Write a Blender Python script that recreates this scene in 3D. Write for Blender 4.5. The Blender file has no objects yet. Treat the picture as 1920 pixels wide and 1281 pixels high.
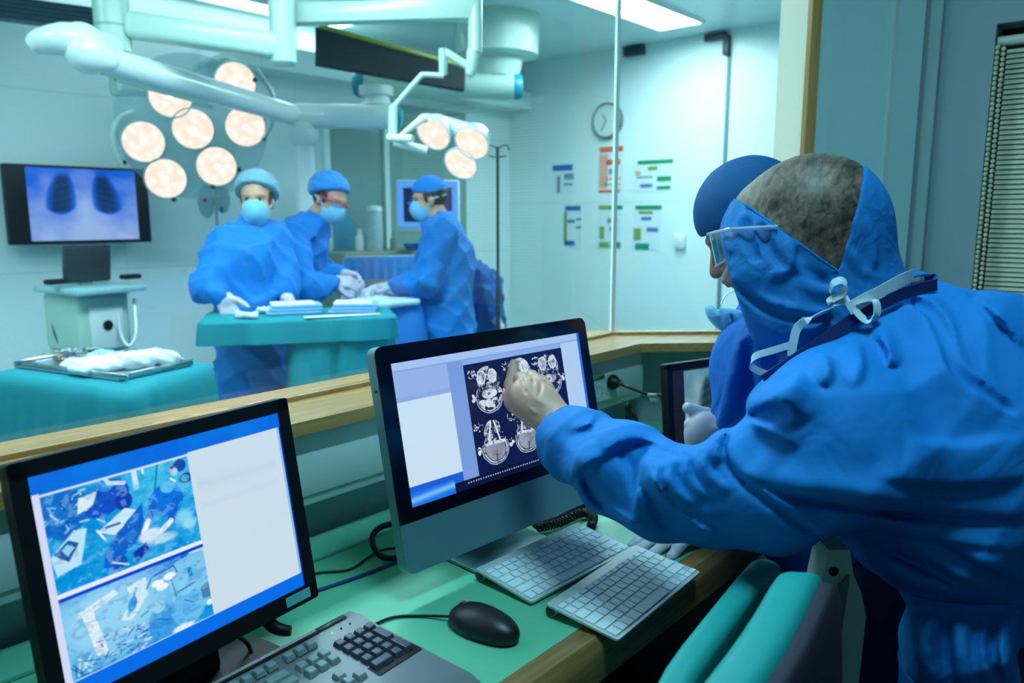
import bpy, bmesh, math, random
import numpy as np
from mathutils import Vector, Matrix

S = bpy.context.scene
COL = S.collection
random.seed(7)
RNG = np.random.default_rng(11)

# ------------------------------------------------------------------ camera
FPX, CX, CY = 1445.0, 960.0, 640.5          # focal length in pixels of the 1920 x 1281 frame
HEAD = math.radians(41.0)                    # heading: X runs along the window wall, Y into the theatre
PITCH = math.atan(235 / 1445.0)
CAMZ = 1.38
cd = bpy.data.cameras.new('camera')
cam = bpy.data.objects.new('camera', cd)
COL.objects.link(cam)
cam.location = (0, 0, CAMZ)
cam.rotation_euler = (math.pi / 2 - PITCH, 0, HEAD - math.pi / 2)
cd.sensor_width = 36.0
cd.lens = FPX / 1920 * 36.0
cd.clip_start = 0.05
cd.dof.use_dof = True
cd.dof.focus_distance = 1.28
cd.dof.aperture_fstop = 4.2
S.camera = cam

# ------------------------------------------------------------------ exposure and world
S.view_settings.view_transform = 'Standard'
S.view_settings.look = 'None'
S.view_settings.exposure = 0.0
S.view_settings.gamma = 1.0
S.view_settings.use_curve_mapping = False
w = bpy.data.worlds.new('world')
S.world = w
w.use_nodes = True
w.node_tree.nodes['Background'].inputs[0].default_value = (0.25, 0.6, 0.8, 1)
w.node_tree.nodes['Background'].inputs[1].default_value = 0.02

TROFFER = 30       # theatre ceiling lights
ROOM_FILL = 68.0      # unseen fill lamp added at the control-room ceiling
SURGICAL = 3.1

# ------------------------------------------------------------------ geometry helpers
def V3(*a): return np.array(a, float)
_f0 = V3(math.cos(HEAD), math.sin(HEAD), 0)
RT = V3(math.sin(HEAD), -math.cos(HEAD), 0)
UP = V3(0, 0, 1)
FW = _f0 * math.cos(PITCH) - UP * math.sin(PITCH)
CU = UP * math.cos(PITCH) + _f0 * math.sin(PITCH)
C0 = V3(0, 0, CAMZ)
def ray(x, y): return FW + RT * ((x - CX) / FPX) + CU * ((CY - y) / FPX)
def Q(x, y, d): return C0 + ray(x, y) * d
def onz(x, y, z):
    r = ray(x, y); return C0 + r * ((z - CAMZ) / r[2])
def ony(x, y, Y):
    r = ray(x, y); return C0 + r * (Y / r[1])
def onx(x, y, X):
    r = ray(x, y); return C0 + r * (X / r[0])
def unit(v):
    v = np.asarray(v, float); return v / max(np.linalg.norm(v), 1e-9)

def lin(c):
    c = np.asarray(c, float) / 255.0
    return np.where(c <= 0.04045, c / 12.92, ((c + 0.055) / 1.055) ** 2.4)

# ------------------------------------------------------------------ materials
MATS = {}
def mat(name, rgb, rough=0.5, metal=0.0, noise=0.0, nscale=20.0, bump=0.0, bscale=200.0, spec=0.5, emit=0.0, emit_rgb=None, coat=0.0, sheen=0.0, alpha=1.0):
    if name in MATS: return MATS[name]
    m = bpy.data.materials.new(name); m.use_nodes = True
    nt = m.node_tree; b = nt.nodes['Principled BSDF']
    col = (*lin(rgb), 1)
    b.inputs['Base Color'].default_value = col
    b.inputs['Roughness'].default_value = rough
    b.inputs['Metallic'].default_value = metal
    b.inputs['Specular IOR Level'].default_value = spec
    b.inputs['Coat Weight'].default_value = coat
    b.inputs['Sheen Weight'].default_value = sheen
    b.inputs['Alpha'].default_value = alpha
    if emit:
        b.inputs['Emission Color'].default_value = (*lin(emit_rgb or rgb), 1)
        b.inputs['Emission Strength'].default_value = emit
    if noise or bump:
        tc = nt.nodes.new('ShaderNodeTexCoord')
    if noise:
        n = nt.nodes.new('ShaderNodeTexNoise'); n.inputs['Scale'].default_value = nscale; n.inputs['Detail'].default_value = 4
        nt.links.new(tc.outputs['Object'], n.inputs['Vector'])
        mx = nt.nodes.new('ShaderNodeMix'); mx.data_type = 'RGBA'
        mx.inputs['A'].default_value = (*(lin(rgb) * (1 - noise)), 1)
        mx.inputs['B'].default_value = (*np.minimum(lin(rgb) * (1 + noise), 1), 1)
        nt.links.new(n.outputs['Fac'], mx.inputs['Factor'])
        nt.links.new(mx.outputs['Result'], b.inputs['Base Color'])
    if bump:
        n2 = nt.nodes.new('ShaderNodeTexNoise'); n2.inputs['Scale'].default_value = bscale; n2.inputs['Detail'].default_value = 3
        nt.links.new(tc.outputs['Object'], n2.inputs['Vector'])
        bp = nt.nodes.new('ShaderNodeBump'); bp.inputs['Strength'].default_value = bump; bp.inputs['Distance'].default_value = 0.002
        nt.links.new(n2.outputs['Fac'], bp.inputs['Height'])
        nt.links.new(bp.outputs['Normal'], b.inputs['Normal'])
    MATS[name] = m
    return m

def emat(name, rgb, strength):
    if name in MATS: return MATS[name]
    m = bpy.data.materials.new(name); m.use_nodes = True
    nt = m.node_tree; nt.nodes.clear()
    o = nt.nodes.new('ShaderNodeOutputMaterial'); e = nt.nodes.new('ShaderNodeEmission')
    e.inputs[0].default_value = (*lin(rgb), 1); e.inputs[1].default_value = strength
    nt.links.new(e.outputs[0], o.inputs[0])
    MATS[name] = m
    return m

def wood_mat(name, c1, c2, rough=0.4, axis=(1.0, 14.0, 14.0)):
    m = bpy.data.materials.new(name); m.use_nodes = True
    nt = m.node_tree; b = nt.nodes['Principled BSDF']
    tc = nt.nodes.new('ShaderNodeTexCoord'); mp = nt.nodes.new('ShaderNodeMapping')
    mp.inputs['Scale'].default_value = axis
    n = nt.nodes.new('ShaderNodeTexNoise'); n.inputs['Scale'].default_value = 5; n.inputs['Detail'].default_value = 6; n.inputs['Distortion'].default_value = 0.8
    r = nt.nodes.new('ShaderNodeValToRGB')
    r.color_ramp.elements[0].position = 0.3; r.color_ramp.elements[0].color = (*lin(c1), 1)
    r.color_ramp.elements[1].position = 0.7; r.color_ramp.elements[1].color = (*lin(c2), 1)
    nt.links.new(tc.outputs['Object'], mp.inputs['Vector']); nt.links.new(mp.outputs['Vector'], n.inputs['Vector'])
    nt.links.new(n.outputs['Fac'], r.inputs['Fac']); nt.links.new(r.outputs['Color'], b.inputs['Base Color'])
    b.inputs['Roughness'].default_value = rough
    return m

def glass_mat(name, tint=(1, 1, 1), refl=1.0, ior=1.5):
    m = bpy.data.materials.new(name); m.use_nodes = True
    nt = m.node_tree; nt.nodes.clear()
    o = nt.nodes.new('ShaderNodeOutputMaterial'); t = nt.nodes.new('ShaderNodeBsdfTransparent'); g = nt.nodes.new('ShaderNodeBsdfGlossy')
    t.inputs[0].default_value = (*tint, 1); g.inputs['Roughness'].default_value = 0.0
    lw = nt.nodes.new('ShaderNodeLayerWeight'); lw.inputs[0].default_value = 0.5      # facing = 1 - cos
    pw = nt.nodes.new('ShaderNodeMath'); pw.operation = 'POWER'; pw.inputs[1].default_value = 5.0
    ml = nt.nodes.new('ShaderNodeMath'); ml.operation = 'MULTIPLY_ADD'; ml.inputs[1].default_value = 0.96 * refl; ml.inputs[2].default_value = 0.04 * refl; ml.use_clamp = True
    nt.links.new(lw.outputs['Facing'], pw.inputs[0])
    mx = nt.nodes.new('ShaderNodeMixShader')
    nt.links.new(pw.outputs[0], ml.inputs[0]); nt.links.new(ml.outputs[0], mx.inputs[0])
    nt.links.new(t.outputs[0], mx.inputs[1]); nt.links.new(g.outputs[0], mx.inputs[2]); nt.links.new(mx.outputs[0], o.inputs[0])
    MATS[name] = m
    return m

# ------------------------------------------------------------------ objects
def tag(o, label=None, cat=None, group=None, kind=None):
    if label: o['label'] = label
    if cat: o['category'] = cat
    if group: o['group'] = group
    if kind: o['kind'] = kind
    return o
def thing(name, label, cat, loc=(0, 0, 0), group=None, rotz=0.0):
    o = bpy.data.objects.new(name, None); COL.objects.link(o)
    o.location = Vector([float(q) for q in loc]); o.rotation_euler = (0, 0, rotz); o.empty_display_size = 0.05
    return tag(o, label, cat, group)

class MB:
    """collects world-space shapes; build() links them as ONE mesh object"""
    def __init__(self): self.v = []; self.f = []; self.n = 0
    def add(self, verts, faces):
        verts = np.asarray(verts, float); k = self.n
        self.v.append(verts); self.n += len(verts)
        self.f.extend([tuple(int(i) + k for i in f) for f in faces])
        return self
    def box(self, c, s, ex=(1, 0, 0), ez=(0, 0, 1), bev=0.0, seg=2):
        ex = unit(ex); ez = np.asarray(ez, float); ez = unit(ez - ex * (ez @ ex)); ey = np.cross(ez, ex)
        bm = bmesh.new(); bmesh.ops.create_cube(bm, size=1.0)
        for v in bm.verts: v.co = Vector((v.co.x * s[0], v.co.y * s[1], v.co.z * s[2]))
        if bev > 0:
            bmesh.ops.bevel(bm, geom=list(bm.edges), offset=min(bev, min(s) * 0.49), segments=seg, affect='EDGES', profile=0.5)
        bm.verts.index_update()
        P = np.array([v.co[:] for v in bm.verts]); F = [[v.index for v in f.verts] for f in bm.faces]; bm.free()
        self.add(np.asarray(c, float) + P[:, :1] * ex + P[:, 1:2] * ey + P[:, 2:] * ez, F); return self
    def tube(self, pts, r, n=10, smooth=0, closed=False, flat=None):
        pts = [np.asarray(p, float) for p in pts]
        rr = list(r) if hasattr(r, '__len__') else [r] * len(pts)
        if smooth: pts, rr = catmull(pts, rr, smooth, closed)
        N = len(pts); P = np.array(pts)
        T = np.gradient(P, axis=0) if not closed else (np.roll(P, -1, 0) - np.roll(P, 1, 0))
        T = np.array([unit(t) for t in T])
        u = np.cross(T[0], (0, 0, 1) if abs(T[0][2]) < 0.9 else (1, 0, 0)); u = unit(u)
        out = []; ang = np.linspace(0, 2 * math.pi, n, endpoint=False)
        for i in range(N):
            u = unit(u - T[i] * (u @ T[i])); b = np.cross(T[i], u)
            ring = P[i] + rr[i] * (np.cos(ang)[:, None] * u + np.sin(ang)[:, None] * b)
            out.append(ring)
        F = []
        M = N if closed else N - 1
        for i in range(M):
            j = (i + 1) % N
            for k in range(n):
                F.append((i * n + k, i * n + (k + 1) % n, j * n + (k + 1) % n, j * n + k))
        if not closed:
            F.append(tuple(range(n - 1, -1, -1))); F.append(tuple((N - 1) * n + k for k in range(n)))
        self.add(np.vstack(out), F); return self
    def lathe(self, c, ax, prof, n=24, sx=1.0):
        """prof: list of (radius, height along ax)"""
        ax = unit(ax); u = unit(np.cross(ax, (0, 0, 1) if abs(ax[2]) < 0.9 else (1, 0, 0))); b = np.cross(ax, u)
        ang = np.linspace(0, 2 * math.pi, n, endpoint=False); out = []
        for r, h in prof:
            r = max(r, 1e-5)
            out.append(np.asarray(c, float) + ax * h + r * (np.cos(ang)[:, None] * u + np.sin(ang)[:, None] * b))
        F = []
        for i in range(len(prof) - 1):
            for k in range(n): F.append((i * n + k, i * n + (k + 1) % n, (i + 1) * n + (k + 1) % n, (i + 1) * n + k))
        F.append(tuple(range(n - 1, -1, -1))); F.append(tuple((len(prof) - 1) * n + k for k in range(n)))
        self.add(np.vstack(out), F); return self
    def prism(self, o, e1, e2, poly, depth, e3=None):
        """poly in (e1, e2) plane at o, extruded by depth along e3 (default e1 x e2)"""
        e1 = unit(e1); e2 = unit(e2); e3 = np.cross(e1, e2) if e3 is None else unit(e3)
        a = [np.asarray(o, float) + e1 * p + e2 * q for p, q in poly]; n = len(a)
        v = a + [p + e3 * depth for p in a]
        F = [tuple(range(n - 1, -1, -1)), tuple(range(n, 2 * n))] + [(i, (i + 1) % n, n + (i + 1) % n, n + i) for i in range(n)]
        self.add(v, F); return self
    def ribbon(self, pts, wdir, width, thick=0.0012, smooth=6):
        """a flat band with thickness along pts; wdir = width directions (one or per point)"""
        pts = [np.asarray(p, float) for p in pts]
        wd = [np.asarray(wdir, float)] * len(pts) if np.ndim(wdir) == 1 else [np.asarray(q, float) for q in wdir]
        if smooth:
            p2, _ = catmull(pts, [1] * len(pts), smooth); w2, _ = catmull(wd, [1] * len(pts), smooth); pts, wd = p2, w2
        P = np.array(pts); T = np.gradient(P, axis=0); v = []
        for i in range(len(P)):
            t = unit(T[i]); ww = unit(wd[i] - t * (wd[i] @ t)); nn = np.cross(t, ww)
            for a, b in ((-1, -1), (1, -1), (1, 1), (-1, 1)): v.append(P[i] + ww * a * width / 2 + nn * b * thick / 2)
        F = []
        for i in range(len(P) - 1):
            for k in range(4): F.append((i * 4 + k, i * 4 + (k + 1) % 4, (i + 1) * 4 + (k + 1) % 4, (i + 1) * 4 + k))
        F.append((3, 2, 1, 0)); m = (len(P) - 1) * 4; F.append((m, m + 1, m + 2, m + 3))
        self.add(v, F); return self
    def build(self, name, m, parent=None, smooth=True, angle=40, origin=None):
        v = np.vstack(self.v)
        org = np.zeros(3)
        if parent is not None:
            org = np.array(parent_world(parent))
        elif origin is not None: org = np.asarray(origin, float)
        else: org = np.array([(v[:, 0].min() + v[:, 0].max()) / 2, (v[:, 1].min() + v[:, 1].max()) / 2, v[:, 2].min()])
        me = bpy.data.meshes.new(name)
        me.from_pydata((v - org).tolist(), [], self.f); me.validate(); me.update()
        return finish(name, me, m, parent, org, smooth, angle)

def parent_world(p):
    o = np.zeros(3)
    while p is not None:
        o = o + np.array(p.location[:]); p = p.parent
    return o

def finish(name, me, m, parent, org, smooth=True, angle=40, fix=True):
    if fix:
        bm = bmesh.new(); bm.from_mesh(me); bmesh.ops.recalc_face_normals(bm, faces=bm.faces)
        if smooth and angle < 180:
            for e in bm.edges:
                e.smooth = not (len(e.link_faces) == 2 and e.calc_face_angle(0) > math.radians(angle))
        bm.to_mesh(me); bm.free()
    for ms in (m if isinstance(m, (list, tuple)) else [m]): me.materials.append(ms)
    if smooth: me.polygons.foreach_set('use_smooth', [True] * len(me.polygons))
    o = bpy.data.objects.new(name, me); COL.objects.link(o)
    if parent is not None: o.parent = parent
    else: o.location = Vector(org.tolist())
    return o

def catmull(pts, rr, k, closed=False):
    n = len(pts); op = []; orr = []
    rng = range(n) if closed else range(n - 1)
    for i in rng:
        if closed: a, b, c, d = pts[i - 1], pts[i], pts[(i + 1) % n], pts[(i + 2) % n]
        else: a, b, c, d = pts[max(i - 1, 0)], pts[i], pts[i + 1], pts[min(i + 2, n - 1)]
        r0, r1 = rr[i], rr[(i + 1) % n]
        for s in range(k):
            t = s / k
            op.append(0.5 * (2 * b + (c - a) * t + (2 * a - 5 * b + 4 * c - d) * t * t + (3 * b - a - 3 * c + d) * t ** 3))
            orr.append(r0 + (r1 - r0) * t)
    if not closed: op.append(pts[-1]); orr.append(rr[-1])
    return op, orr

def rrect(w, h, r, n=5, x0=0.0, y0=0.0):
    """rounded rectangle outline with its lower-left corner at x0, y0"""
    out = []
    for cx, cy, a0 in ((x0 + w - r, y0 + r, -90), (x0 + w - r, y0 + h - r, 0), (x0 + r, y0 + h - r, 90), (x0 + r, y0 + r, 180)):
        for i in range(n + 1):
            a = math.radians(a0 + 90 * i / n); out.append((cx + r * math.cos(a), cy + r * math.sin(a)))
    return out

def struct(name, mb, m, label=None, **k):
    k.setdefault('smooth', False)
    o = mb.build(name, m, None, **k); o['kind'] = 'structure'
    if label: o['label'] = label
    return o

# ------------------------------------------------------------------ signed distance modelling
class Field:
    """a smooth solid: primitives joined with a soft minimum on a grid, meshed with surface nets"""
    def __init__(self, lo, hi, h):
        self.lo = np.asarray(lo, float); self.h = h
        self.n = np.maximum(np.ceil((np.asarray(hi, float) - self.lo) / h).astype(int) + 1, 4)
        self.d = np.full(self.n, 1.0, np.float32)
    def sub(self, lo, hi):
        a = np.clip(np.floor((lo - self.lo) / self.h).astype(int), 0, self.n); b = np.clip(np.ceil((hi - self.lo) / self.h).astype(int) + 1, 0, self.n)
        if np.any(b <= a): return None
        sl = tuple(slice(int(a[i]), int(b[i])) for i in range(3))
        ax = [np.arange(a[i], b[i]) * self.h + self.lo[i] for i in range(3)]
        return sl, ax[0][:, None, None], ax[1][None, :, None], ax[2][None, None, :]
    def put(self, sl, e, k, op='u'):
        d = self.d[sl]
        if op == 'u':
            hh = np.clip(0.5 + 0.5 * (d - e) / k, 0, 1); r = d * (1 - hh) + e * hh - k * hh * (1 - hh)
        elif op == 's':                                 # subtract
            hh = np.clip(0.5 - 0.5 * (d + e) / k, 0, 1); r = d * (1 - hh) - e * hh + k * hh * (1 - hh)
        else:                                           # intersect
            hh = np.clip(0.5 - 0.5 * (d - e) / k, 0, 1); r = d * (1 - hh) + e * hh + k * hh * (1 - hh)
        self.d[sl] = r
    def cone(self, a, b, ra, rb, k=0.02, op='u', flat=None, fk=1.0):
        a = np.asarray(a, float); b = np.asarray(b, float); R = max(ra, rb) * max(1, 1 / fk if flat is not None else 1) + k + 4 * self.h
        if flat is not None: R *= 1.6
        g = self.sub(np.minimum(a, b) - R, np.maximum(a, b) + R)
        if g is None: return self
        sl, X, Y, Z = g; ba = b - a; L2 = max(ba @ ba, 1e-12)
        px, py, pz = X - a[0], Y - a[1], Z - a[2]
        t = np.clip((px * ba[0] + py * ba[1] + pz * ba[2]) / L2, 0, 1)
        qx, qy, qz = px - t * ba[0], py - t * ba[1], pz - t * ba[2]
        if flat is not None:                            # squash across direction flat: radius there is fk times smaller
            n = unit(flat); s = (qx * n[0] + qy * n[1] + qz * n[2]) * (1 / fk - 1)
            qx, qy, qz = qx + s * n[0], qy + s * n[1], qz + s * n[2]
        e = np.sqrt(qx * qx + qy * qy + qz * qz) - (ra + (rb - ra) * t)
        if flat is not None: e = e * (0.5 + 0.5 * fk)
        self.put(sl, e.astype(np.float32), k, op); return self
    def chain(self, pts, k=0.02, op='u', **kw):
        for (a, ra), (b, rb) in zip(pts[:-1], pts[1:]): self.cone(a, b, ra, rb, k, op, **kw)
        return self
    def ell(self, c, r, ax=None, k=0.02, op='u'):
        c = np.asarray(c, float); r = np.asarray(r, float); R = r.max() + k + 4 * self.h
        g = self.sub(c - R, c + R)
        if g is None: return self
        sl, X, Y, Z = g
        A = np.eye(3) if ax is None else np.asarray(ax, float)
        p = [(X - c[0]) * A[i][0] + (Y - c[1]) * A[i][1] + (Z - c[2]) * A[i][2] for i in range(3)]
        k0 = np.sqrt(sum((p[i] / r[i]) ** 2 for i in range(3))); k1 = np.sqrt(sum((p[i] / r[i] ** 2) ** 2 for i in range(3))) + 1e-9
        self.put(sl, (k0 * (k0 - 1) / k1).astype(np.float32), k, op); return self
    def half(self, o, n, k=0.004):
        """keep the side of the plane that n points away from"""
        g = self.sub(self.lo, self.lo + self.n * self.h); sl, X, Y, Z = g; n = unit(n); o = np.asarray(o, float)
        self.put(sl, ((X - o[0]) * n[0] + (Y - o[1]) * n[1] + (Z - o[2]) * n[2]).astype(np.float32), k, 'i'); return self
    def warp(self, fn):
        g = self.sub(self.lo, self.lo + self.n * self.h); sl, X, Y, Z = g
        near = np.abs(self.d) < 0.08
        self.d = np.where(near, self.d + fn(X, Y, Z).astype(np.float32), self.d); return self
    def copy(self, grow=0.0):
        f = Field.__new__(Field); f.lo = self.lo.copy(); f.h = self.h; f.n = self.n.copy(); f.d = self.d - np.float32(grow); return f
    def mesh(self):
        d = np.pad(self.d, 1, constant_values=1.0); lo = self.lo - self.h; h = self.h
        ins = d < 0; nx, ny, nz = d.shape
        cnt = np.zeros((nx - 1, ny - 1, nz - 1), np.int8)
        cs = [(i, j, k) for i in (0, 1) for j in (0, 1) for k in (0, 1)]
        for i, j, k in cs: cnt += ins[i:nx - 1 + i, j:ny - 1 + j, k:nz - 1 + k]
        act = (cnt > 0) & (cnt < 8); I = np.argwhere(act)
        idx = np.full(act.shape, -1, np.int64); idx[act] = np.arange(len(I))
        val = np.stack([d[I[:, 0] + i, I[:, 1] + j, I[:, 2] + k] for i, j, k in cs], 1).astype(float)
        acc = np.zeros((len(I), 3)); num = np.zeros(len(I)); co = np.array(cs, float)
        for a in range(8):
            for b in range(a + 1, 8):
                if np.abs(co[a] - co[b]).sum() != 1: continue
                s = (val[:, a] < 0) != (val[:, b] < 0); t = val[s, a] / (val[s, a] - val[s, b])
                acc[s] += co[a] + t[:, None] * (co[b] - co[a]); num[s] += 1
        verts = lo + h * (I + acc / num[:, None])
        F = []
        for ax in range(3):
            sh = [slice(None)] * 3; s2 = [slice(None)] * 3
            sh[ax] = slice(0, -1); s2[ax] = slice(1, None)
            a = ins[tuple(sh)]; b = ins[tuple(s2)]; e = np.argwhere(a != b)
            o1, o2 = [(1, 2), (2, 0), (0, 1)][ax]
            e = e[(e[:, o1] > 0) & (e[:, o2] > 0)]
            e = e[(e[:, o1] < d.shape[o1] - 1) & (e[:, o2] < d.shape[o2] - 1)]
            q = []
            for da, db in ((-1, -1), (0, -1), (0, 0), (-1, 0)):
                c = e.copy(); c[:, o1] += da; c[:, o2] += db; q.append(idx[c[:, 0], c[:, 1], c[:, 2]])
            q = np.stack(q, 1); fl = ~a[e[:, 0], e[:, 1], e[:, 2]]
            q[fl] = q[fl][:, ::-1]; F.append(q)
        F = np.vstack(F)
        return verts, F[(F >= 0).all(1)]
    def build(self, name, m, parent=None, relax=1):
        v, f = self.mesh()
        if relax:
            e = np.vstack([f[:, [0, 1]], f[:, [1, 2]], f[:, [2, 3]], f[:, [3, 0]]])
            for _ in range(relax):
                s = np.zeros_like(v); c = np.zeros(len(v))
                np.add.at(s, e[:, 0], v[e[:, 1]]); np.add.at(c, e[:, 0], 1); np.add.at(s, e[:, 1], v[e[:, 0]]); np.add.at(c, e[:, 1], 1)
                v = 0.5 * v + 0.5 * s / np.maximum(c, 1)[:, None]
        org = parent_world(parent) if parent is not None else np.array([(v[:, 0].min() + v[:, 0].max()) / 2, (v[:, 1].min() + v[:, 1].max()) / 2, v[:, 2].min()])
        me = bpy.data.meshes.new(name)
        v = v - org
        me.vertices.add(len(v)); me.vertices.foreach_set('co', v.astype(np.float32).ravel())
        me.loops.add(len(f) * 4); me.loops.foreach_set('vertex_index', f.astype(np.int32).ravel())
        me.polygons.add(len(f)); me.polygons.foreach_set('loop_start', np.arange(0, len(f) * 4, 4, dtype=np.int32))
        me.update(calc_edges=True); me.validate()
        return finish(name, me, m, parent, org, True, 180, fix=False)

def vnoise(shape, cells, seed=0, octs=4, gain=0.5):
    r = np.random.default_rng(seed); out = np.zeros(shape); amp = 1.0; tot = 0
    for o in range(octs):
        gy, gx = max(2, int(cells[0] * 2 ** o)), max(2, int(cells[1] * 2 ** o))
        g = r.random((gy + 2, gx + 2)); y = np.linspace(0, gy, shape[0]); x = np.linspace(0, gx, shape[1])
        yi = np.minimum(y.astype(int), gy - 1); xi = np.minimum(x.astype(int), gx - 1)
        fy = (y - yi)[:, None]; fx = (x - xi)[None, :]; fy = fy * fy * (3 - 2 * fy); fx = fx * fx * (3 - 2 * fx)
        v = g[yi][:, xi] * (1 - fy) * (1 - fx) + g[yi + 1][:, xi] * fy * (1 - fx) + g[yi][:, xi + 1] * (1 - fy) * fx + g[yi + 1][:, xi + 1] * fy * fx
        out += amp * v; tot += amp; amp *= gain
    return out / tot
# ================================================================== THE SETTING
CEIL = 2.8; WX = 5.83; WY = 5.1; LX = -1.6          # theatre: ceiling, right wall, back wall, left wall
GY = 1.30                                            # plane of the observation glass
K1 = V3(1.972, 1.31, 0); K2 = V3(2.372, 0.91, 0)     # corner where the panes meet, far end of the angled pane
EW = unit(K2 - K1); NW = V3(EW[1], -EW[0], 0) * -1   # along the angled pane, its normal towards the theatre
RW = 2.66                                            # control-room right wall

def tile_wall_mat(name, rgb, sx, sz, seam=0.006, dark=0.86, rough=0.35):
    """wall panels with fine seams; seams follow object coordinates"""
    m = bpy.data.materials.new(name); m.use_nodes = True
    nt = m.node_tree; b = nt.nodes['Principled BSDF']; b.inputs['Roughness'].default_value = rough
    tc = nt.nodes.new('ShaderNodeTexCoord'); br = nt.nodes.new('ShaderNodeTexBrick'); mp = nt.nodes.new('ShaderNodeMapping')
    br.offset = 0; br.squash = 1
    br.inputs['Color1'].default_value = (*lin(rgb), 1); br.inputs['Color2'].default_value = (*lin(rgb) * 0.985, 1)
    br.inputs['Mortar'].default_value = (*lin(rgb) * dark, 1)
    br.inputs['Scale'].default_value = 1.0; br.inputs['Mortar Size'].default_value = seam
    br.inputs['Brick Width'].default_value = sx; br.inputs['Row Height'].default_value = sz
    nt.links.new(tc.outputs['Object'], mp.inputs['Vector']); nt.links.new(mp.outputs['Vector'], br.inputs['Vector'])
    nt.links.new(br.outputs['Color'], b.inputs['Base Color'])
    return m, mp

M_or, mp_ = tile_wall_mat('theatre wall', (220, 240, 238), 1.3, 1.05); mp_.inputs['Rotation'].default_value = (math.pi / 2, 0, 0)
M_or2, mp_ = tile_wall_mat('theatre side wall', (220, 240, 238), 1.5, 1.05); mp_.inputs['Rotation'].default_value = (math.pi / 2, 0, math.pi / 2)
M_ceil, mp_ = tile_wall_mat('theatre ceiling', (200, 226, 226), 1.2, 0.6, 0.004, 0.9)
M_floor = mat('theatre floor', (120, 170, 175), 0.3, noise=0.08, nscale=6)
M_cfloor = mat('control floor', (46, 50, 66), 0.6, noise=0.1, nscale=10)
M_cwall = mat('control wall', (150, 178, 180), 0.55, noise=0.02, nscale=4)
M_jamb = mat('jamb paint', (186, 226, 226), 0.5, noise=0.02, nscale=4)
M_cwall_side = mat('side wall paint', (146, 168, 176), 0.6, noise=0.02, nscale=4)
M_trunk = mat('trunking plastic', (196, 216, 214), 0.4)
M_wood = wood_mat('sill wood', (174, 128, 74), (200, 156, 98), 0.26)
M_woodv = wood_mat('frame wood', (176, 130, 72), (204, 160, 100), 0.35, (14.0, 14.0, 1.0))
M_desk = mat('desk laminate', (98, 186, 148), 0.38, noise=0.03, nscale=60, bump=0.05, bscale=900)
M_edge = wood_mat('desk edge wood', (120, 92, 52), (158, 122, 70), 0.35)
M_white = mat('white enamel', (226, 236, 232), 0.3)
M_black = mat('black plastic', (16, 15, 20), 0.5, spec=0.25, noise=0.1, nscale=300, bump=0.06, bscale=1500)
M_dark = mat('dark metal', (40, 48, 56), 0.45)
M_steel = mat('steel', (170, 182, 188), 0.3, metal=1.0)
M_alu = mat('brushed aluminium', (104, 146, 154), 0.4, metal=0.35, noise=0.02, nscale=400)
M_glass = glass_mat('window glass', (0.97, 0.99, 0.985), 1.5)
M_teal = mat('teal drape', (0, 134, 146), 0.8, noise=0.06, nscale=25)
M_tealplastic = mat('teal plastic', (0, 140, 160), 0.4)
M_pane_edge = mat('glass joint', (225, 240, 236), 0.4, emit=0.0)

# theatre shell
struct('floor', MB().box((2.1, 3.2, -0.05), (7.6, 4.2, 0.1)), M_floor)
struct('ceiling', MB().box((2.1, 3.2, CEIL + 0.05), (7.6, 4.2, 0.1)), M_ceil)
struct('wall_back', MB().box(((LX + WX) / 2, WY + 0.05, CEIL / 2), (WX - LX + 0.2, 0.1, CEIL)), M_or)
struct('wall_right', MB().box((WX + 0.05, 3.0, CEIL / 2), (0.1, 4.4, CEIL)), M_or2)
struct('wall_left', MB().box((LX - 0.05, 3.2, CEIL / 2), (0.1, 4.0, CEIL)), M_or2)
struct('wall_south', MB().box((4.25, 0.88, CEIL / 2), (3.36, 0.1, CEIL)), M_or)
# control room shell
struct('floor_control', MB().box((0.6, -0.5, -0.05), (5.0, 3.8, 0.1)), M_cfloor)
struct('ceiling_control', MB().box((0.6, -0.5, CEIL + 0.05), (5.0, 3.6, 0.1)), M_cwall)
struct('wall_rear', MB().box((0.5, -2.25, CEIL / 2), (4.6, 0.1, CEIL)), M_cwall_side)
struct('wall_far_left', MB().box((LX - 0.05, -0.5, CEIL / 2), (0.1, 3.5, CEIL)), M_cwall_side)
# wall below the observation window (main run, then the angled run)
struct('wall_window', MB().box(((LX + 1.97) / 2, 1.325, 0.495), (1.97 - LX, 0.15, 0.99)), M_cwall)
b = MB()
pa = K1 - NW * 0.02; pb = K2 - NW * 0.02
b.prism(pa, EW, UP, [(-0.05, 0), (0.57, 0), (0.57, 0.99), (-0.05, 0.99)], 0.12, e3=NW)
struct('wall_angled', b, M_cwall)
# wall header above the glass
struct('wall_header', MB().box(((LX + 1.97) / 2, 1.35, 2.70), (1.97 - LX, 0.12, 0.2)), M_cwall)
b = MB(); b.prism(K1, EW, UP, [(0, 2.6), (0.45, 2.6), (0.45, CEIL), (0, CEIL)], 0.1, e3=NW)
struct('wall_header_angled', b, M_cwall)

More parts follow.
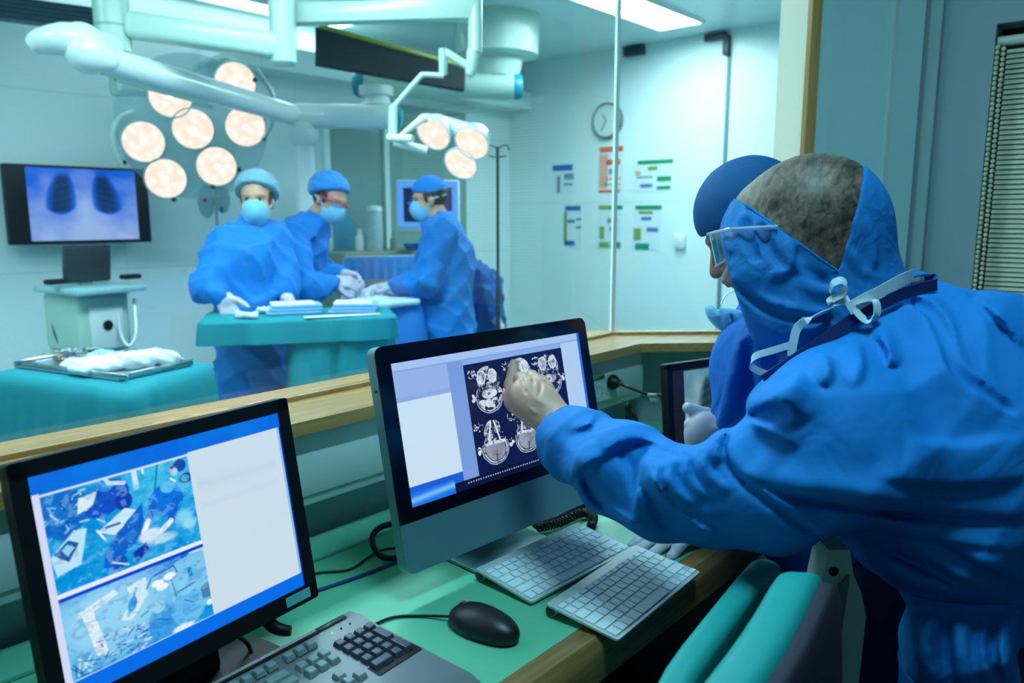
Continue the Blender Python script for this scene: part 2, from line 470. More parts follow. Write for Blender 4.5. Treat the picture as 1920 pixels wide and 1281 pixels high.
# wooden sill board following both panes, through the wall
zs0, zs1 = 0.995, 1.02
tn = math.tan(math.radians(22.5))
def off(dist):   # the sill outline offset from the glass line, towards the control room
    return V3(K1[0] - dist * tn * 1.0 + 0.0, GY - dist, 0)
b = MB()
inn = 0.155
ki = V3(1.885, 1.165, 0); ke = K2 - NW * 0.135 + EW * 0.0
outer = [V3(LX, 1.15, 0), V3(1.885, 1.15, 0), V3(1.885, 1.15, 0) + EW * 0.53]
innr = [K2 + NW * 0.09 + EW * 0.0, V3(K1[0], K1[1], 0) + V3(0.04, 0.10, 0), V3(LX, 1.41, 0)]
poly = [(p[0], p[1]) for p in outer + innr]
b.prism((0, 0, zs0), (1, 0, 0), (0, 1, 0), poly, zs1 - zs0)
o = struct('trim_1', b, M_wood, smooth=False)
# glass beads on the sill
struct('trim_2', MB().box(((LX + 1.96) / 2, 1.31, 1.024), (1.96 - LX, 0.024, 0.008)), M_wood)
b = MB(); b.prism(K1 - NW * 0.012, EW, UP, [(0.0, 1.02), (0.56, 1.02), (0.56, 1.028), (0.0, 1.028)], 0.024, e3=NW)
struct('trim_3', b, M_wood)
# panes
pane = MB().box(((LX + 1.965) / 2, GY + 0.004, 1.815), (1.965 - LX, 0.006, 1.57)).build('window_1', M_glass, smooth=False); tag(pane, kind='structure')
b = MB(); b.prism(K1 + EW * 0.006 - NW * 0.003, EW, UP, [(0, 1.03), (0.555, 1.03), (0.555, 2.6), (0, 2.6)], 0.006, e3=NW)
tag(b.build('window_2', M_glass, smooth=False), kind='structure')
# joint of the two panes
b = MB(); b.box((K1[0] + 0.001, K1[1] - 0.002, 1.815), (0.012, 0.012, 1.57), ex=unit(EW + V3(1, 0, 0)))
struct('trim_4', b, M_pane_edge)
# wooden upright of the angled pane, with its reveal on the theatre side
b = MB(); b.prism(K2 - NW * 0.028, EW, UP, [(0, 1.02), (0.03, 1.02), (0.03, CEIL), (0, CEIL)], 0.03, e3=NW)
struct('trim_5', b, M_woodv)
b = MB(); b.prism(K2 + NW * 0.003, EW, UP, [(0, 1.02), (0.03, 1.02), (0.03, CEIL), (0, CEIL)], 0.2, e3=NW)
struct('trim_11', b, mat('lit wood reveal', (228, 222, 196), 0.5))  # theatre light on the wooden reveal is put into this pale colour

# angled wall beyond the pane: jamb, recessed door-like panel, corner post
b = MB(); b.prism(K2 + EW * 0.03 - NW * 0.018, EW, UP, [(0, 0.0), (0.045, 0.0), (0.045, CEIL), (0, CEIL)], 0.10, e3=NW)
struct('wall_jamb', b, M_jamb)
b = MB(); b.prism(K2 + EW * 0.075 + NW * 0.004, EW, UP, [(0, 0.0), (0.19, 0.0), (0.19, CEIL), (0, CEIL)], 0.08, e3=NW)
struct('wall_panel', b, M_jamb)
b = MB(); b.prism(K2 + EW * 0.262 - NW * 0.006, EW, UP, [(0, 0.0), (0.012, 0.004), (0.012, CEIL), (0, CEIL)], 0.03, e3=NW)
struct('trim_6', b, M_trunk)
b = MB(); b.prism(K2 + EW * 0.274, EW, UP, [(0, 0.0), (0.085, 0.0), (0.085, CEIL), (0, CEIL)], 0.09, e3=NW)
struct('wall_post', b, M_jamb)

# right wall of the control room, with the blind window let into it
zb0, zb1 = 0.95, 1.905
yb1 = onx(1866, 75, RW)[1]; zbt = onx(1866, 45, RW)[2]
yR1 = 0.665; yb0 = yb1 - 0.95
b = MB()
b.box((RW + 0.06, (yR1 + yb1) / 2, CEIL / 2), (0.12, yR1 - yb1, CEIL))
b.box((RW + 0.06, (yb0 - 2.3) / 2, CEIL / 2), (0.12, yb0 + 2.3, CEIL))
b.box((RW + 0.06, (yb0 + yb1) / 2, (zbt + CEIL) / 2), (0.12, yb1 - yb0, CEIL - zbt))
b.box((RW + 0.06, (yb0 + yb1) / 2, zb0 / 2), (0.12, yb1 - yb0, zb0))
struct('wall_side', b, M_cwall_side)
b = MB().box((RW + 0.1, (yb0 + yb1) / 2, (zb0 + zbt) / 2), (0.01, yb1 - yb0, zbt - zb0))
tag(b.build('window_3', mat('dark pane', (18, 30, 36), 0.2), smooth=False), kind='structure')
b = MB().box((RW - 0.008, yR1 - 0.035, CEIL / 2), (0.03, 0.035, CEIL), bev=0.004)
struct('trim_7', b, M_cwall)

# the blind: rail, slats, bead chain
bl = thing('venetian_blind', 'pale green slatted blind with a beaded chain in the grey side wall', 'blind', (RW + 0.03, (yb0 + yb1) / 2, zb0))
M_slat = mat('blind slat', (236, 240, 208), 0.5)
MB().tube([(RW + 0.03, yb0 + 0.01, zbt - 0.045), (RW + 0.03, yb1 - 0.003, zbt - 0.045)], 0.014, 14).build('head_rail', mat('cream rail', (225, 228, 205), 0.4), bl)
nsl = 46; zt = zbt - 0.075
pitch = 0.0142
b = MB()
for i in range(int((zt - zb0) / pitch)):
    b.box((RW + 0.03, (yb0 + yb1) / 2 - 0.012, zt - i * pitch), (0.013, yb1 - yb0 - 0.03, 0.0012), ex=(0.5, 0, 0.85), ez=(-0.85, 0, 0.5))
b.build('slats', M_slat, bl)
b = MB()
for j, dy in ((0, 0.004), (1, -0.011)):
    for i in range(64):
        z = zbt - 0.066 - i * 0.0142
        b.lathe((RW - 0.004, yb1 - 0.013 + dy, z - j * 0.006), (0, 0, 1), [(0.0001, -0.0066), (0.0046, -0.0047), (0.0064, 0), (0.0046, 0.0047), (0.0001, 0.0066)], 10)
b.build('bead_chain', mat('bead', (214, 214, 180), 0.3), bl)

# cable trunking on the window wall
tr = thing('cable_trunking', 'grey-white cable trunking running along the wall under the wooden sill', 'trunking', (0.6, 1.2, 0.852))
t0x, t1x = LX + 0.02, 1.935
MB().box(((t0x + t1x) / 2, 1.212, 0.92), (t1x - t0x, 0.076, 0.136), bev=0.003).build('body', M_trunk, tr)
MB().box(((t0x + t1x) / 2, 1.1725, 0.9125), (t1x - t0x - 0.002, 0.006, 0.08), bev=0.0015).build('cover', M_trunk, tr)
sk = MB().prism((1.595, 1.1692, 0.915), (1, 0, 0), (0, 0, 1), rrect(0.17, 0.07, 0.006, 3, 0.03, -0.035), 0.004, e3=(0, -1, 0)).build('socket_plate', mat('socket white', (190, 214, 216), 0.35), tr)
for i in range(3):
    MB().lathe((1.66 + i * 0.052 - 0.012, 1.1655, 0.906), (0, -1, 0), [(0.017, 0), (0.017, 0.001), (0.0165, 0.0012), (0.0165, 0)], 20).build('socket_ring', mat('socket ring', (110, 130, 135), 0.4), sk)
MB().box((1.7, 1.1648, 0.948), (0.052, 0.001, 0.013)).build('green_strip', mat('green strip', (0, 132, 108), 0.5), sk)
# ================================================================== THE OPERATING THEATRE
M_troff = emat('troffer diffuser', (205, 246, 255), TROFFER)
M_lens = None
def make_troffer(name, label, loc, size, m, group=None):
    t = thing(name, label, 'ceiling light', (loc[0], loc[1], loc[2]), group)
    sx, sy = size
    b = MB(); z = loc[2] + 0.012
    for s in (-1, 1):
        b.box((loc[0], loc[1] + s * (sy / 2 + 0.01), z), (sx + 0.04, 0.02, 0.024)); b.box((loc[0] + s * (sx / 2 + 0.01), loc[1], z), (0.02, sy, 0.024))
    for k in (-1, 1): b.box((loc[0], loc[1] + k * sy / 6, z - 0.002), (sx, 0.012, 0.02))
    b.build('frame', M_white, t, smooth=False)
    MB().box((loc[0], loc[1], z + 0.006), (sx, sy, 0.006)).build('diffuser', m, t, smooth=False)
    return t
G = 'recessed ceiling lights of the theatre'
make_troffer('ceiling_light', 'ceiling light above the wall clock, rightmost in the theatre', (4.6, 3.03, CEIL - 0.024), (1.6, 0.34), emat('wall troffer', (210, 244, 255), TROFFER * 1.5), G)
make_troffer('ceiling_light', 'ceiling light behind the white pendant column and beams at the top left', (2.62, 5.0 - 0.06, CEIL - 0.024), (1.9, 0.22), emat('far troffer', (215, 246, 255), 6.0), G)
make_troffer('ceiling_light', 'short ceiling light just left of the dark ceiling recess', (3.66, 4.85, CEIL - 0.024), (0.2, 0.26), M_troff, G)
make_troffer('ceiling_light', 'ceiling light over the nurse and surgeon, out of frame above', (1.35, 2.45, CEIL - 0.024), (1.7, 0.34), emat('near troffer', (205, 240, 255), TROFFER * 1.9), G)  # out of view, strengthened so more light reaches the desk through the glass
make_troffer('ceiling_light', 'ceiling light above the left instrument table, out of frame', (-0.2, 3.6, CEIL - 0.024), (1.2, 0.34), M_troff, G)
make_troffer('added_fill_lamp', 'unseen fill lamp added on the control-room ceiling', (0.75, 0.25, CEIL - 0.024), (0.6, 0.3), emat('room fill', (160, 222, 240), ROOM_FILL))  # out-of-view lamp added to lift the dim control room

# dark ceiling recesses
M_rec = mat('recess dark', (24, 34, 40), 0.7)
M_yel = mat('yellow rail', (150, 160, 60), 0.5)
a, b2 = onz(585, 80, 2.62), onz(880, 150, 2.62)
# bulkhead with a dark band across the back of the ceiling
t = thing('ceiling_grille', 'black ceiling grille with a yellow-green rail above the white tube arms', 'grille', Q(720, 120, 4.95))
p0, p1, p2, p3 = Q(592, 50, 4.75), Q(872, 128, 5.05), Q(872, 168, 5.05), Q(592, 118, 4.75)
ed = unit(p1 - p0); dn = unit(p3 - p0); nn = unit(np.cross(ed, dn)); nn = nn if nn @ FW > 0 else -nn
MB().add([p0, p1, p2, p3, p0 + nn * .06, p1 + nn * .06, p2 + nn * .06, p3 + nn * .06], [(0, 1, 2, 3), (7, 6, 5, 4), (0, 4, 5, 1), (1, 5, 6, 2), (2, 6, 7, 3), (3, 7, 4, 0)]).build('panel', M_rec, t, smooth=False)
MB().tube([p0 - dn * 0.01 + ed * 0.02, p0 - dn * 0.01 + (p1 - p0) * 0.93], 0.014, 8).build('rail', M_yel, t)
t = thing('ceiling_vent', 'dark slate ceiling vent in the top left corner behind the pendant column', 'vent', Q(95, 20, 4.2))
p0, p1, p2, p3 = Q(-20, -12, 4.05), Q(192, 16, 4.3), Q(192, 58, 4.3), Q(-20, 30, 4.05)
nn = V3(0, 1, 0)
MB().add([p0, p1, p2, p3, p0 + nn * .1, p1 + nn * .1, p2 + nn * .1, p3 + nn * .1], [(0, 1, 2, 3), (7, 6, 5, 4), (0, 4, 5, 1), (1, 5, 6, 2), (2, 6, 7, 3), (3, 7, 4, 0)]).build('panel', mat('vent slate', (70, 104, 122), 0.6), t, smooth=False)
b = MB()
for k in range(5):
    f = (k + 0.5) / 5; b.tube([p0 + (p3 - p0) * f - V3(0, .006, 0), p1 + (p2 - p1) * f - V3(0, .006, 0)], 0.005, 6)
b.build('slats', mat('vent slat', (50, 76, 92), 0.6), t)

# bulkhead, alcove and door on the back wall
M_alc = mat('alcove grey-green', (126, 158, 152), 0.5, noise=0.03, nscale=3)
def back(px, py, y=WY): return ony(px, py, y)
xa, xb = back(555, 300)[0], back(960, 300)[0]
struct('wall_bulkhead', MB().box(((back(380, 200)[0] + xb) / 2, WY - 0.14, 2.45), (xb - back(380, 200)[0], 0.28, 0.16)), M_or)
door = MB(); xd0, xd1 = back(612, 300)[0], back(712, 300)[0]
door.box(((xd0 + xd1) / 2, WY - 0.015, 1.03), (xd1 - xd0, 0.03, 2.06))
door = door.build('door_1', M_alc, smooth=False); tag(door, kind='structure')
MB().box((xd1 - 0.08, WY - 0.06, 1.05), (0.02, 0.05, 0.13), bev=0.005).build('door_handle', M_steel, door)
struct('wall_alcove', MB().box(((xd1 + 0.05 + back(868, 300)[0]) / 2, WY - 0.02, 1.15), (back(868, 300)[0] - xd1 - 0.05, 0.04, 2.3)), M_alc)
b = MB()
for x in (xd0 - 0.03, xd1 + 0.03): b.box((x, WY - 0.03, 1.05), (0.05, 0.06, 2.1))
b.box(((xd0 + xd1) / 2, WY - 0.03, 2.12), (xd1 - xd0 + 0.11, 0.06, 0.06))
struct('trim_8', b, M_or)

# right wall: sliding-door hardware, door seam, clock, switch, posters
def rw(px, py): return onx(px, py, WX)
p = rw(1193, 92); t = tag(MB().box((WX - 0.03, p[1], p[2] - 0.02), (0.06, 0.19, 0.075), bev=0.006).build('door_stop', M_dark), 'small black door stop block on the wall under the ceiling, left of the corner track', 'door stop')
p = rw(1350, 70); q = rw(1365, 105)
t = thing('door_track', 'black L-shaped door track bracket high on the theatre wall', 'bracket', (WX - 0.03, q[1], q[2]))
MB().box((WX - 0.03, (rw(1326, 68)[1] + q[1]) / 2, p[2]), (0.05, abs(rw(1326, 68)[1] - q[1]), 0.05), bev=0.004).build('arm', M_dark, t)
MB().box((WX - 0.03, q[1], (p[2] + q[2]) / 2), (0.05, 0.045, p[2] - q[2]), bev=0.004).build('plate', M_dark, t)
struct('trim_9', MB().box((WX - 0.006, rw(1362, 250)[1], (q[2]) / 2), (0.012, 0.03, q[2])), mat('seam grey', (96, 128, 134), 0.5))
c = rw(1141, 227); c[0] = WX
ck = thing('wall_clock', 'round grey-rimmed wall clock seen through the glass joint', 'clock', c)
R = 0.155
MB().lathe(c, (-1, 0, 0), [(R, 0), (R, 0.035), (R * 0.9, 0.045), (R * 0.86, 0.03)], 36).build('rim', mat('clock rim', (96, 118, 118), 0.35), ck)
MB().lathe(c, (-1, 0, 0), [(R * 0.86, 0.026), (R * 0.86, 0.038)], 36).build('dial', mat('dial', (205, 224, 222), 0.5), ck)
for an, ln in ((0.6, 0.07), (2.6, 0.1)):
    e = V3(0, math.sin(an), math.cos(an)); MB().box(c + V3(-0.0405, 0, 0) + e * ln / 2, (0.003, 0.008, ln), ez=e).build('hand', M_dark, ck)
c = rw(1277, 452); t = thing('light_switch', 'white light switch box on the theatre wall right of the posters', 'switch', (WX, c[1], c[2] - 0.05))
MB().box((WX - 0.02, c[1], c[2]), (0.04, 0.1, 0.12), bev=0.008).build('box', M_white, t)
MB().box((WX - 0.042, c[1], c[2]), (0.006, 0.05, 0.06), bev=0.002).build('rocker', M_white, t)

PAPER = mat('poster paper', (214, 232, 234), 0.6)
INK = {'b': mat('ink blue', (20, 96, 178), 0.6), 'g': mat('ink green', (10, 140, 96), 0.6), 'o': mat('ink orange', (224, 92, 52), 0.6), 'd': mat('ink grey', (112, 140, 160), 0.6),
       'y': mat('ink olive', (120, 158, 80), 0.6), 'l': mat('ink pale orange', (226, 160, 140), 0.6), 's': mat('ink slate', (80, 120, 170), 0.6)}
def poster(x0, y0, x1, y1, label, marks):
    a = rw(x0, (y0 + y1) / 2); b_ = rw(x1, (y0 + y1) / 2); zt_, zb_ = rw((x0 + x1) / 2, y0)[2], rw((x0 + x1) / 2, y1)[2]
    ya, yb = a[1], b_[1]; W_ = ya - yb; H_ = zt_ - zb_
    t = thing('poster', label, 'poster', (WX, (ya + yb) / 2, zb_), 'notices on the theatre wall')
    MB().box((WX - 0.002, (ya + yb) / 2, (zt_ + zb_) / 2), (0.004, W_, H_)).build('sheet', PAPER, t, smooth=False)
    for k, u0, v0, u1, v1 in marks:     # fractions from the top-left of the sheet
        MB().box((WX - 0.005, ya - W_ * (u0 + u1) / 2, zt_ - H_ * (v0 + v1) / 2), (0.002, W_ * (u1 - u0), H_ * (v1 - v0))).build('heading' if v0 < 0.05 else 'print', INK[k], t, smooth=False)
poster(1036, 309, 1081, 365, 'paper notice with a blue heading, leftmost of the upper row', [('b', 0.02, 0.0, 0.85, 0.2), ('d', .2, .36, .34, .95), ('d', .5, .3, .9, .5), ('d', .5, .62, .85, .7)])
poster(1122, 275, 1168, 361, 'tall paper notice with orange heading and orange lines', [('o', 0.05, 0.0, 1.0, 0.12), ('l', .05, .16, .4, .9), ('o', .35, .28, .9, .4), ('d', .45, .48, .8, .6), ('l', .3, .68, .95, .72), ('l', .3, .8, .95, .84), ('o', .05, .94, .9, 1.0)])
poster(1187, 300, 1262, 360, 'wide paper notice with a green heading, right of the orange one', [('g', 0.12, 0.0, 1.0, 0.13), ('y', .38, .2, .62, .33), ('l', .06, .32, .2, .48), ('d', .1, .5, .5, .56), ('g', .62, .52, .96, .68), ('s', .2, .74, .5, .86), ('g', .62, .82, .95, .93)])
poster(1058, 386, 1092, 462, 'paper notice with a blue heading in the lower row', [('b', 0.06, 0.0, 0.9, 0.12), ('y', .0, .14, .16, .92), ('s', .2, .34, .6, .42), ('d', .66, .3, .95, .36), ('d', .66, .5, .95, .56), ('b', .05, .86, .6, .98)])
poster(1120, 385, 1167, 465, 'lower-row paper notice whose heading is half olive, half green', [('y', 0.05, 0.0, 0.5, 0.1), ('g', .5, 0, 1, .1), ('d', .4, .3, .8, .42), ('y', .1, .5, .3, .8), ('s', .5, .5, .8, .6), ('y', .1, .86, .5, 1), ('g', .55, .86, .95, 1)])
poster(1187, 385, 1240, 468, 'lower-row paper notice with a green heading, rightmost', [('g', 0.08, 0.0, 1.0, 0.1), ('y', .2, .13, .7, .2), ('s', .3, .26, .65, .34), ('y', .04, .52, .3, .8), ('s', .5, .5, .9, .6), ('g', .1, .86, .6, 1)])

# ---------------------------------------------------------------- ceiling pendants
M_pend = mat('pendant paint', (176, 208, 194), 0.32, coat=0.2)
M_pendw = mat('pendant white', (216, 230, 226), 0.28, coat=0.3)
def arm(name, pts, r, parent, m, n=20, smooth=0): return MB().tube(pts, r, n, smooth).build(name, m, parent)
d1 = 3.45
t = thing('ceiling_pendant', 'pale green pendant column with a thick boom at the top left', 'pendant', Q(210, 0, d1))
c0 = Q(211, 50, d1)
MB().tube([c0 - UP * .1, Q(214, 120, 3.45)], .03, 14).build('spindle', M_pend, t)
arm('column', [c0 + UP * (CEIL - c0[2]), c0 - UP * 0.11], 0.076, t, M_pend, 28)
MB().lathe(c0 + UP * 0.0, UP, [(0.076, -0.006), (0.077, 0), (0.076, 0.006)], 28).build('collar', mat('collar', (130, 170, 165), 0.4), t)
e0, e1 = Q(235, 46, d1), Q(548, 92, 3.62)
b = MB(); b.box((e0 + e1) / 2, (np.linalg.norm(e1 - e0), 0.11, 0.115), ex=e1 - e0, bev=0.03, seg=3); b.build('boom', M_pend, t)
MB().lathe(Q(533, 122, 3.62), UP, [(0.05, 0), (0.06, 0.01), (0.06, 0.36), (0.05, 0.37)], 24).build('joint', M_pend, t)

t = thing('ceiling_pendant', 'pale pendant with a straight beam ending in a drop arm, top centre', 'pendant', Q(700, 20, 3.7))
c0 = Q(527, 60, 3.7)
arm('column', [c0 + UP * (CEIL - c0[2]), c0], 0.05, t, M_pend, 24)
e0, e1 = Q(527, 28, 3.7), Q(895, 18, 3.7)
MB().box((e0 + e1) / 2, (np.linalg.norm(e1 - e0), 0.085, 0.095), ex=e1 - e0, bev=0.012, seg=2).build('beam', M_pend, t)
q = Q(891, -2, 3.7); arm('drop', [q + UP * .1, Q(891, 100, 3.7)], 0.034, t, M_pend)
arm('joint', [Q(888, 95, 3.7), Q(884, 132, 3.7), Q(880, 142, 3.7)], [0.033, 0.03, 0.018], t, M_pend)
MB().tube([Q(884, 128, 3.7), Q(832, 96, 3.7)], 0.02, 14).build('link', M_pend, t)
MB().box(Q(831, 116, 3.7), (0.035, 0.035, 0.125), bev=0.008).build('bracket', M_pend, t)
MB().tube([Q(832, 142, 3.7), Q(795, 140, 3.7), Q(786, 146, 3.7), Q(738, 200, 3.7)], 0.013, 12, 4).build('rod', M_pend, t)
MB().tube([Q(737, 200, 3.7), Q(736, 258, 3.7)], 0.022, 14).build('stem', M_pend, t)
MB().tube([Q(728, 258, 3.7), Q(774, 260, 3.65)], 0.018, 14).build('handle_bar', M_pendw, t)

# large sprung arm
t = thing('lamp_arm', 'long tapering white sprung arm with a round elbow joint', 'pendant arm', Q(300, 150, 3.3))
MB().tube([Q(60, 88, 3.22), Q(78, 78, 3.22), Q(120, 74, 3.22), Q(150, 78, 3.26)], [0.035, 0.053, 0.068, 0.072], 24, 5).build('shoulder', M_pendw, t)
f = Field(Q(165, 95, 3.28) - .2, Q(165, 95, 3.28) + .2, .008)
f.cone(Q(154, 84, 3.28), Q(164, 100, 3.26), .092, .086, .02); f.cone(Q(160, 90, 3.28), Q(200, 112, 3.3), .059, .05, .02); f.cone(Q(175, 85, 3.3), Q(205, 88, 3.42), .05, .06, .03); f.build('elbow', M_pendw, t)
a0, a1 = Q(188, 112, 3.3), Q(556, 217, 4.66)
ln = np.linalg.norm(a1 - a0); ex = unit(a1 - a0)
MB().tube([a0 + ex * ln * s for s in (0, .1, .5, .9, 1)], [.06, .064, .063, .062, .058], 20).build('arm_body', M_pendw, t)
MB().tube([a0 + ex * ln * .05 - UP * .062, a0 + ex * ln * .45 - UP * .064], .014, 10).build('cable_duct', M_pend, t)
# horizontal tube with teal cap and flanged column
t = thing('tube_arm', 'white horizontal tube arm with a teal end cap over the surgeons', 'pendant arm', Q(650, 218, 4.5))
MB().tube([Q(553, 217, 4.66), Q(742, 220, 4.72)], .072, 24).build('tube', M_pendw, t)
MB().lathe(Q(742, 220, 4.72), Q(760, 221, 4.74) - Q(742, 220, 4.72), [(.073, 0), (.07, .016), (.04, .04), (.001, .045)], 24).build('end_cap', M_tealplastic, t)
c = Q(569, 240, 4.66)
MB().lathe(c - UP * .075, UP, [(.066, -.03), (.088, 0), (.094, .04), (.094, .066), (.066, .072), (.066, .105)], 28).build('flange', M_pendw, t)
MB().tube([c - UP * .09, c - UP * 0.50], .058, 24).build('drop_column', M_pendw, t)
t = thing('tube_arm', 'pale horizontal tube arm with teal ends on a turntable under the ceiling grille', 'pendant arm', Q(820, 160, 5.5))
MB().tube([Q(672, 158, 5.45), Q(972, 163, 5.55)], .088, 24).build('tube', M_pend, t)
MB().lathe(Q(672, 158, 5.45), Q(665, 158, 5.45) - Q(672, 158, 5.45), [(.091, -.05), (.091, 0), (.075, .03), (.001, .036)], 24).build('end_cap', M_tealplastic, t)
MB().lathe(Q(972, 163, 5.55), Q(980, 163, 5.55) - Q(972, 163, 5.55), [(.091, -.03), (.091, 0), (.075, .03), (.001, .033)], 24).build('end_cap', M_tealplastic, t)
c = Q(706, 196, 5.4)
MB().lathe(c, UP, [(.12, -.01), (.10, .015), (.09, .05), (.12, .06), (.12, .12)], 28).build('turntable', M_pendw, t)
c = Q(932, 132, 5.62)
MB().lathe(c, UP, [(.16, -.05), (.18, .03), (.19, .08), (.30, .1), (.31, CEIL - c[2])], 40).build('ceiling_mount', M_pend, t)
tag(MB().tube([ony(848, 210, WY - .01), ony(955, 196, WY - .01)], .014, 10).build('curtain_rail', M_pendw), 'thin white rail against the back wall above the small surgical lamp', 'rail')

# ---------------------------------------------------------------- surgical lamps
M_bulb = mat('lamp glow', (255, 226, 204), 0.3, emit=SURGICAL, emit_rgb=(255, 214, 186))
def glow_mat():
    m = bpy.data.materials.new('surgical glow'); m.use_nodes = True; nt = m.node_tree; nt.nodes.clear()
    o = nt.nodes.new('ShaderNodeOutputMaterial'); e = nt.nodes.new('ShaderNodeEmission')
    tc = nt.nodes.new('ShaderNodeTexCoord'); n = nt.nodes.new('ShaderNodeTexVoronoi'); n.inputs['Scale'].default_value = 26
    r = nt.nodes.new('ShaderNodeValToRGB'); r.color_ramp.elements[0].color = (*lin((255, 247, 240)), 1); r.color_ramp.elements[1].color = (*lin((255, 222, 204)), 1)
    r.color_ramp.elements[0].position = 0.1; r.color_ramp.elements[1].position = 0.75
    nt.links.new(tc.outputs['Object'], n.inputs['Vector']); nt.links.new(n.outputs['Distance'], r.inputs['Fac']); nt.links.new(r.outputs['Color'], e.inputs[0])
    e.inputs[1].default_value = SURGICAL * 0.42; nt.links.new(e.outputs[0], o.inputs[0]); return m
M_glow = glow_mat(); M_hot = emat('lamp filament', (255, 250, 244), SURGICAL * 0.9)
M_housing = mat('lamp housing', (150, 196, 200), 0.3, coat=0.3)
M_rim = mat('lamp rim', (214, 220, 214), 0.3)
M_shell = mat('lamp shell', (150, 200, 206), 0.2, coat=0.4, alpha=0.3)
def lamp_unit(parent, c, n, r, deep=0.07, mh=None):
    b = MB().lathe(c, n, [(r * .35, -deep), (r * .75, -deep * .8), (r * .97, -.018), (r * 1.06, -.006), (r * 1.06, .004), (r * .99, .006), (r * .98, -.004)], 32).build('lamp_housing', mh or M_housing, parent)
    MB().lathe(c, n, [(.0001, .004), (r * .6, .003), (r * .97, -.002), (r * .97, -.006)], 32).build('lens', M_glow, b)
    MB().lathe(c, n, [(r * .12, .005), (r * .06, .008), (.0001, .009)], 16).build('bulb', M_hot, b)
    return b
dL = 4.35; cL = Q(362, 242, dL); nL = unit(C0 - cL + V3(0, 0, -0.55))
def on_plane(px, py, c, n):
    r = ray(px, py); return C0 + r * (((c - C0) @ n) / (r @ n))
t = thing('surgical_light', 'large ceiling surgical light with seven glowing round lamps', 'surgical light', cL)
ex = unit(np.cross(UP, nL)); ey = np.cross(nL, ex)
MB().lathe(cL, nL, [(.0001, -.15), (.14, -.145), (.28, -.115), (.39, -.07), (.405, -.045), (.395, -.035), (.0001, -.025)], 48).build('canopy', M_shell, t)
for px, py in ((362, 242), (269, 266), (460, 238), (441, 155), (319, 181), (406, 312), (311, 335)):
    lamp_unit(t, on_plane(px, py, cL, nL), nL, .112)
for px, py, qx, qy in ((228, 300, 216, 230), (505, 200, 470, 130), (300, 380, 350, 392)):
    pass
MB().tube([on_plane(232, 312, cL, nL), on_plane(212, 262, cL, nL), on_plane(222, 222, cL, nL), on_plane(250, 208, cL, nL)], .012, 10, 6).build('handle', M_white, t)
MB().tube([on_plane(492, 262, cL, nL), on_plane(510, 230, cL, nL), on_plane(512, 180, cL, nL), on_plane(480, 130, cL, nL)], .012, 10, 6).build('handle', M_steel, t)
MB().tube([on_plane(355, 133, cL, nL) - nL * .1, on_plane(390, 118, cL, nL) - nL * .12, on_plane(425, 108, cL, nL) - nL * .1, on_plane(445, 118, cL, nL) - nL * .06], .018, 10, 6).build('yoke', M_pendw, t)
MB().tube([Q(212, 30, 4.4), Q(212, 160, 4.4), Q(222, 174, 4.4), Q(260, 174, 4.42), Q(340, 184, 4.5), Q(400, 200, 4.52)], .02, 12, 5).build('yoke', M_pend, t)
for px, py in ((233, 305), (478, 150), (399, 350), (326, 374), (494, 260), (448, 318)):
    MB().lathe(on_plane(px, py, cL, nL), nL, [(.012, -.02), (.014, .004), (.006, .012)], 10).build('knob', M_dark, t)

cS = Q(853, 274, 3.78); nS = unit(-FW * 0.62 + (-RT * .42 - CU * .9) * .78)
t = thing('surgical_light', 'small surgical light with three glowing lamps under white domes', 'surgical light', cS)
for px, py in ((813, 251), (885, 268), (864, 307)):
    lamp_unit(t, on_plane(px, py, cS, nS), nS, .085, .10, M_pendw)
f = [on_plane(816, 252, cS, nS) - nS * .08, on_plane(846, 262, cS, nS) - nS * .1, on_plane(883, 271, cS, nS) - nS * .08]
MB().tube(f, [.05, .042, .05], 16, 5).build('yoke', M_pendw, t)
MB().tube([on_plane(883, 271, cS, nS) - nS * .08, on_plane(866, 305, cS, nS) - nS * .08], .04, 16).build('yoke', M_pendw, t)
MB().tube([Q(742, 262, 3.7), Q(785, 228, 3.72), Q(800, 222, 3.74), Q(835, 232, 3.8), Q(846, 246, 3.85)], [.008, .018, .024, .026, .02], 12, 4).build('arm', M_pendw, t)
MB().tube([Q(738, 266, 3.7), Q(800, 282, 3.75)], .02, 12).build('handle', M_white, t)

# ---------------------------------------------------------------- wall television and ultrasound cart
def xray_paint(H_, W_, dark=(6, 30, 60), mid=(10, 104, 238), hi=(164, 196, 250), left_only=False):
    y, x = np.mgrid[0:H_, 0:W_]; u = x / (W_ - 1.0); v = y / (H_ - 1.0)
    n = vnoise((H_, W_), (6, 6), 5)
    g = np.clip(0.45 + 0.5 * v + 0.22 * np.exp(-((u - 0.5) / 0.13) ** 2) + (n - .5) * .35, 0, 1)
    for cx, s in ((0.30, 1), (0.69, -1)):
        t_ = np.clip((v - 0.05) / 0.6, 0, 1); half = 0.025 + 0.095 * np.sin(np.pi * np.clip(t_ * .62 + .06, 0, 1)); mid_ = cx - s * 0.05 * (t_ - .4)
        e = ((u - mid_) / half) ** 2; inside = np.clip((1.5 - e) * .8, 0, 1) * np.clip((0.60 - v + 0.05 * np.cos((u - mid_) * 14)) / .05, 0, 1) * np.clip((v - .05) / .08, 0, 1)
        ribs = 0.95 + 0.05 * np.sin(v * 70 + s * u * 24)
        g = g * (1 - inside * 0.95 * ribs)
    g = np.clip(g, 0, 1)[..., None]
    d, m_, h_ = (lin(c) for c in (dark, mid, hi))
    return np.where(g < .5, d + (m_ - d) * g * 2, m_ + (h_ - m_) * (g - .5) * 2)

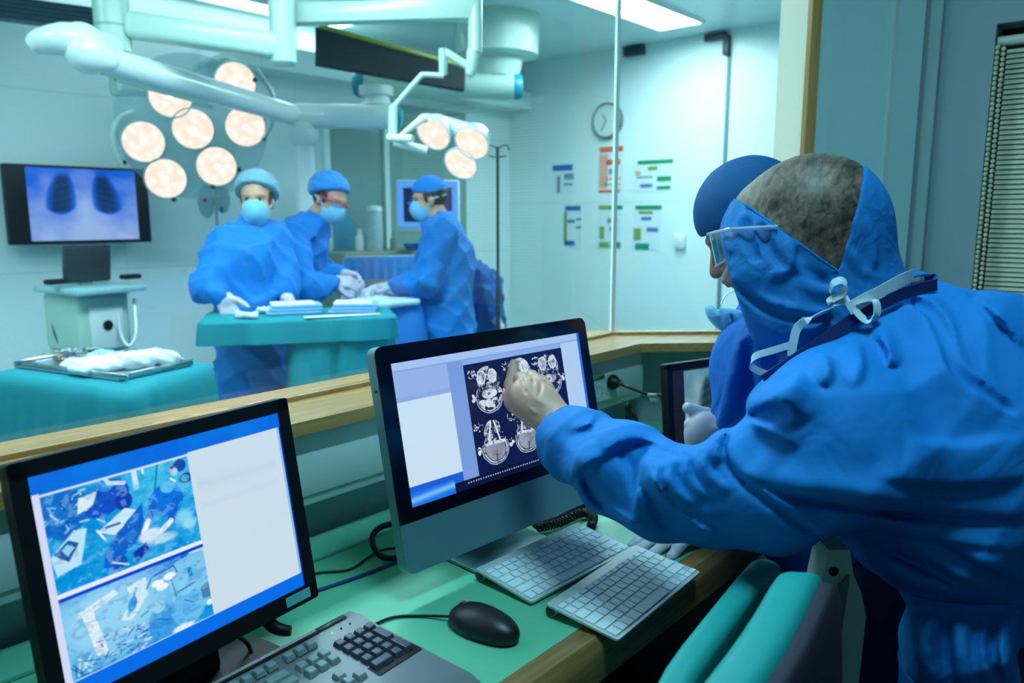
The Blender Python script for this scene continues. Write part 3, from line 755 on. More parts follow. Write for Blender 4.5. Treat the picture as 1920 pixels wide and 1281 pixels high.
def image_panel(name, o, e1, e2, W_, H_, arr, strength, parent, lift=0.0, thick=0.0015):
    """a lit display: a fine grid whose vertices carry the picture; row 0 of arr is the top"""
    h_, w_ = arr.shape[:2]; e1 = unit(e1); e2 = unit(e2); n = np.cross(e1, e2); n = n if n @ (C0 - o) > 0 else -n
    org = parent_world(parent)
    u, v = np.meshgrid(np.linspace(0, W_, w_), np.linspace(H_, 0, h_))
    P = (o + n * lift - org) + u[..., None] * e1 + v[..., None] * e2
    P = P.reshape(-1, 3)
    i = np.arange((h_ - 1) * (w_ - 1)); r_, c_ = i // (w_ - 1), i % (w_ - 1); a = r_ * w_ + c_
    F = np.stack([a, a + w_, a + w_ + 1, a + 1], 1)
    me = bpy.data.meshes.new(name); me.vertices.add(len(P)); me.vertices.foreach_set('co', P.astype(np.float32).ravel())
    me.loops.add(len(F) * 4); me.loops.foreach_set('vertex_index', F.astype(np.int32).ravel())
    me.polygons.add(len(F)); me.polygons.foreach_set('loop_start', np.arange(0, len(F) * 4, 4, dtype=np.int32)); me.update(calc_edges=True)
    at = me.color_attributes.new('picture', 'FLOAT_COLOR', 'POINT')
    at.data.foreach_set('color', np.concatenate([arr.reshape(-1, 3), np.ones((h_ * w_, 1))], 1).astype(np.float32).ravel())
    key = 'display %.2f' % strength
    if key not in MATS:
        m = bpy.data.materials.new(key); m.use_nodes = True; nt = m.node_tree; b = nt.nodes['Principled BSDF']
        b.inputs['Base Color'].default_value = (0.004, 0.004, 0.006, 1); b.inputs['Roughness'].default_value = 0.25
        ca = nt.nodes.new('ShaderNodeVertexColor'); ca.layer_name = 'picture'
        nt.links.new(ca.outputs[0], b.inputs['Emission Color']); b.inputs['Emission Strength'].default_value = strength
        m.cycles.emission_sampling = 'NONE'; MATS[key] = m
    me.materials.append(MATS[key])
    ob = bpy.data.objects.new(name, me); COL.objects.link(ob); ob.parent = parent
    return ob

ty = WY - 0.13
A0, A1 = ony(20, 458, ty), ony(286, 458, ty); zt0 = ony(150, 312, ty)[2]; zb_ = ony(150, 457, ty)[2]
t = thing('wall_television', 'dark wide wall display with a blue chest x-ray glowing in it', 'display', ((A0[0] + A1[0]) / 2, WY, zb_))
MB().box(((A0[0] + A1[0]) / 2, ty + .03, (zt0 + zb_) / 2), (A1[0] - A0[0], 0.06, zt0 - zb_), bev=.008).build('bezel', M_black, t)
MB().box(((A0[0] + A1[0]) / 2, ty + .1, (zt0 + zb_) / 2), (.3, 0.08, .25)).build('wall_bracket', M_dark, t)
s0, s1 = ony(60, 457, ty), ony(262, 457, ty)
image_panel('screen', V3(s0[0], ty, zb_ + .02), (1, 0, 0), (0, 0, 1), s1[0] - s0[0], zt0 - zb_ - .035, xray_paint(90, 120), .9, t, lift=.002)

dc = 4.0
base = Q(168, 640, dc); base[2] = 0
t = thing('ultrasound_cart', 'white ultrasound cart with a dark flat monitor and hanging cables', 'medical cart', base)
exc = unit(V3(1, 0.15, 0)); eyc = V3(-exc[1], exc[0], 0)
zc = lambda py: Q(168, py, dc)[2]
MB().box(V3(base[0], base[1], (zc(655) + zc(545)) / 2), (.27, .34, zc(545) - zc(655)), ex=exc, bev=.03, seg=3).build('cabinet', M_pend, t)
MB().box(V3(base[0], base[1], zc(655) / 2 + .05), (.30, .40, zc(655) - .1), ex=exc, bev=.02).build('base', M_pend, t)
for sx in (-1, 1):
    for sy in (-1, 1):
        cc = V3(base[0], base[1], 0.05) + exc * sx * .15 + eyc * sy * .2
        MB().lathe(cc - exc * .015, exc, [(.03, 0), (.05, .004), (.05, .026), (.03, .03)], 20).build('wheel', M_dark, t)
fr = -eyc
MB().box(V3(base[0], base[1], (zc(648) + zc(568)) / 2) + fr * .175, (.17, .012, zc(568) - zc(648)), ex=exc, bev=.005).build('front_panel', M_pendw, t)
MB().lathe(V3(base[0], base[1], zc(604)) + fr * .18, fr, [(.024, 0), (.026, .006), (.02, .012)], 20).build('dial', M_black, t)
MB().box(V3(base[0], base[1], zc(538)) + fr * .05, (.36, .42, .035), ex=exc, bev=.012).build('keyboard_shelf', M_housing, t)
for s in (-1, 1): MB().box(V3(base[0], base[1], zc(520)) + exc * s * .19 + fr * .1, (.1, .05, .025), ex=exc, bev=.008).build('grip', M_black, t)
MB().box(V3(base[0], base[1], zc(535) + .05), (.06, .06, .12), ex=exc, bev=.01).build('neck', M_pend, t)
MB().box(V3(base[0], base[1], zc(492)) + fr * .04, (.235, .04, zc(457) - zc(527)), ex=exc, ez=UP - fr * -.12, bev=.012).build('monitor', mat('monitor shell', (34, 44, 50), 0.5), t)
for px, sg in ((112, -1), (128, 1), (235, 1)):
    MB().tube([Q(px + 10, 545, dc), Q(px - 12, 565, dc - .05), Q(px - 10, 620, dc - .08), Q(px + 6, 648, dc - .08), Q(px + 20, 625, dc - .05), Q(px + 16, 560, dc)], .008, 8, 6).build('cable', M_dark if px < 200 else M_pendw, t)
MB().box(Q(122, 602, dc - .03), (.06, .07, .13), bev=.02).build('probe_holder', M_dark, t)

# ---------------------------------------------------------------- draped tables
def drape(name, m, corners, z, z0, parent=None, flare=.05, amp=.022, seed=0, top=None, nper=160, nv=22, k=.05):
    """cloth over a rectangular table: rounded outline, hanging skirt with folds"""
    c = [np.asarray(q, float)[:2] for q in corners]; cen = sum(c) / 4
    per = []
    for i in range(4):
        a, b_, d_ = c[i - 1], c[i], c[(i + 1) % 4]; ea, ed_ = unit(a - b_), unit(d_ - b_)
        for s in np.linspace(0, 1, 6): per.append(((1 - s) ** 2) * (b_ + ea * k) + 2 * s * (1 - s) * b_ + s * s * (b_ + ed_ * k))
    per = np.array(per + [per[0]]); L = np.r_[0, np.cumsum(np.linalg.norm(np.diff(per, axis=0), axis=1))]
    s = np.linspace(0, L[-1], nper, endpoint=False); ring = np.stack([np.interp(s, L, per[:, i]) for i in (0, 1)], 1)
    tg = np.roll(ring, -1, 0) - np.roll(ring, 1, 0); nr = np.stack([tg[:, 1], -tg[:, 0]], 1); nr /= np.linalg.norm(nr, axis=1)[:, None]
    if ((ring - cen) * nr).sum() < 0: nr = -nr
    r = np.random.default_rng(seed); ph = r.random(6) * 6.28
    fold = sum(np.sin(2 * math.pi * s / L[-1] * f + ph[i]) / (1 + .35 * i) for i, f in enumerate((7, 11, 17, 23, 31, 5)))
    V = [np.r_[cen, z]]; rows = []
    for q in (.35, .7, .9, 1.0):
        rows.append(np.c_[cen + (ring - cen) * q, np.full(nper, z - (.004 if q == 1 else 0))])
    for j in range(1, nv + 1):
        f = j / nv; zz = z - .006 - (z - z0) * f ** 1.05
        w = flare * f ** .7 + amp * f ** .8 * fold / 2.2
        rows.append(np.c_[ring + nr * (0.008 + w)[:, None] if np.ndim(w) else ring, np.full(nper, zz)])
    V = np.vstack([V] + rows); F = [(0, 1 + i, 1 + (i + 1) % nper) for i in range(nper)]
    for j in range(len(rows) - 1):
        for i in range(nper):
            a = 1 + j * nper + i; b_ = 1 + j * nper + (i + 1) % nper; F.append((a, a + nper, b_ + nper, b_))
    bb = MB(); bb.add(V, F); return bb.build(name, m, parent, angle=180)

def table_legs(parent, corners, z):
    cen = sum(np.asarray(q)[:2] for q in corners) / 4
    cc = [cen + (np.asarray(q)[:2] - cen) * .86 for q in corners]
    MB().prism((0, 0, z - .03), (1, 0, 0), (0, 1, 0), [tuple(q) for q in cc], .022).build('table_top', M_steel, parent, smooth=False)
    for q in cc:
        q2 = cen + (q - cen) * .95; MB().tube([(q2[0], q2[1], .0), (q2[0], q2[1], z - .03)], .013, 12).build('leg', M_steel, parent)

M_gauze = mat('gauze', (218, 232, 238), 0.9, noise=0.1, nscale=60, bump=0.6, bscale=160)
M_gauzeb = mat('blue gauze', (150, 200, 226), 0.9, bump=0.5, bscale=160)
M_gold = mat('brass', (196, 170, 96), 0.35, metal=0.8)
zL = .84
A_, B_, D_ = onz(238, 734, zL), onz(404, 680, zL), onz(172, 655, zL)
E_ = A_ + (D_ - B_)
cornersL = [A_, B_, D_, E_]
t = thing('instrument_table', 'low table under a teal drape at the lower left of the theatre', 'table', ((A_ + D_) / 2) * V3(1, 1, 0))
table_legs(t, cornersL, zL)
drape('drape', M_teal, cornersL, zL, .12, t, seed=3, flare=.06, amp=.03)
# crossed tape mark on the drape corner is a lighter folded flap
ua, ub = unit(E_ - A_), unit(B_ - A_); cL_ = (A_ + D_) / 2
tr_ = thing('instrument_tray', 'steel tray of instruments on the low teal table', 'tray', V3(cL_[0], cL_[1], zL))
L1, L2 = np.linalg.norm(E_ - A_), np.linalg.norm(B_ - A_)
def tl(a, b_, h=.0): return A_ + ua * L1 * a + ub * L2 * b_ + UP * h
TRAY_MID = tl(.52, .5, .006)
MB().box(TRAY_MID, (L1 * .8, L2 * .62, .008), ex=ua, bev=.003).build('base', M_steel, tr_)
b = MB()
for s in (-1, 1):
    b.box(TRAY_MID + ub * s * L2 * .31 + UP * .01, (L1 * .8, .006, .02), ex=ua); b.box(TRAY_MID + ua * s * L1 * .4 + UP * .01, (.006, L2 * .62, .02), ex=ua)
b.build('rim', M_steel, tr_)
r = np.random.default_rng(4)
for i in range(14):
    c = tl(.52 + r.uniform(-.02, .36), .5 + r.uniform(-.2, .24), .02 + .004 * (i % 3)); an = r.uniform(-.5, .5) + .6
    e = ua * math.cos(an) + ub * math.sin(an); e2 = np.cross(UP, e); ln = r.uniform(.06, .085)
    gold = i % 3 == 0
    b = MB(); sp = .012
    for s in (-1, 1):
        b.tube([c - e * ln + e2 * s * .004, c, c + e * ln * .7 - e2 * s * sp], .0035, 6)
        b.tube([c + e * ln * .7 - e2 * s * sp + (e * math.cos(q) + e2 * math.sin(q)) * .013 + e * .012 for q in np.linspace(0, 6.28, 10, endpoint=False)], .0028, 6, closed=True)
    tag(b.build('surgical_scissors', M_gold if gold else M_steel), ('brass-handled' if gold else 'steel') + ' scissor-shaped instrument lying among others on the steel tray', 'instrument', 'gold instruments on the tray' if gold else 'steel instruments on the tray')
def lump(name, c, rx, ry, rz, m, label, cat, group=None, seed=0, ex=(1, 0, 0)):
    rr = np.random.default_rng(seed); c = np.asarray(c, float); ex = unit(ex); ey = np.cross(UP, ex)
    f = Field(c - V3(rx + ry, rx + ry, rz * 2) * 1.15 - .01, c + V3(rx + ry, rx + ry, rz * 2) * 1.15 + .01, max(.006, min(rx, ry) / 12))
    for i in range(9):
        o = ex * rr.uniform(-.62, .62) * rx + ey * rr.uniform(-.62, .62) * ry + UP * rr.uniform(.25, .7) * rz
        f.ell(c + o, (rx * .42, ry * .42, rz * rr.uniform(.5, .8)), k=.012)
    f.warp(lambda X, Y, Z: .0045 * (np.sin(X * 95 + 3 * np.sin(Y * 60)) * np.sin(Y * 110 + 2 * np.sin(X * 50))) + .003 * np.sin(Z * 160 + X * 90))
    f.half(c, -UP, .004)
    return tag(f.build(name, m), label, cat, group)
lump('gauze_pile', tl(.46, .36, .01), .13, .09, .035, M_gauze, 'crumpled white gauze in the middle of the instrument tray', 'gauze', 'gauze on the left tray', 1, ua)
lump('gauze_pile', tl(.3, .62, .01), .12, .1, .045, M_gauze, 'crumpled white gauze at the right end of the instrument tray', 'gauze', 'gauze on the left tray', 2, ua)
lump('gauze_pile', tl(.6, .62, .01), .08, .06, .03, M_gauzeb, 'pale blue gauze behind the white gauze on the tray', 'gauze', 'gauze on the left tray', 3, ua)

# table in front of the surgeons
zM = .93
F1, F2 = onz(372, 604, zM), onz(742, 592, zM)
um = unit(F2 - F1); vm = V3(-um[1], um[0], 0); vm = vm if vm @ FW > 0 else -vm
dpt = .42
cornersM = [F1, F2, F2 + vm * dpt, F1 + vm * dpt]
t = thing('instrument_table', 'teal draped table in front of the nurse and surgeon', 'table', ((F1 + F2) / 2 + vm * dpt / 2) * V3(1, 1, 0))
table_legs(t, [F1 + (F2 - F1) * .45, F2, F2 + vm * dpt, F1 + (F2 - F1) * .45 + vm * dpt], zM)
drape('drape', M_teal, cornersM, zM, .83, t, seed=8, flare=.01, amp=.010)
mid_ = lambda a, b_: F1 + (F2 - F1) * a + vm * dpt * b_
drape('hanging_drape', M_teal, [mid_(.46, .06), mid_(.985, .06), mid_(.985, .94), mid_(.46, .94)], zM - .012, .12, t, seed=9, flare=.05, amp=.03, k=.03)
def tm(a, b_, h=0.): return F1 + um * np.linalg.norm(F2 - F1) * a + vm * dpt * b_ + UP * h
M_fold = mat('folded drape', (120, 176, 220), 0.85); M_paper = mat('paper white', (226, 236, 240), 0.7)
for i, (a, b_, w_, h_, rz) in enumerate(((.46, .55, .25, .19, .10), (.79, .5, .22, .19, -.12))):
    c = tm(a, b_, .0); e = um * math.cos(rz) + vm * math.sin(rz)
    t = thing('folded_drape', ['folded blue drape with a white sheet on top, left of two on the teal table', 'folded blue drape with a white sheet on top, right of two on the teal table'][i], 'folded drape', c, 'folded drapes on the table')
    for j in range(3): MB().box(c + UP * (.008 + .014 * j) + e * .008 * j, (w_ - .01 * j, h_ - .01 * j, .013), ex=e, bev=.006).build('fold', M_fold, t)
    MB().box(c + UP * .046, (w_ * .8, h_ * .85, .005), ex=e, bev=.002).build('sheet', M_paper, t)
t = tag(MB().box(tm(.72, .08, .004), (.34, .05, .004), ex=um + vm * .12).build('paper_strip', M_paper), 'long strip of white paper at the front edge of the teal table', 'paper')
for i, (a, b_) in enumerate(((.2, .2), (.3, .55), (.26, .12))):
    lump('gauze_swab', tm(a, b_, .004), .04, .035, .022, M_gauze, ['small white swab near the nurse\'s gloved hand', 'small white swab against the left folded drape', 'small white swab at the front edge of the teal table'][i], 'swab', 'swabs on the teal table', 20 + i)

# operating table under drapes
M_bdrape = mat('blue drape', (30, 120, 205), 0.75, noise=0.05, nscale=12)
M_wdrape = mat('white drape', (206, 226, 238), 0.8)
po = Q(712, 560, 4.62); po[2] = 0
t = thing('operating_table', 'operating table with the patient under pale blue and white drapes', 'operating table', po)
eo = unit(V3(.62, .78, 0)); fo = V3(eo[1], -eo[0], 0)
MB().box(po + UP * .82, (.78, .38, .06), ex=eo, bev=.02).build('table_top', M_dark, t)
MB().box(po + UP * .42, (.25, .25, .76), ex=eo, bev=.03).build('column', M_steel, t)
MB().box(po + UP * .03, (.7, .42, .06), ex=eo, bev=.02).build('base', M_steel, t)
cc = [po + eo * sx * .42 + fo * sy * .22 for sx, sy in ((-1, -1), (1, -1), (1, 1), (-1, 1))]
drape('drape', M_bdrape, cc, .90, .3, t, seed=12, flare=.05, amp=.02)
f = Field(po + V3(-.45, -.7, .8), po + V3(.45, .7, 1.2), .015)
f.chain([(po - eo * .40 + UP * .86, .08), (po - eo * .1 + UP * .86, .10), (po + eo * .25 + UP * .86, .10)], .08)
for q in range(8): f.cone(po + eo * (-.5 + .1 * q) - fo * .2 + UP * .90, po + eo * (-.45 + .1 * q) + fo * .2 + UP * .92, .03, .02, .04)
f.half(po + UP * .885, -UP, .01); f.build('patient_drape', M_wdrape, t)
t = thing('anaesthesia_screen', 'upright blue drape hung between surgeon and right nurse', 'drape', Q(715, 545, 5.22))
p0, p1 = Q(645, 484, 5.2), Q(798, 480, 5.24); zlow = .95
MB().tube([p0, p1], .012, 10).build('rail', M_steel, t)
for p in (p0, p1): MB().tube([p, (p[0], p[1], 0)], .012, 10).build('post', M_steel, t)
v = []; nx, nz = 60, 12; nn = unit(np.cross(p1 - p0, UP))
for i in range(nx + 1):
    for j in range(nz + 1):
        p = p0 + (p1 - p0) * (i / nx); f_ = j / nz; p = p + nn * (.018 * math.sin(i * .9) * f_ + .014 - .0)
        v.append((p[0], p[1], p[2] * (1 - f_) + zlow * f_ + .004))
n1 = len(v); v2 = [tuple(np.array(q) + nn * .004) for q in v]
idx = lambda i, j: i * (nz + 1) + j
Fq = [(idx(i, j), idx(i + 1, j), idx(i + 1, j + 1), idx(i, j + 1)) for i in range(nx) for j in range(nz)]
Fq += [tuple(n1 + k for k in f_[::-1]) for f_ in Fq]
bb = MB(); bb.add(v + v2, Fq); bb.build('cloth', mat('screen drape', (70, 150, 215), 0.8), t, angle=180)

# ---------------------------------------------------------------- equipment behind the surgeons
t = thing('iv_stand', 'dark slim infusion stand in front of the pale theatre wall', 'stand', Q(934, 605, 4.35) * V3(1, 1, 0))
pt = Q(933, 275, 4.35); pb_ = V3(pt[0], pt[1], .03)
MB().tube([pb_, V3(pt[0], pt[1], .95)], .014, 10).build('lower_pole', M_dark, t)
MB().tube([V3(pt[0], pt[1], .95), pt], .009, 10).build('pole', M_dark, t)
for s in (-1, 1):
    MB().tube([pt - UP * .01, pt + RT * .05 * s + UP * .01, pt + RT * .065 * s - UP * .02], .004, 8, 4).build('hook', M_dark, t)
    MB().tube([pt - UP * .06, pt + RT * .05 * s - UP * .05], .004, 8).build('hook', M_dark, t)
for k in range(5):
    a = k * 2 * math.pi / 5; MB().tube([pb_ + UP * .03, pb_ + V3(math.cos(a), math.sin(a), 0) * .25 + UP * -.0], .012, 8).build('foot', M_dark, t)

dm = 5.75; mp0, mp1 = Q(744, 435, dm), Q(862, 435, dm)
t = thing('vital_monitor', 'white framed monitor with blue glowing edge behind the right nurse', 'monitor', Q(803, 437, dm))
e1 = unit((mp1 - mp0) * V3(1, 1, 0)); wid = np.linalg.norm(mp1 - mp0); hgt = Q(803, 340, dm)[2] - Q(803, 437, dm)[2]; nb = np.cross(e1, UP); nb = nb if nb @ FW > 0 else -nb
m0 = mp0
MB().box(m0 + e1 * wid / 2 + UP * hgt / 2 + nb * .03, (wid, .05, hgt), ex=e1, bev=.012).build('bezel', M_pendw, t)
vv = np.zeros((40, 56, 3)); vv[:] = lin((90, 165, 255)); vv[6:35, 6:50] = lin((10, 26, 70))
vv[10:32, 38:48] = lin((70, 40, 120)); vv[12:30, 10:34] = lin((14, 40, 104)); vv[18:20, 10:34] = lin((40, 120, 220)); vv[24:26, 10:30] = lin((120, 60, 150))
image_panel('screen', m0 + e1 * .01 + UP * .035, e1, UP, wid - .02, hgt - .045, vv, 1.0, t, lift=.004)
pmid = m0 + e1 * wid / 2 + nb * .06
MB().tube([pmid + UP * .1, V3(pmid[0], pmid[1], .85)], .03, 14).build('stand', M_pend, t)
dq = 5.7
cab = Q(715, 520, dq); cab[2] = 0
t = thing('anaesthesia_cabinet', 'grey-green anaesthesia cabinet against the back wall behind the surgeons', 'cabinet', cab)
ztop = Q(715, 470, dq)[2]
MB().box(V3(cab[0] + .1, cab[1] + .1, (ztop - .06) / 2 + .06), (1.0, .4, ztop - .06), bev=.015).build('body', mat('cabinet', (112, 132, 118), 0.5), t)
for i in range(3): MB().box(V3(cab[0] + .1, cab[1] - .108, ztop - .14 - i * .22), (.88, .016, .2), bev=.006).build('drawer', mat('drawer front', (140, 162, 150), 0.45), t)
for sx in (-1, 1):
    for sy in (-1, 1): MB().lathe(V3(cab[0] + .1 + sx * .4, cab[1] + .1 + sy * .15, .03) - V3(.015, 0, 0), (1, 0, 0), [(.03, 0), (.03, .03)], 16).build('wheel', M_dark, t)
M_clear = mat('clear plastic', (176, 206, 210), 0.2, alpha=.75)
def on_cab(px, z=None): p = Q(px, 470, dq - .02); return V3(p[0], p[1], ztop)
p = on_cab(705); t = thing('gas_flask', 'tall white-capped glass cylinder standing on the anaesthesia cabinet', 'flask', p)
hh = Q(705, 386, dq)[2] - ztop
MB().lathe(p, UP, [(.05, 0), (.055, .01), (.055, hh * .8), (.045, hh * .86)], 24).build('cylinder', M_clear, t)
MB().lathe(p + UP * hh * .86, UP, [(.05, 0), (.056, .01), (.05, hh * .12), (.02, hh * .14)], 24).build('cap', M_pendw, t)
p = on_cab(675); t = tag(MB().lathe(p, UP, [(.03, 0), (.032, .01), (.032, .1), (.018, .12), (.02, .14), (.02, .16)], 20).build('bottle', M_pendw), 'small white bottle left of the tall glass cylinder', 'bottle')
p = on_cab(775); t = thing('kidney_bowl', 'teal-blue bowl on a small stand beside the right nurse', 'bowl', p)
MB().lathe(p, UP, [(.035, 0), (.06, .02), (.075, .055), (.068, .055), (.05, .02), (.0001, .012)], 28).build('bowl', mat('bowl blue', (30, 110, 170), 0.4), t)
p = on_cab(785) - V3(0, .1, 0); tag(MB().box(p + V3(.0, -.0, .035), (.11, .07, .07), bev=.006).build('yellow_box', mat('yellow plastic', (210, 178, 50), 0.5)), 'small yellow box in front of the blue bowl', 'box')
p = on_cab(738); tag(MB().lathe(p, UP, [(.025, 0), (.025, .09), (.01, .1), (.01, .14)], 16).build('syringe_pump', mat('pump grey', (120, 130, 128), 0.4)), 'grey upright syringe pump right of the glass cylinder', 'pump')
p = Q(668, 470, dq + .1)
t = thing('wall_screen', 'curved teal panel rising behind the leaning surgeon', 'panel', V3(p[0], p[1], ztop))
b = MB(); pts = []
for i in range(13):
    s = i / 12; pts.append((s * .3, .32 - .22 * s * s - .02 * math.sin(s * 3)))
poly = [(0, 0), (.3, 0)] + pts[::-1]
b.prism(Q(628, 470, dq + .05), (1, 0, 0), UP, poly, .02, e3=(0, 1, 0)); b.build('sheet', mat('teal panel', (70, 150, 182), 0.4), t, smooth=False)
# infusion bags behind the first nurse
t = thing('iv_stand', 'steel infusion stand with clear bags behind the left nurse', 'stand', Q(405, 560, 4.95) * V3(1, 1, 0))
pt = Q(402, 330, 4.95); MB().tube([V3(pt[0], pt[1], .05), pt], .01, 10).build('pole', M_steel, t)
for k in range(5):
    a = k * 2 * math.pi / 5; MB().tube([V3(pt[0], pt[1], .06), V3(pt[0], pt[1], .012) + V3(math.cos(a), math.sin(a), 0) * .25], .012, 8).build('foot', M_steel, t)
MB().tube([pt - RT * .08, pt + RT * .08], .005, 8).build('hook', M_steel, t)
for k, (dx, hh) in enumerate(((-.06, .22), (.045, .19))):
    q = Q(402, 345, 4.93) + RT * dx
    f = Field(q - V3(.09, .09, hh + .03), q + V3(.09, .09, .03), .008)
    f.ell(q - UP * hh * .5, (.055, .02, hh * .5), [RT, _f0, UP], .01)
    bag = tag(f.build('infusion_bag', M_clear), ['clear infusion bag with a red mark, on the steel stand', 'clear infusion bag with a blue port, on the steel stand'][k], 'infusion bag', 'infusion bags')
    MB().box(q - UP * hh * (.45 if k == 0 else .85) - _f0 * .022, (.02, .004, .03), ex=RT).build('mark', mat('red mark', (180, 60, 60), 0.5) if k == 0 else INK['b'], bag)
for k, (px, py) in enumerate(((30, 312), (8, 352), (96, 305))):
    pass
# ================================================================== THE DESK
DZ = .76; DY0 = .592
dk = thing('desk', 'mint green desk with a brown wooden front edge under the window', 'desk', (0.7, 0.9, 0))
DX0, DX1 = -1.0, 2.06
pl = [(DX0, DY0 + .045), (2.2, DY0 + .045), (2.2, .98), (1.97, 1.22), (DX0, 1.22)]
MB().prism((0, 0, DZ - .03), (1, 0, 0), (0, 1, 0), pl, .03).build('worktop', M_desk, dk, smooth=False)
b = MB()
prof = [(0, -.066), (.012, -.072), (.04, -.072), (.045, -.066), (.045, 0), (.012, 0), (.002, -.010), (0, -.03)]
b.prism((DX0, DY0, DZ), (0, 1, 0), UP, [(q[0], q[1]) for q in prof], 2.2 - DX0, e3=(1, 0, 0))
b.build('edge_trim', M_edge, dk)
MB().box(((DX0 + 1.9) / 2, 1.176, DZ + .004), (1.9 - DX0, .088, .008), bev=.002).build('rear_strip', mat('strip laminate', (98, 176, 150), .45), dk)
for x in (-.7, .45, 1.55):
    MB().box((x, .93, (DZ - .03) / 2), (.03, .55, DZ - .03)).build('leg', M_dark, dk)

# ---------------------------------------------------------------- canvas for pictures
class Canvas:
    def __init__(self, h, w, rgb): self.a = np.zeros((h, w, 3)); self.a[:] = lin(rgb); self.h = h; self.w = w; y, x = np.mgrid[0:h, 0:w]; self.u = (x + .5) / w; self.v = (y + .5) / h
    def mix(self, m, rgb): m = np.clip(m, 0, 1)[..., None]; self.a = self.a * (1 - m) + lin(rgb) * m; return self
    def rect(self, u0, v0, u1, v1, rgb, al=1.0): return self.mix(((self.u >= u0) & (self.u < u1) & (self.v >= v0) & (self.v < v1)) * al, rgb)
    def ell(self, cu, cv, ru, rv, rgb, rot=0., soft=.08, al=1.0):
        asp = self.w / self.h; x = (self.u - cu) * asp; y = self.v - cv; c, s = math.cos(rot), math.sin(rot)
        d = np.hypot((x * c + y * s) / (ru * asp), (-x * s + y * c) / rv); return self.mix(np.clip((1 - d) / soft + .5, 0, 1) * al, rgb)
    def line(self, p, q, wd, rgb, al=1.0):
        asp = self.w / self.h; ax, ay = p[0] * asp, p[1]; bx, by = q[0] * asp, q[1]; x = self.u * asp; y = self.v
        L = (bx - ax) ** 2 + (by - ay) ** 2 + 1e-9; t = np.clip(((x - ax) * (bx - ax) + (y - ay) * (by - ay)) / L, 0, 1)
        d = np.hypot(x - ax - t * (bx - ax), y - ay - t * (by - ay)); return self.mix(np.clip((wd - d) * self.h * .8 + .5, 0, 1) * al, rgb)
    def poly(self, pts, rgb, al=1.0):
        ins = np.zeros(self.u.shape, bool); n = len(pts)
        for i in range(n):
            (x0, y0), (x1, y1) = pts[i], pts[(i + 1) % n]
            c = ((y0 > self.v) != (y1 > self.v)); ins ^= c & (self.u < (x1 - x0) * (self.v - y0) / ((y1 - y0) if abs(y1 - y0) > 1e-9 else 1e-9) + x0)
        return self.mix(ins * al, rgb)
    def paste(self, img, u0, v0): h, w = img.shape[:2]; y = int(round(v0 * self.h)); x = int(round(u0 * self.w)); h = min(h, self.h - y); w = min(w, self.w - x); self.a[y:y + h, x:x + w] = img[:h, :w]; return self

def slice_scan(h, w, seed, kind):
    """one cross-section scan of a head: bright bone outline, fine structure, grey brain"""
    y, x = np.mgrid[0:h, 0:w]; u = (x + .5) / w * 2 - 1; v = (y + .5) / h * 2 - 1
    N = [vnoise((h, w), c, seed + 10 * i, 4, .62) for i, c in enumerate(((5, 4), (8, 7), (12, 10), (18, 14)))]
    def ridge(n, wd): return np.clip(1 - np.abs(n - .5) / wd, 0, 1)
    u = u + .10 * (N[0] - .5); v0 = v; v = v + .08 * (N[1] - .5)
    img = np.zeros((h, w))
    # skull: a rounded back of the head and a narrower, ragged face
    rb = np.hypot(u / .70, (v - .30) / .60); rf = np.hypot(u / (.66 if kind == 0 else .56), (v + .32) / .60)
    out = np.minimum(rb, rf + (.16 if kind == 1 else .05)); inside = out < 1
    skin = np.clip(1 - np.abs(out - .97) / .035, 0, 1) * np.where(v > .1, 1, N[2] > .46)
    bone = np.clip(1 - np.abs(rb - .84) / .07, 0, 1) * (v > (.30 if kind == 0 else .05)) * np.where(N[3] > .40, 1, .3)
    img = np.maximum(img, skin * .9); img = np.maximum(img, bone)
    face = inside & (v < (.22 if kind == 0 else .02)) & (out < .95)
    tissue = np.clip((N[1] - .42) * 3.2, 0, 1) * .85 + ridge(N[2], .05) * .5 - ridge(N[3], .04) * .8 - (N[2] < .43) * .7
    img = np.where(face, np.maximum(img * .8, np.clip(tissue, 0, 1)), img)
    for s in (-1, 1):
        e = np.hypot((u - s * .30) / .24, (v + .50) / .27)
        if kind == 0: img = np.where(e < 1, np.where(e > .82, .95, np.clip(.55 + (N[2] - .5) * 1.6, 0, 1)), img)
        else: img = np.where((np.abs(u - s * .26 * (1.1 + v)) < .04) & (v < .05) & (v > -.8), .95, img)
    if kind == 1: img = np.where((np.abs(u) < .06) & (v < -.1) & (v > -.75) & (N[2] < .55), .05, img); 
    if kind == 0:
        d = np.hypot(u / .40, (v - .16) / .19); img = np.where(d < 1, np.clip(.75 + (N[1] - .5) * 1.4 - ridge(N[3], .03) * .6, .1, 1), img)
        img = np.where(np.hypot(u / .10, (v - .16) / .07) < 1, .22, img); img = np.where(np.abs(np.hypot(u / .12, (v - .16) / .09) - 1) < .2, 1, img)
        low = (rb < .77) & (v > .36); img = np.where(low, np.where(N[1] > .5, .9, .02) * (ridge(N[2], .03) < .6), img)
    else:
        d = rb / .74; brain = (d < 1) & (v > .08)
        img = np.where(brain, .36 + .35 * (N[1] - .5) - .14 * ridge(N[2], .03), img)
        img = np.where(brain & (np.abs(u) < .035) & (v > .45), .08, img); img = np.where((np.abs(v - .05) < .06) & (np.abs(u) < .55) & inside, np.clip(.9 - ridge(N[2], .06), 0, 1), img)
    for s in (-1, 1):
        e = np.hypot((u - s * .82) / .10, (v - .22) / .16); img = np.where((e < 1) & (N[2] > .48), .9, img)
    fl = (np.hypot((u + .72) / .24, (v + .66) / .18) < 1) & (ridge(N[2], .05) > .3) & (out > 1.02); img = np.where(fl, .85, img)
    return np.clip(img, 0, 1)

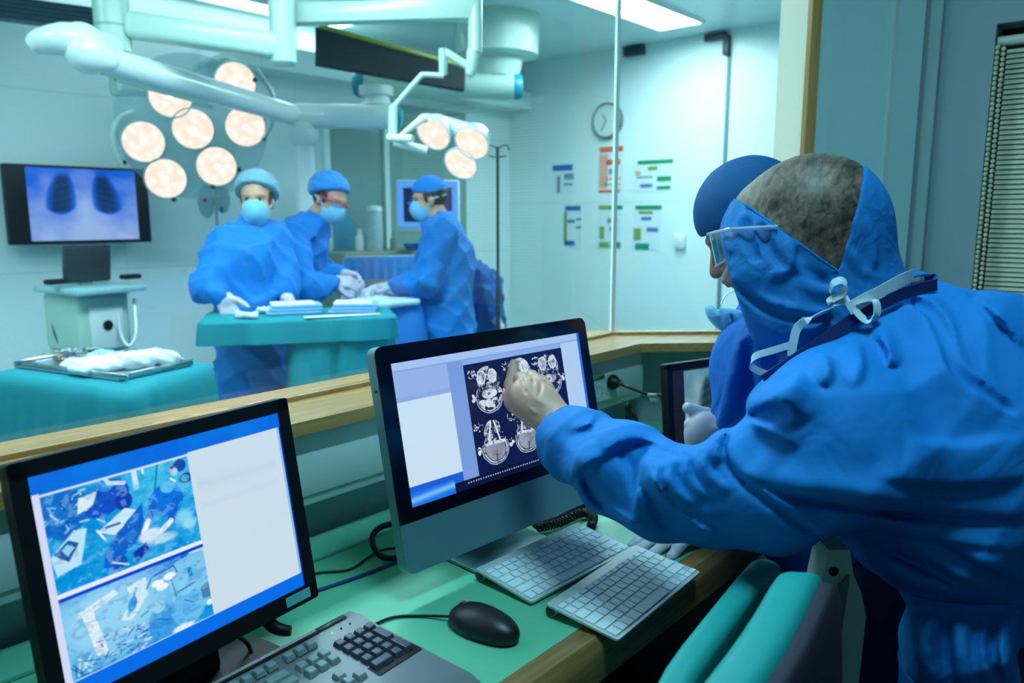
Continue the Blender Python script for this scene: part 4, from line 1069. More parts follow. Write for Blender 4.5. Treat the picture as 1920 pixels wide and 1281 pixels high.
def scan_screen(H_, W_):
    c = Canvas(H_, W_, (140, 176, 232))
    c.rect(0, 0, 1, .055, (168, 198, 244)); c.rect(0.0, .055, 1, .065, (128, 166, 226))
    c.rect(0, .065, .245, .27, (150, 182, 234)); c.rect(0, .24, .245, .272, (142, 174, 228))
    c.rect(0, .275, .245, .86, (204, 228, 246)); c.rect(.245, .065, .32, .86, (122, 158, 222))
    c.rect(0, .86, .245, .93, (30, 96, 214)); c.rect(0, .90, .20, 1, (20, 118, 240))
    c.mix(np.exp(-((c.v - .955 + c.u * .1) / .02) ** 2) * (c.u < .2), (120, 190, 250))
    c.rect(.32, .10, .875, .93, (12, 22, 66)); c.rect(.2, .93, .875, 1, (12, 18, 52)); c.rect(.245, .86, .32, .93, (126, 160, 224))
    c.rect(.875, .065, 1, 1, (176, 208, 242)); c.rect(.985, .0, 1, 1, (40, 110, 226))
    dots = ((np.floor(c.u * 160) % 2) == 0); c.mix((np.abs(c.v - .955) < .004) * dots * (c.u > .26) * (c.u < .86), (150, 180, 230))
    n = vnoise((H_, W_), (8, 10), 77); dk = ((c.u > .32) & (c.u < .875) & (c.v > .1) & (c.v < .93)); c.mix(dk * np.clip(n - .45, 0, 1) * .6, (26, 40, 104))
    for k, (cu, cv, kind) in enumerate(((.432, .315, 0), (.612, .30, 0), (.780, .305, 0), (.425, .71, 1), (.605, .695, 1), (.775, .71, 1))):
        w_, h_ = int(.205 * W_), int(.40 * H_); im = slice_scan(h_, w_, 5 + k * 3, kind)
        x0 = int((cu - .1025) * W_); y0 = int((cv - .20) * H_); im = im[:, :min(w_, int(.875 * W_) - x0)]; w_ = im.shape[1]; base = c.a[y0:y0 + h_, x0:x0 + w_]
        hi = lin((222, 238, 255)); c.a[y0:y0 + h_, x0:x0 + w_] = base * (1 - im[..., None]) + hi * im[..., None]
    return c.a

def camera_view(h, w, which):
    """one of the two theatre views on the left monitor"""
    c = Canvas(h, w, (0, 150, 226)); n = vnoise((h, w), (5, 6), 31 + which); n2 = vnoise((h, w), (16, 20), 90 + which)
    c.mix(np.clip((n - .4) * 1.2, 0, .6), (60, 190, 240))
    rr = np.random.default_rng(which + 3)
    if which == 0:
        c.ell(.88, .12, .35, .3, (70, 205, 245), soft=.8, al=.7)
        c.poly([(0, 0), (.2, 0), (.36, .2), (.12, .52), (0, .4)], (20, 70, 190), .6)
        for i in range(46):
            p = (rr.uniform(0, .33), rr.uniform(.02, .45)); q = (p[0] + rr.uniform(-.06, .08), p[1] + rr.uniform(-.05, .08)); c.line(p, q, .006, [(120, 220, 255), (10, 40, 150), (190, 240, 255), (20, 90, 200)][i % 4])
        c.poly([(.22, .12), (.34, .1), (.29, .26), (.2, .27)], (220, 242, 255))
        c.ell(.44, .17, .11, .15, (20, 84, 200)); c.ell(.40, .07, .05, .06, (50, 140, 235)); c.ell(.35, .3, .1, .08, (16, 80, 205)); c.ell(.5, .28, .06, .1, (14, 60, 180))
        c.line((.42, .05), (.52, .09), .022, (200, 236, 250)); c.line((.42, .05), (.4, -.03), .02, (190, 232, 250)); c.line((.6, -.02), (.6, .17), .028, (206, 240, 252)); c.ell(.6, .18, .02, .03, (150, 215, 245)); c.line((.66, -.02), (.66, .05), .012, (220, 245, 250))
        c.line((.77, 0), (.7, .4), .006, (10, 40, 120))
        c.ell(.93, .08, .05, .07, (30, 80, 170)); c.ell(.96, .24, .05, .06, (8, 40, 110), soft=.2); c.ell(.96, .24, .032, .04, (50, 160, 220)); c.ell(.88, .13, .03, .05, (170, 220, 245)); c.ell(.87, .08, .014, .018, (190, 20, 90))
        c.poly([(.0, .62), (.16, .42), (.24, .44), (.17, .78), (.02, .82)], (190, 232, 250)); c.poly([(.02, .6), (.12, .5), (.18, .56), (.1, .72)], (30, 90, 170)); c.poly([(.07, .58), (.11, .54), (.15, .59), (.1, .66)], (150, 210, 240))
        c.poly([(.3, .52), (.5, .36), (.58, .42), (.42, .62)], (205, 238, 252)); c.line((.36, .5), (.45, .5), .012, (30, 80, 170)); c.line((.3, .5), (.34, .62), .01, (230, 250, 255))
        c.poly([(.33, .74), (.5, .5), (.62, .36), (.61, .56), (.55, .72), (.36, .96), (.3, .9)], (10, 104, 214)); c.ell(.5, .66, .1, .11, (20, 96, 206)); c.poly([(.46, .66), (.53, .6), (.56, .68), (.49, .74)], (40, 130, 226))
        c.ell(.79, .42, .13, .18, (10, 118, 226)); c.ell(.82, .27, .06, .075, (70, 186, 244)); c.line((.7, .42), (.64, .58), .045, (14, 110, 220)); c.line((.86, .46), (.8, .66), .045, (14, 100, 214)); c.line((.85, .2), (.88, .24), .01, (240, 250, 255))
        c.line((.64, .58), (.6, .68), .03, (240, 250, 255)); c.line((.8, .66), (.72, .74), .03, (240, 250, 255)); c.ell(.64, .74, .08, .07, (224, 240, 255), soft=.4); c.ell(.72, .82, .1, .05, (180, 226, 250), soft=.6)
        c.poly([(.5, .86), (.6, .8), (.62, .9), (.52, .97)], (12, 50, 170)); c.ell(.4, .9, .06, .07, (20, 80, 190)); c.line((.36, .88), (.46, .96), .008, (210, 235, 250))
        c.ell(.9, .66, .06, .07, (130, 215, 248), soft=.7); c.ell(.93, .76, .05, .06, (150, 225, 250), soft=.7)
    else:
        c.rect(0, 0, 1, .12, (6, 96, 220), .7); c.ell(.3, .4, .4, .5, (150, 215, 248), soft=.8); c.poly([(.7, .1), (1, 0), (1, .75), (.72, .75)], (140, 210, 245), .8)
        c.poly([(.1, .22), (.34, .1), (.36, .17), (.19, .27), (.24, .82), (.17, .84), (.12, .3)], (226, 244, 252)); c.line((.1, .26), (.3, .18), .02, (200, 234, 250))
        c.poly([(.42, .14), (.56, .1), (.55, .34), (.42, .58), (.34, .52), (.44, .34)], (214, 240, 250)); c.line((.48, .2), (.4, .5), .02, (120, 200, 240)); c.ell(.44, .38, .03, .1, (60, 160, 230), rot=.4)
        c.line((.55, .26), (.6, .14), .012, (20, 80, 170)); c.line((.6, .14), (.76, .1), .012, (30, 110, 190)); c.line((.76, .1), (.78, .2), .01, (30, 110, 190))
        for p in ((.63, .25), (.72, .22), (.66, .32)): c.ell(p[0], p[1], .045, .045, (245, 252, 255)); 
        c.line((.73, .28), (.75, .6), .006, (20, 70, 160)); c.rect(.85, .2, .93, .36, (90, 190, 235)); c.rect(.86, .22, .89, .34, (30, 120, 200)); c.line((.9, .0), (1, .02), .03, (190, 230, 250))
        for i in range(60):
            p = (rr.uniform(.2, .5), rr.uniform(.58, .98)); q = (p[0] + rr.uniform(-.05, .06), p[1] + rr.uniform(-.06, .06)); c.line(p, q, .007, [(210, 240, 255), (10, 60, 160), (30, 140, 220), (20, 80, 180)][i % 4])
        c.rect(.0, .74, .14, 1, (90, 190, 240)); 
        for i in range(12): c.line((rr.uniform(0, .15), rr.uniform(.74, 1)), (rr.uniform(0, .2), rr.uniform(.74, 1)), .007, (10, 70, 170) if i % 2 else (220, 244, 255))
        c.ell(.62, .8, .1, .26, (60, 160, 232)); c.ell(.61, .56, .05, .08, (150, 215, 245)); c.ell(.82, .74, .13, .24, (100, 190, 242)); c.ell(.82, .46, .065, .1, (130, 210, 245)); c.line((.76, .48), (.9, .44), .008, (20, 70, 160)); c.line((.9, .7), (.98, .8), .05, (110, 196, 242)); c.ell(1, .8, .04, .04, (240, 250, 255))
        c.line((.58, .7), (.66, .78), .008, (20, 90, 190)); c.line((.8, .62), (.86, .7), .008, (30, 120, 210)); c.poly([(.93, .55), (1, .5), (1, .72), (.94, .74)], (20, 60, 150), .7)
        c.ell(.76, .98, .08, .05, (230, 246, 255), soft=.4)
    c.mix((n2 > .62) * .25, (150, 220, 250)); c.mix((n2 < .36) * .25, (0, 60, 170))
    return c.a

def camera_screen(H_, W_):
    c = Canvas(H_, W_, (206, 226, 244))
    c.rect(0, 0, 1, .085, (10, 104, 226)); c.mix((c.v < .085) * np.clip(vnoise((H_, W_), (4, 5), 8) - .4, 0, 1) * .8, (0, 160, 240))
    c.rect(.0, .085, .56, .09, (4, 120, 230)); c.rect(0, .085, .03, 1, (214, 222, 250))
    w_ = int(.53 * W_); h1 = int(.43 * H_)
    c.paste(camera_view(h1, w_, 0), .03, .10); c.paste(camera_view(int(.355 * H_), w_, 1), .03, .565)
    c.rect(.03, .53, .56, .55, (232, 240, 252)); c.rect(.03, .55, .56, .566, (2, 70, 210))
    c.rect(.56, .085, .98, .915, (206, 226, 240)); b_ = np.exp(-((c.v - .23 - .05 * c.u) / .025) ** 2) + .5 * np.exp(-((c.v - .37) / .012) ** 2); c.mix((c.u > .58) * (c.u < .95) * b_ * .4 * np.clip(vnoise((H_, W_), (3, 4), 3) * 1.6, 0, 1), (150, 206, 226))
    c.rect(0.03, .92, 1, 1, (6, 110, 236)); c.rect(.98, .085, .99, .92, (150, 190, 230)); c.rect(.99, .085, 1, 1, (0, 60, 160))
    return c.a

def panel_axes(yaw, tilt):
    e1 = V3(math.cos(yaw), math.sin(yaw), 0); n = V3(-math.sin(yaw), math.cos(yaw), 0)
    e2 = UP * math.cos(tilt) + n * math.sin(tilt); return e1, e2, np.cross(e1, e2)      # last: towards the viewer

# ---------------------------------------------------------------- silver all-in-one computer
IO = V3(.763, .885, .811); IE1, IE2, IN = panel_axes(math.radians(-3.535), math.radians(11.9)); IW, IH = .528, .37
def ip(u, v, w_=0.0): return IO + IE1 * u + IE2 * v + IN * w_
cen = ip(IW / 2, 0)
t = thing('desktop_computer', 'silver all-in-one computer whose screen shows six brain scans', 'computer', V3(cen[0], cen[1] + .03, DZ))
MB().prism(ip(0, 0, -.022), IE1, IE2, rrect(IW, IH, .016), .0215, e3=IN).build('case', M_alu, t)
b = MB(); b.prism(ip(0, 0, -.0005), IE1, IE2, [(p[0], p[1]) for p in rrect(IW, IH, .016) if p[1] > .1] + [(0, .082), (IW, .082)], .0022, e3=IN); b.build('glass_front', mat('glossy black', (6, 8, 20), .12), t)
b = MB(); b.prism(ip(0.0, 0, -.0005), IE1, IE2, [p for p in rrect(IW, .12, .016) if p[1] < .02 and p[0] > .1] + [(IW, .0815), (0, .0815)] + [p for p in rrect(IW, .12, .016) if p[1] < .02 and p[0] < .1], .0016, e3=IN); b.build('chin', M_alu, t)
image_panel('screen', ip(.028, .104, .0022), IE1, IE2, IW - .056, IH - .134, scan_screen(400, 580), .95, t, lift=.0006)
bc = ip(IW / 2, .20, -.05)
MB().add(*(lambda P: (P, [(0, 1, 2, 3), (7, 6, 5, 4), (0, 4, 5, 1), (1, 5, 6, 2), (2, 6, 7, 3), (3, 7, 4, 0)]))([ip(.05, .05, -.02), ip(IW - .05, .05, -.02), ip(IW - .05, IH - .05, -.02), ip(.05, IH - .05, -.02), ip(.15, .12, -.05), ip(IW - .15, .12, -.05), ip(IW - .15, IH - .12, -.05), ip(.15, IH - .12, -.05)])).build('back_bulge', M_alu, t)
fc = V3(cen[0] - .01, cen[1] + .06, DZ + .0045); fy = V3(-IE1[1], IE1[0], 0)
MB().box(fc, (.2, .19, .007), ex=IE1, bev=.003).build('foot', M_alu, t)
MB().prism(fc + fy * .085 - IE1 * .09, fy, UP, [(-.002, .0), (.008, .0), (-.02, .2), (-.055, .26), (-.058, .25), (-.03, .19)], .18, e3=IE1).build('stand_leg', M_alu, t)
MB().tube([ip(.0005, .30 + 0.0, -.009), ip(-.0015, .30, -.009)], .003, 8).build('port', M_dark, t)

# ---------------------------------------------------------------- black monitor
LO = V3(.243, .862, .83); LE1, LE2, LN = panel_axes(math.radians(7.213), math.radians(9.605)); LW, LH = .37, .296
def lp(u, v, w_=0.): return LO + LE1 * u + LE2 * v + LN * w_
t = thing('monitor', 'black square monitor with two camera views of the theatre, at the lower left', 'monitor', V3(lp(LW / 2, 0)[0], lp(LW / 2, 0)[1] + .05, DZ))
b = MB(); bz = .0185
b.prism(lp(0, 0, -.018), LE1, LE2, rrect(LW, LH, .006), .014, e3=LN)
for u0, v0, w_, h_ in ((0, 0, bz, LH), (LW - bz, 0, bz, LH), (0, 0, LW, bz + .006), (0, LH - bz, LW, bz)): b.prism(lp(u0, v0, -.006), LE1, LE2, rrect(w_, h_, .004, 3), .0085, e3=LN)
b.build('bezel', M_black, t)
MB().prism(lp(.06, .05, -.05), LE1, LE2, rrect(LW - .12, LH - .1, .02), .034, e3=LN).build('rear_shell', M_black, t)
image_panel('screen', lp(bz - .0005, bz + .0055, -.0005), LE1, LE2, LW - 2 * bz + .001, LH - 2 * bz - .005, camera_screen(300, 380), .95, t, lift=.0006)
MB().prism(lp(LW - .057, .006, .0026), LE1, LE2, rrect(.043, .014, .001, 2), .0005, e3=LN).build('sticker', mat('teal sticker', (96, 190, 190), .5), t)
MB().prism(lp(LW / 2 - .045, -.05, -.06), LE1, LE2, rrect(.09, .19, .01), .014, e3=LN).build('stand_neck', M_black, t)
fcl = V3(lp(LW / 2, 0)[0] - .0, lp(LW / 2, 0)[1] - .01, DZ)
MB().prism(fcl - LE1 * .125 - V3(-LE1[1], LE1[0], 0) * .10, LE1, V3(-LE1[1], LE1[0], 0), rrect(.25, .2, .05), .016, e3=UP).build('stand_foot', M_black, t)
MB().tube([lp(.285, .004, -.012), lp(.292, -.012, -.006), lp(.3, -.02, .004), lp(.306, -.022, .012)], [.009, .009, .008, .007], 12, 4).build('cable_hook', M_black, t)

# ---------------------------------------------------------------- black monitor with the chest x-ray, in the far corner
RO_top = Q(1249, 684, 1.74); re1, re2, rn = panel_axes(math.radians(-17), math.radians(6)); RWd, RHt = .37, .265
RO = RO_top - re2 * RHt
def rp(u, v, w_=0.): return RO + re1 * u + re2 * v + rn * w_
t = thing('monitor', 'black monitor showing a pale chest x-ray in the corner behind the doctors', 'monitor', V3(*(rp(RWd / 2, 0)[:2]), DZ))
b = MB(); bz = .016
b.prism(rp(0, 0, -.02), re1, re2, rrect(RWd, RHt, .006), .016, e3=rn)
for u0, v0, w_, h_ in ((0, 0, bz, RHt), (RWd - bz, 0, bz, RHt), (0, 0, RWd, bz), (0, RHt - bz, RWd, bz)): b.prism(rp(u0, v0, -.006), re1, re2, rrect(w_, h_, .004, 3), .0085, e3=rn)
b.build('bezel', M_black, t)
sw, sh = 160, 130; cv_ = Canvas(sh, sw, (28, 28, 36)); xr = xray_paint(sh - 8, 116, (16, 34, 44), (104, 160, 178), (196, 224, 236)); cv_.paste(xr, .115, .02)
image_panel('screen', rp(bz, bz, -.001), re1, re2, RWd - 2 * bz, RHt - 2 * bz, cv_.a, .7, t, lift=.0006)
q = rp(RWd / 2, .0, -.03); q[2] = max(q[2], DZ + .02); MB().box(V3(q[0], q[1], (q[2] + DZ) / 2 + .03), (.08, .02, q[2] - DZ + .06), ex=re1, bev=.004).build('stand_neck', M_black, t)
MB().lathe(V3(q[0], q[1], DZ), UP, [(.1, 0), (.1, .006), (.06, .014), (.03, .016)], 32).build('stand_foot', M_black, t)

# ---------------------------------------------------------------- the two slim aluminium keyboards
M_key = mat('white key', (226, 238, 240), .45); M_kbd = mat('keyboard aluminium', (206, 214, 212), .38, metal=.3)
KW, KD = .281, .131
def slim_keyboard(label, back_left, back_right):
    ex = unit((back_right - back_left) * V3(1, 1, 0)); ey = V3(-ex[1], ex[0], 0)
    o = V3(back_left[0], back_left[1], DZ)
    t = thing('keyboard', label, 'keyboard', o, 'slim keyboards')
    t.rotation_euler = (0, 0, math.atan2(ex[1], ex[0]))
    return t
def build_slim(t):
    """local frame: x to the right, y away from the typist; back-left corner at the origin"""
    def L(mb, name, m): 
        o = mb.build(name, m, t); o.location = (0, 0, 0); return o
    back = parent_world(t)
    X, Y, Z = V3(1, 0, 0), V3(0, 1, 0), V3(0, 0, 1); o = back
    sl = V3(0, math.cos(.11), math.sin(.11)); up = np.cross(X, sl)
    front = o + V3(0, -KD, .0045)
    pl = MB(); pl.prism(front, X, sl, rrect(KW, KD, .006), .0035, e3=up); L(pl, 'plate', M_kbd)
    MB_ = MB(); MB_.tube([o + V3(.003, -.008, .0105), o + V3(KW - .003, -.008, .0105)], .0092, 20); L(MB_, 'battery_tube', M_kbd)
    MB_ = MB(); MB_.lathe(o + V3(.003, -.008, .0105), -X, [(.0085, 0), (.008, .0015), (.001, .002)], 20); L(MB_, 'tube_cap', M_dark)
    proto = {}
    def key(x, y, w_, h_):
        k = (round(w_, 4), round(h_, 4))
        if k not in proto:
            mb = MB(); mb.prism(o, X, sl, rrect(w_, h_, .0014, 3), .0022, e3=up); ob = L(mb, 'key', M_key); proto[k] = ob
        else:
            ob = proto[k].copy(); COL.objects.link(ob); ob.parent = t
        p = V3(0, -KD, .0045) + X * x + sl * y + up * .0034
        ob.location = Vector(p.tolist())
    g = .0032; p = .019; x0 = .0065; kh = .0158
    rows = [[1.5] + [1] * 10 + [1] * 0]
    yb = .007
    # bottom row
    x = x0
    for w_ in (1, 1, 1, 1.28, 4.92, 1.28, 1):
        key(x, yb, w_ * p - g, kh + .002); x += w_ * p
    key(x, yb, p - g, .0082); key(x + p, yb, p - g, .0082); key(x + p, yb + .0096, p - g, .0082); key(x + 2 * p, yb, p - g, .0082)
    yr = yb + .021
    for row in ([2.28] + [1] * 10 + [2.2], [1.78] + [1] * 11 + [1.7], [1.5] + [1] * 12 + [.98], [1] * 13 + [1.48]):
        x = x0; s = (KW - 2 * x0 + g) / (sum(row) * p)
        for w_ in row: key(x, yr, w_ * p * s - g, kh); x += w_ * p * s
        yr += p
    x = x0; s = (KW - 2 * x0 + g) / (14 * p)
    for _ in range(14): key(x, yr, p * s - g, .0088); x += p * s
kb1 = onz(890, 1073, DZ + .016), onz(1087, 983, DZ + .016)
kb2 = onz(1022, 1139, DZ + .016), onz(1192, 1025, DZ + .016)
t = slim_keyboard('slim silver keyboard with white keys lying just in front of the computer foot', *kb1); build_slim(t)
t = slim_keyboard('slim silver keyboard with white keys at the desk edge, nearer the chairs', *kb2); build_slim(t)

# ---------------------------------------------------------------- black full-size keyboard (right part in the picture)
kz = DZ + .02
P_br, P_fr = onz(655, 1148, kz), onz(905, 1262, kz)          # back right and front right corner
P_bl = onz(510, 1268, kz)
ey = unit((P_br - P_fr) * V3(1, 1, 0)); exk = V3(ey[1], -ey[0], 0)
t = thing('keyboard', 'large black and grey keyboard with a number pad, at the bottom of the picture', 'keyboard', V3(P_br[0], P_br[1], DZ))
M_kgrey = mat('keyboard grey', (112, 120, 124), .4, metal=.2); M_kblack = mat('keycap black', (58, 62, 78), .45)
M_kmid = mat('keycap grey', (128, 146, 146), .45)
KL = .44; KD2 = np.linalg.norm((P_br - P_fr)[:2])
ori = V3(P_br[0], P_br[1], DZ)                               # back right corner; x runs left, y runs to the typist
def kp(x, y, z=0.): return ori - exk * x - ey * y + UP * z
sec = [(0, 0), (0, .022), (.03, .026), (.045, .022), (KD2 - .045, .013), (KD2 - .02, .012), (KD2, .004), (KD2, 0)]
MB().prism(kp(KL, 0), -ey, UP, sec, KL, e3=exk).build('body', M_kgrey, t)
def surf(y): return .022 - (y - .045) / (KD2 - .09) * .009 if y > .045 else .0245
def cap_key(x, y, w_, h_, m=M_kblack, leg=None):
    """key from x (left edge distance from right side) ..."""
    z = surf(y + h_ / 2); b = MB()
    p = [kp(x, y, z), kp(x + w_, y, z), kp(x + w_, y + h_, z - .0009), kp(x, y + h_, z - .0009)]
    i_ = .0022; q = [kp(x + i_, y + .001, z + .0075), kp(x + w_ - i_, y + .001, z + .0075), kp(x + w_ - i_, y + h_ - i_ * 1.4, z + .0065), kp(x + i_, y + h_ - i_ * 1.4, z + .0065)]
    b.add(p + q, [(3, 2, 1, 0), (4, 5, 6, 7), (0, 1, 5, 4), (1, 2, 6, 5), (2, 3, 7, 6), (3, 0, 4, 7)])
    o_ = b.build('key', m, t, smooth=False); mod = o_.modifiers.new('b', 'BEVEL'); mod.width = .0012; mod.segments = 2
    if leg:
        glyph(o_, leg, kp(x + w_ * .62, y + h_ * .52, z + .0073), .0045)
SEG = {'0': 'abcdef', '1': 'bc', '2': 'abged', '3': 'abgcd', '4': 'fgbc', '5': 'afgcd', '6': 'afgedc', '7': 'abc', '8': 'abcdefg', '9': 'abcdfg', '-': 'g', '+': 'gh', '/': 'i', '*': 'ghij'}
M_leg = mat('legend', (200, 214, 220), .5)
def glyph(parent, ch, c, s):
    seg = {'a': ((-.5, 1), (.5, 1)), 'b': ((.5, 1), (.5, 0)), 'c': ((.5, 0), (.5, -1)), 'd': ((-.5, -1), (.5, -1)), 'e': ((-.5, 0), (-.5, -1)), 'f': ((-.5, 1), (-.5, 0)), 'g': ((-.5, 0), (.5, 0)), 'h': ((0, .5), (0, -.5)), 'i': ((-.5, -1), (.5, 1)), 'j': ((-.5, 1), (.5, -1))}
    b = MB(); h = s * .5
    for k in SEG[ch]:
        (x0, y0), (x1, y1) = seg[k]; b.tube([c + exk * x0 * h + ey * y0 * h, c + exk * x1 * h + ey * y1 * h], s * .07, 5)
    b.build('legend', M_leg, parent)
kpt = .0185; gp = .0022
MB().prism(kp(.006 + 4 * kpt + .004, .052, surf(.05) - .0042), exk, -ey, rrect(4 * kpt + .008, 5 * kpt + .012, .003), .005).build('key_well', M_black, t)
MB().prism(kp(.0945 + 3 * kpt, .052, surf(.05) - .0042), exk, -ey, rrect(3 * kpt + .006, 1 * kpt + .008, .003), .005).build('key_well', M_black, t)
x0, y0 = .008, .056
pad = [[('-', 0), ('*', 1), ('/', 2), (None, 3)], [(None, 0), ('9', 1), ('8', 2), ('7', 3)], [(None, 9), ('6', 1), ('5', 2), ('4', 3)], [(None, 0), ('3', 1), ('2', 2), ('1', 3)], [(None, 9), (None, 1), ('0', 2), (None, 9)]]
for r_, row in enumerate(pad):
    for ch, cidx in row:
        if cidx == 9: continue
        w_, h_ = kpt - gp, kpt - gp
        if cidx == 0 and r_ in (1, 3): h_ = 2 * kpt - gp
        if ch == '0': w_ = 2 * kpt - gp
        cap_key(x0 + cidx * kpt, y0 + r_ * kpt, w_, h_, M_kblack, ch)
nx0 = .008 + 4 * kpt + .012
for c_ in range(3):
    cap_key(nx0 + c_ * kpt, .030, kpt - gp, .0145, M_kmid)
    for r_ in range(2): cap_key(nx0 + c_ * kpt, y0 + .002 + r_ * kpt, kpt - gp, kpt - gp, M_kmid)
cap_key(nx0 + kpt, y0 + 3 * kpt, kpt - gp, kpt - gp, M_kmid)
for c_ in range(3): cap_key(nx0 + c_ * kpt, y0 + 4 * kpt, kpt - gp, kpt - gp, M_kmid)
mx0 = nx0 + 3 * kpt + .01
for i in range(12): cap_key(mx0 + i * kpt + (i // 4) * .008, .030, kpt - gp, .0145, M_kmid)
for r_ in range(4):
    x = mx0; cap_key(x, y0 + r_ * kpt, (2, 1.5, 2.2, 2.6)[r_] * kpt - gp, kpt - gp, M_kmid); x += (2, 1.5, 2.2, 2.6)[r_] * kpt
    for c_ in range(7): cap_key(x, y0 + r_ * kpt, kpt - gp, kpt - gp, M_kmid); x += kpt
MB().box(kp(.045, .012, .0262), (.052, .010, .0012), ex=exk).build('logo_plate', mat('plate dark', (60, 72, 72), .4), t)
for i in range(3): MB().lathe(kp(.028 + i * .017, .034, .0245), UP, [(.0016, 0), (.0016, .0016), (.001, .002)], 10).build('indicator_light', emat('green led', (120, 255, 60), 1.5) if i == 2 else M_dark, t)
MB().box(kp(.008 + 8.9 * kpt, .016, .0262), (.2, .006, .002), ex=exk, bev=.0009).build('groove', M_black, t)

# ---------------------------------------------------------------- mouse
m0, m1 = onz(852, 1150, DZ + .01), onz(958, 1195, DZ + .01)
mc = (m0 + m1) / 2; me1 = unit((m0 - m1) * V3(1, 1, 0)); me2 = V3(-me1[1], me1[0], 0); mc[2] = DZ
f = Field(mc - V3(.09, .09, .01), mc + V3(.09, .09, .06), .0016)
f.ell(mc - me1 * .012 + UP * .012, (.056, .031, .026), [me1, me2, UP], .006); f.ell(mc + me1 * .02 + UP * .01, (.04, .029, .021), [me1, me2, UP], .02)
f.half(mc + UP * .0005, -UP, .002)
t = tag(f.build('computer_mouse', mat('mouse black', (20, 20, 24), .42, bump=.05, bscale=900)), 'black computer mouse with a red scroll wheel beside the big keyboard', 'mouse')
pr = t.location
def mpart(mb, name, m): return mb.build(name, m, t)
wv = mc + me1 * .036 + UP * .027
MB().lathe(wv - me2 * .0045, me2, [(.004, 0), (.0085, .001), (.0085, .008), (.004, .009)], 20).build('scroll_wheel', mat('red rubber', (150, 26, 20), .5), t)
MB().tube([mc + me1 * .006 + me2 * s * .021 + UP * .0315 for s in (-1, -.4, .4, 1)], .0009, 6, 3).build('button_seam', M_dark, t)

# ---------------------------------------------------------------- cables
M_cable = mat('cable black', (14, 14, 16), .5)
def cable(label, pts, r, m=None, name='cable', group=None, k=8):
    return tag(MB().tube(pts, r, 10, k).build(name, m or M_cable), label, 'cable', group)
zc_ = DZ + .003
def dsk(px, py, r=.003): return onz(px, py, DZ + r)
cable('thin black mouse cable passing behind the big keyboard', [dsk(444, 1198), dsk(470, 1212), dsk(520, 1223), dsk(570, 1217), dsk(632, 1207), dsk(680, 1182), dsk(735, 1158), dsk(790, 1155), dsk(842, 1156, .008)], .0022)
cable('black cable hanging in front of the left monitor foot', [lp(.24, .0, -.03), dsk(462, 1205, .03), dsk(475, 1232, .012), dsk(498, 1262), dsk(516, 1290)], .003)
cable('thick black cable loop left of the silver computer', [onz(770, 1046, DZ + .008), onz(722, 1046, DZ + .008), onz(703, 1030, DZ + .02), onz(698, 1008, DZ + .035), onz(712, 990, DZ + .05), onz(740, 982, DZ + .06), onz(780, 984, DZ + .05), onz(800, 990, DZ + .008)], .0055)
cable('thin black cable winding from the left monitor to the computer', [dsk(560, 1082), dsk(600, 1074), dsk(655, 1068), dsk(690, 1046), dsk(718, 1031), dsk(765, 1026)], .002)
cable('dark blue network cable crossing the green desk', [dsk(560, 1118), dsk(600, 1106), dsk(660, 1086), dsk(710, 1067), dsk(775, 1042)], .0032, mat('cable blue', (10, 48, 120), .45))
# power lead, plug and tag
sp = V3(1.648 + .052 * 1 - .012 + .016, 1.1655, .906); sp = ony(1145, 716, 1.165)
t = thing('power_plug', 'black mains plug with its lead in the wall socket under the sill', 'plug', sp)
MB().lathe(sp, (0, -1, 0), [(.019, 0), (.021, .004), (.02, .014), (.012, .024), (.008, .032)], 20).build('plug_head', M_cable, t)
MB().tube([sp + V3(0, -.026, 0), Q(1172, 723, 1.98), Q(1212, 738, 1.95), Q(1252, 743, 1.92), Q(1300, 760, 1.9), Q(1330, 800, 1.95)], [.007, .005, .0038, .0035, .0035, .0035], 10, 6).build('lead', M_cable, t)
q = Q(1230, 741, 1.935); MB().box(q, (.042, .009, .007), ex=RT, bev=.002).build('label_clip', mat('clip', (140, 160, 160), .3), t)
MB().prism(q - RT * .018 - UP * .003, RT, -UP, [(0, 0), (.034, 0), (.03, .016), (.018, .022), (.006, .016)], .0012).build('label_flag', M_clear, t)
tag(MB().tube([onz(1190, 850, DZ + .003), onz(1186, 810, DZ + .1), onz(1176, 765, DZ + .17), onz(1182, 762, DZ + .17), onz(1196, 800, DZ + .12), onz(1204, 850, DZ + .003)], .0045, 10, 8).build('cable', M_cable), 'black cable standing in a narrow loop in the dark corner', 'cable')
tag(MB().tube([dsk(1222, 828), dsk(1235, 815), dsk(1262, 815), dsk(1272, 826), dsk(1262, 834), dsk(1238, 832)], .004, 10, 8, closed=True).build('cable', M_cable), 'black cable coil lying at the foot of the corner monitor', 'cable')
pts = []
path, _ = catmull([onz(1008, 990, DZ + .012), onz(1050, 980, DZ + .012), onz(1090, 962, DZ + .012), onz(1112, 968, DZ + .012), onz(1108, 988, DZ + .012)], [1] * 5, 60)
for i, p in enumerate(path):
    a = i * .85; T = unit(path[min(i + 1, len(path) - 1)] - path[max(i - 1, 0)]); n1_ = np.cross(T, UP); pts.append(p + n1_ * math.cos(a) * .008 + UP * math.sin(a) * .008)
tag(MB().tube(pts, .0021, 8).build('telephone_cord', M_cable), 'black coiled telephone cord under the right end of the computer', 'cord')
tag(MB().tube([onz(1000, 985, DZ + .006), onz(1045, 972, DZ + .008), onz(1085, 952, DZ + .008), onz(1115, 944, DZ + .008), onz(1118, 955, DZ + .006)], .006, 10, 8).build('cable', M_cable), 'thick black cable arched behind the coiled cord', 'cable')

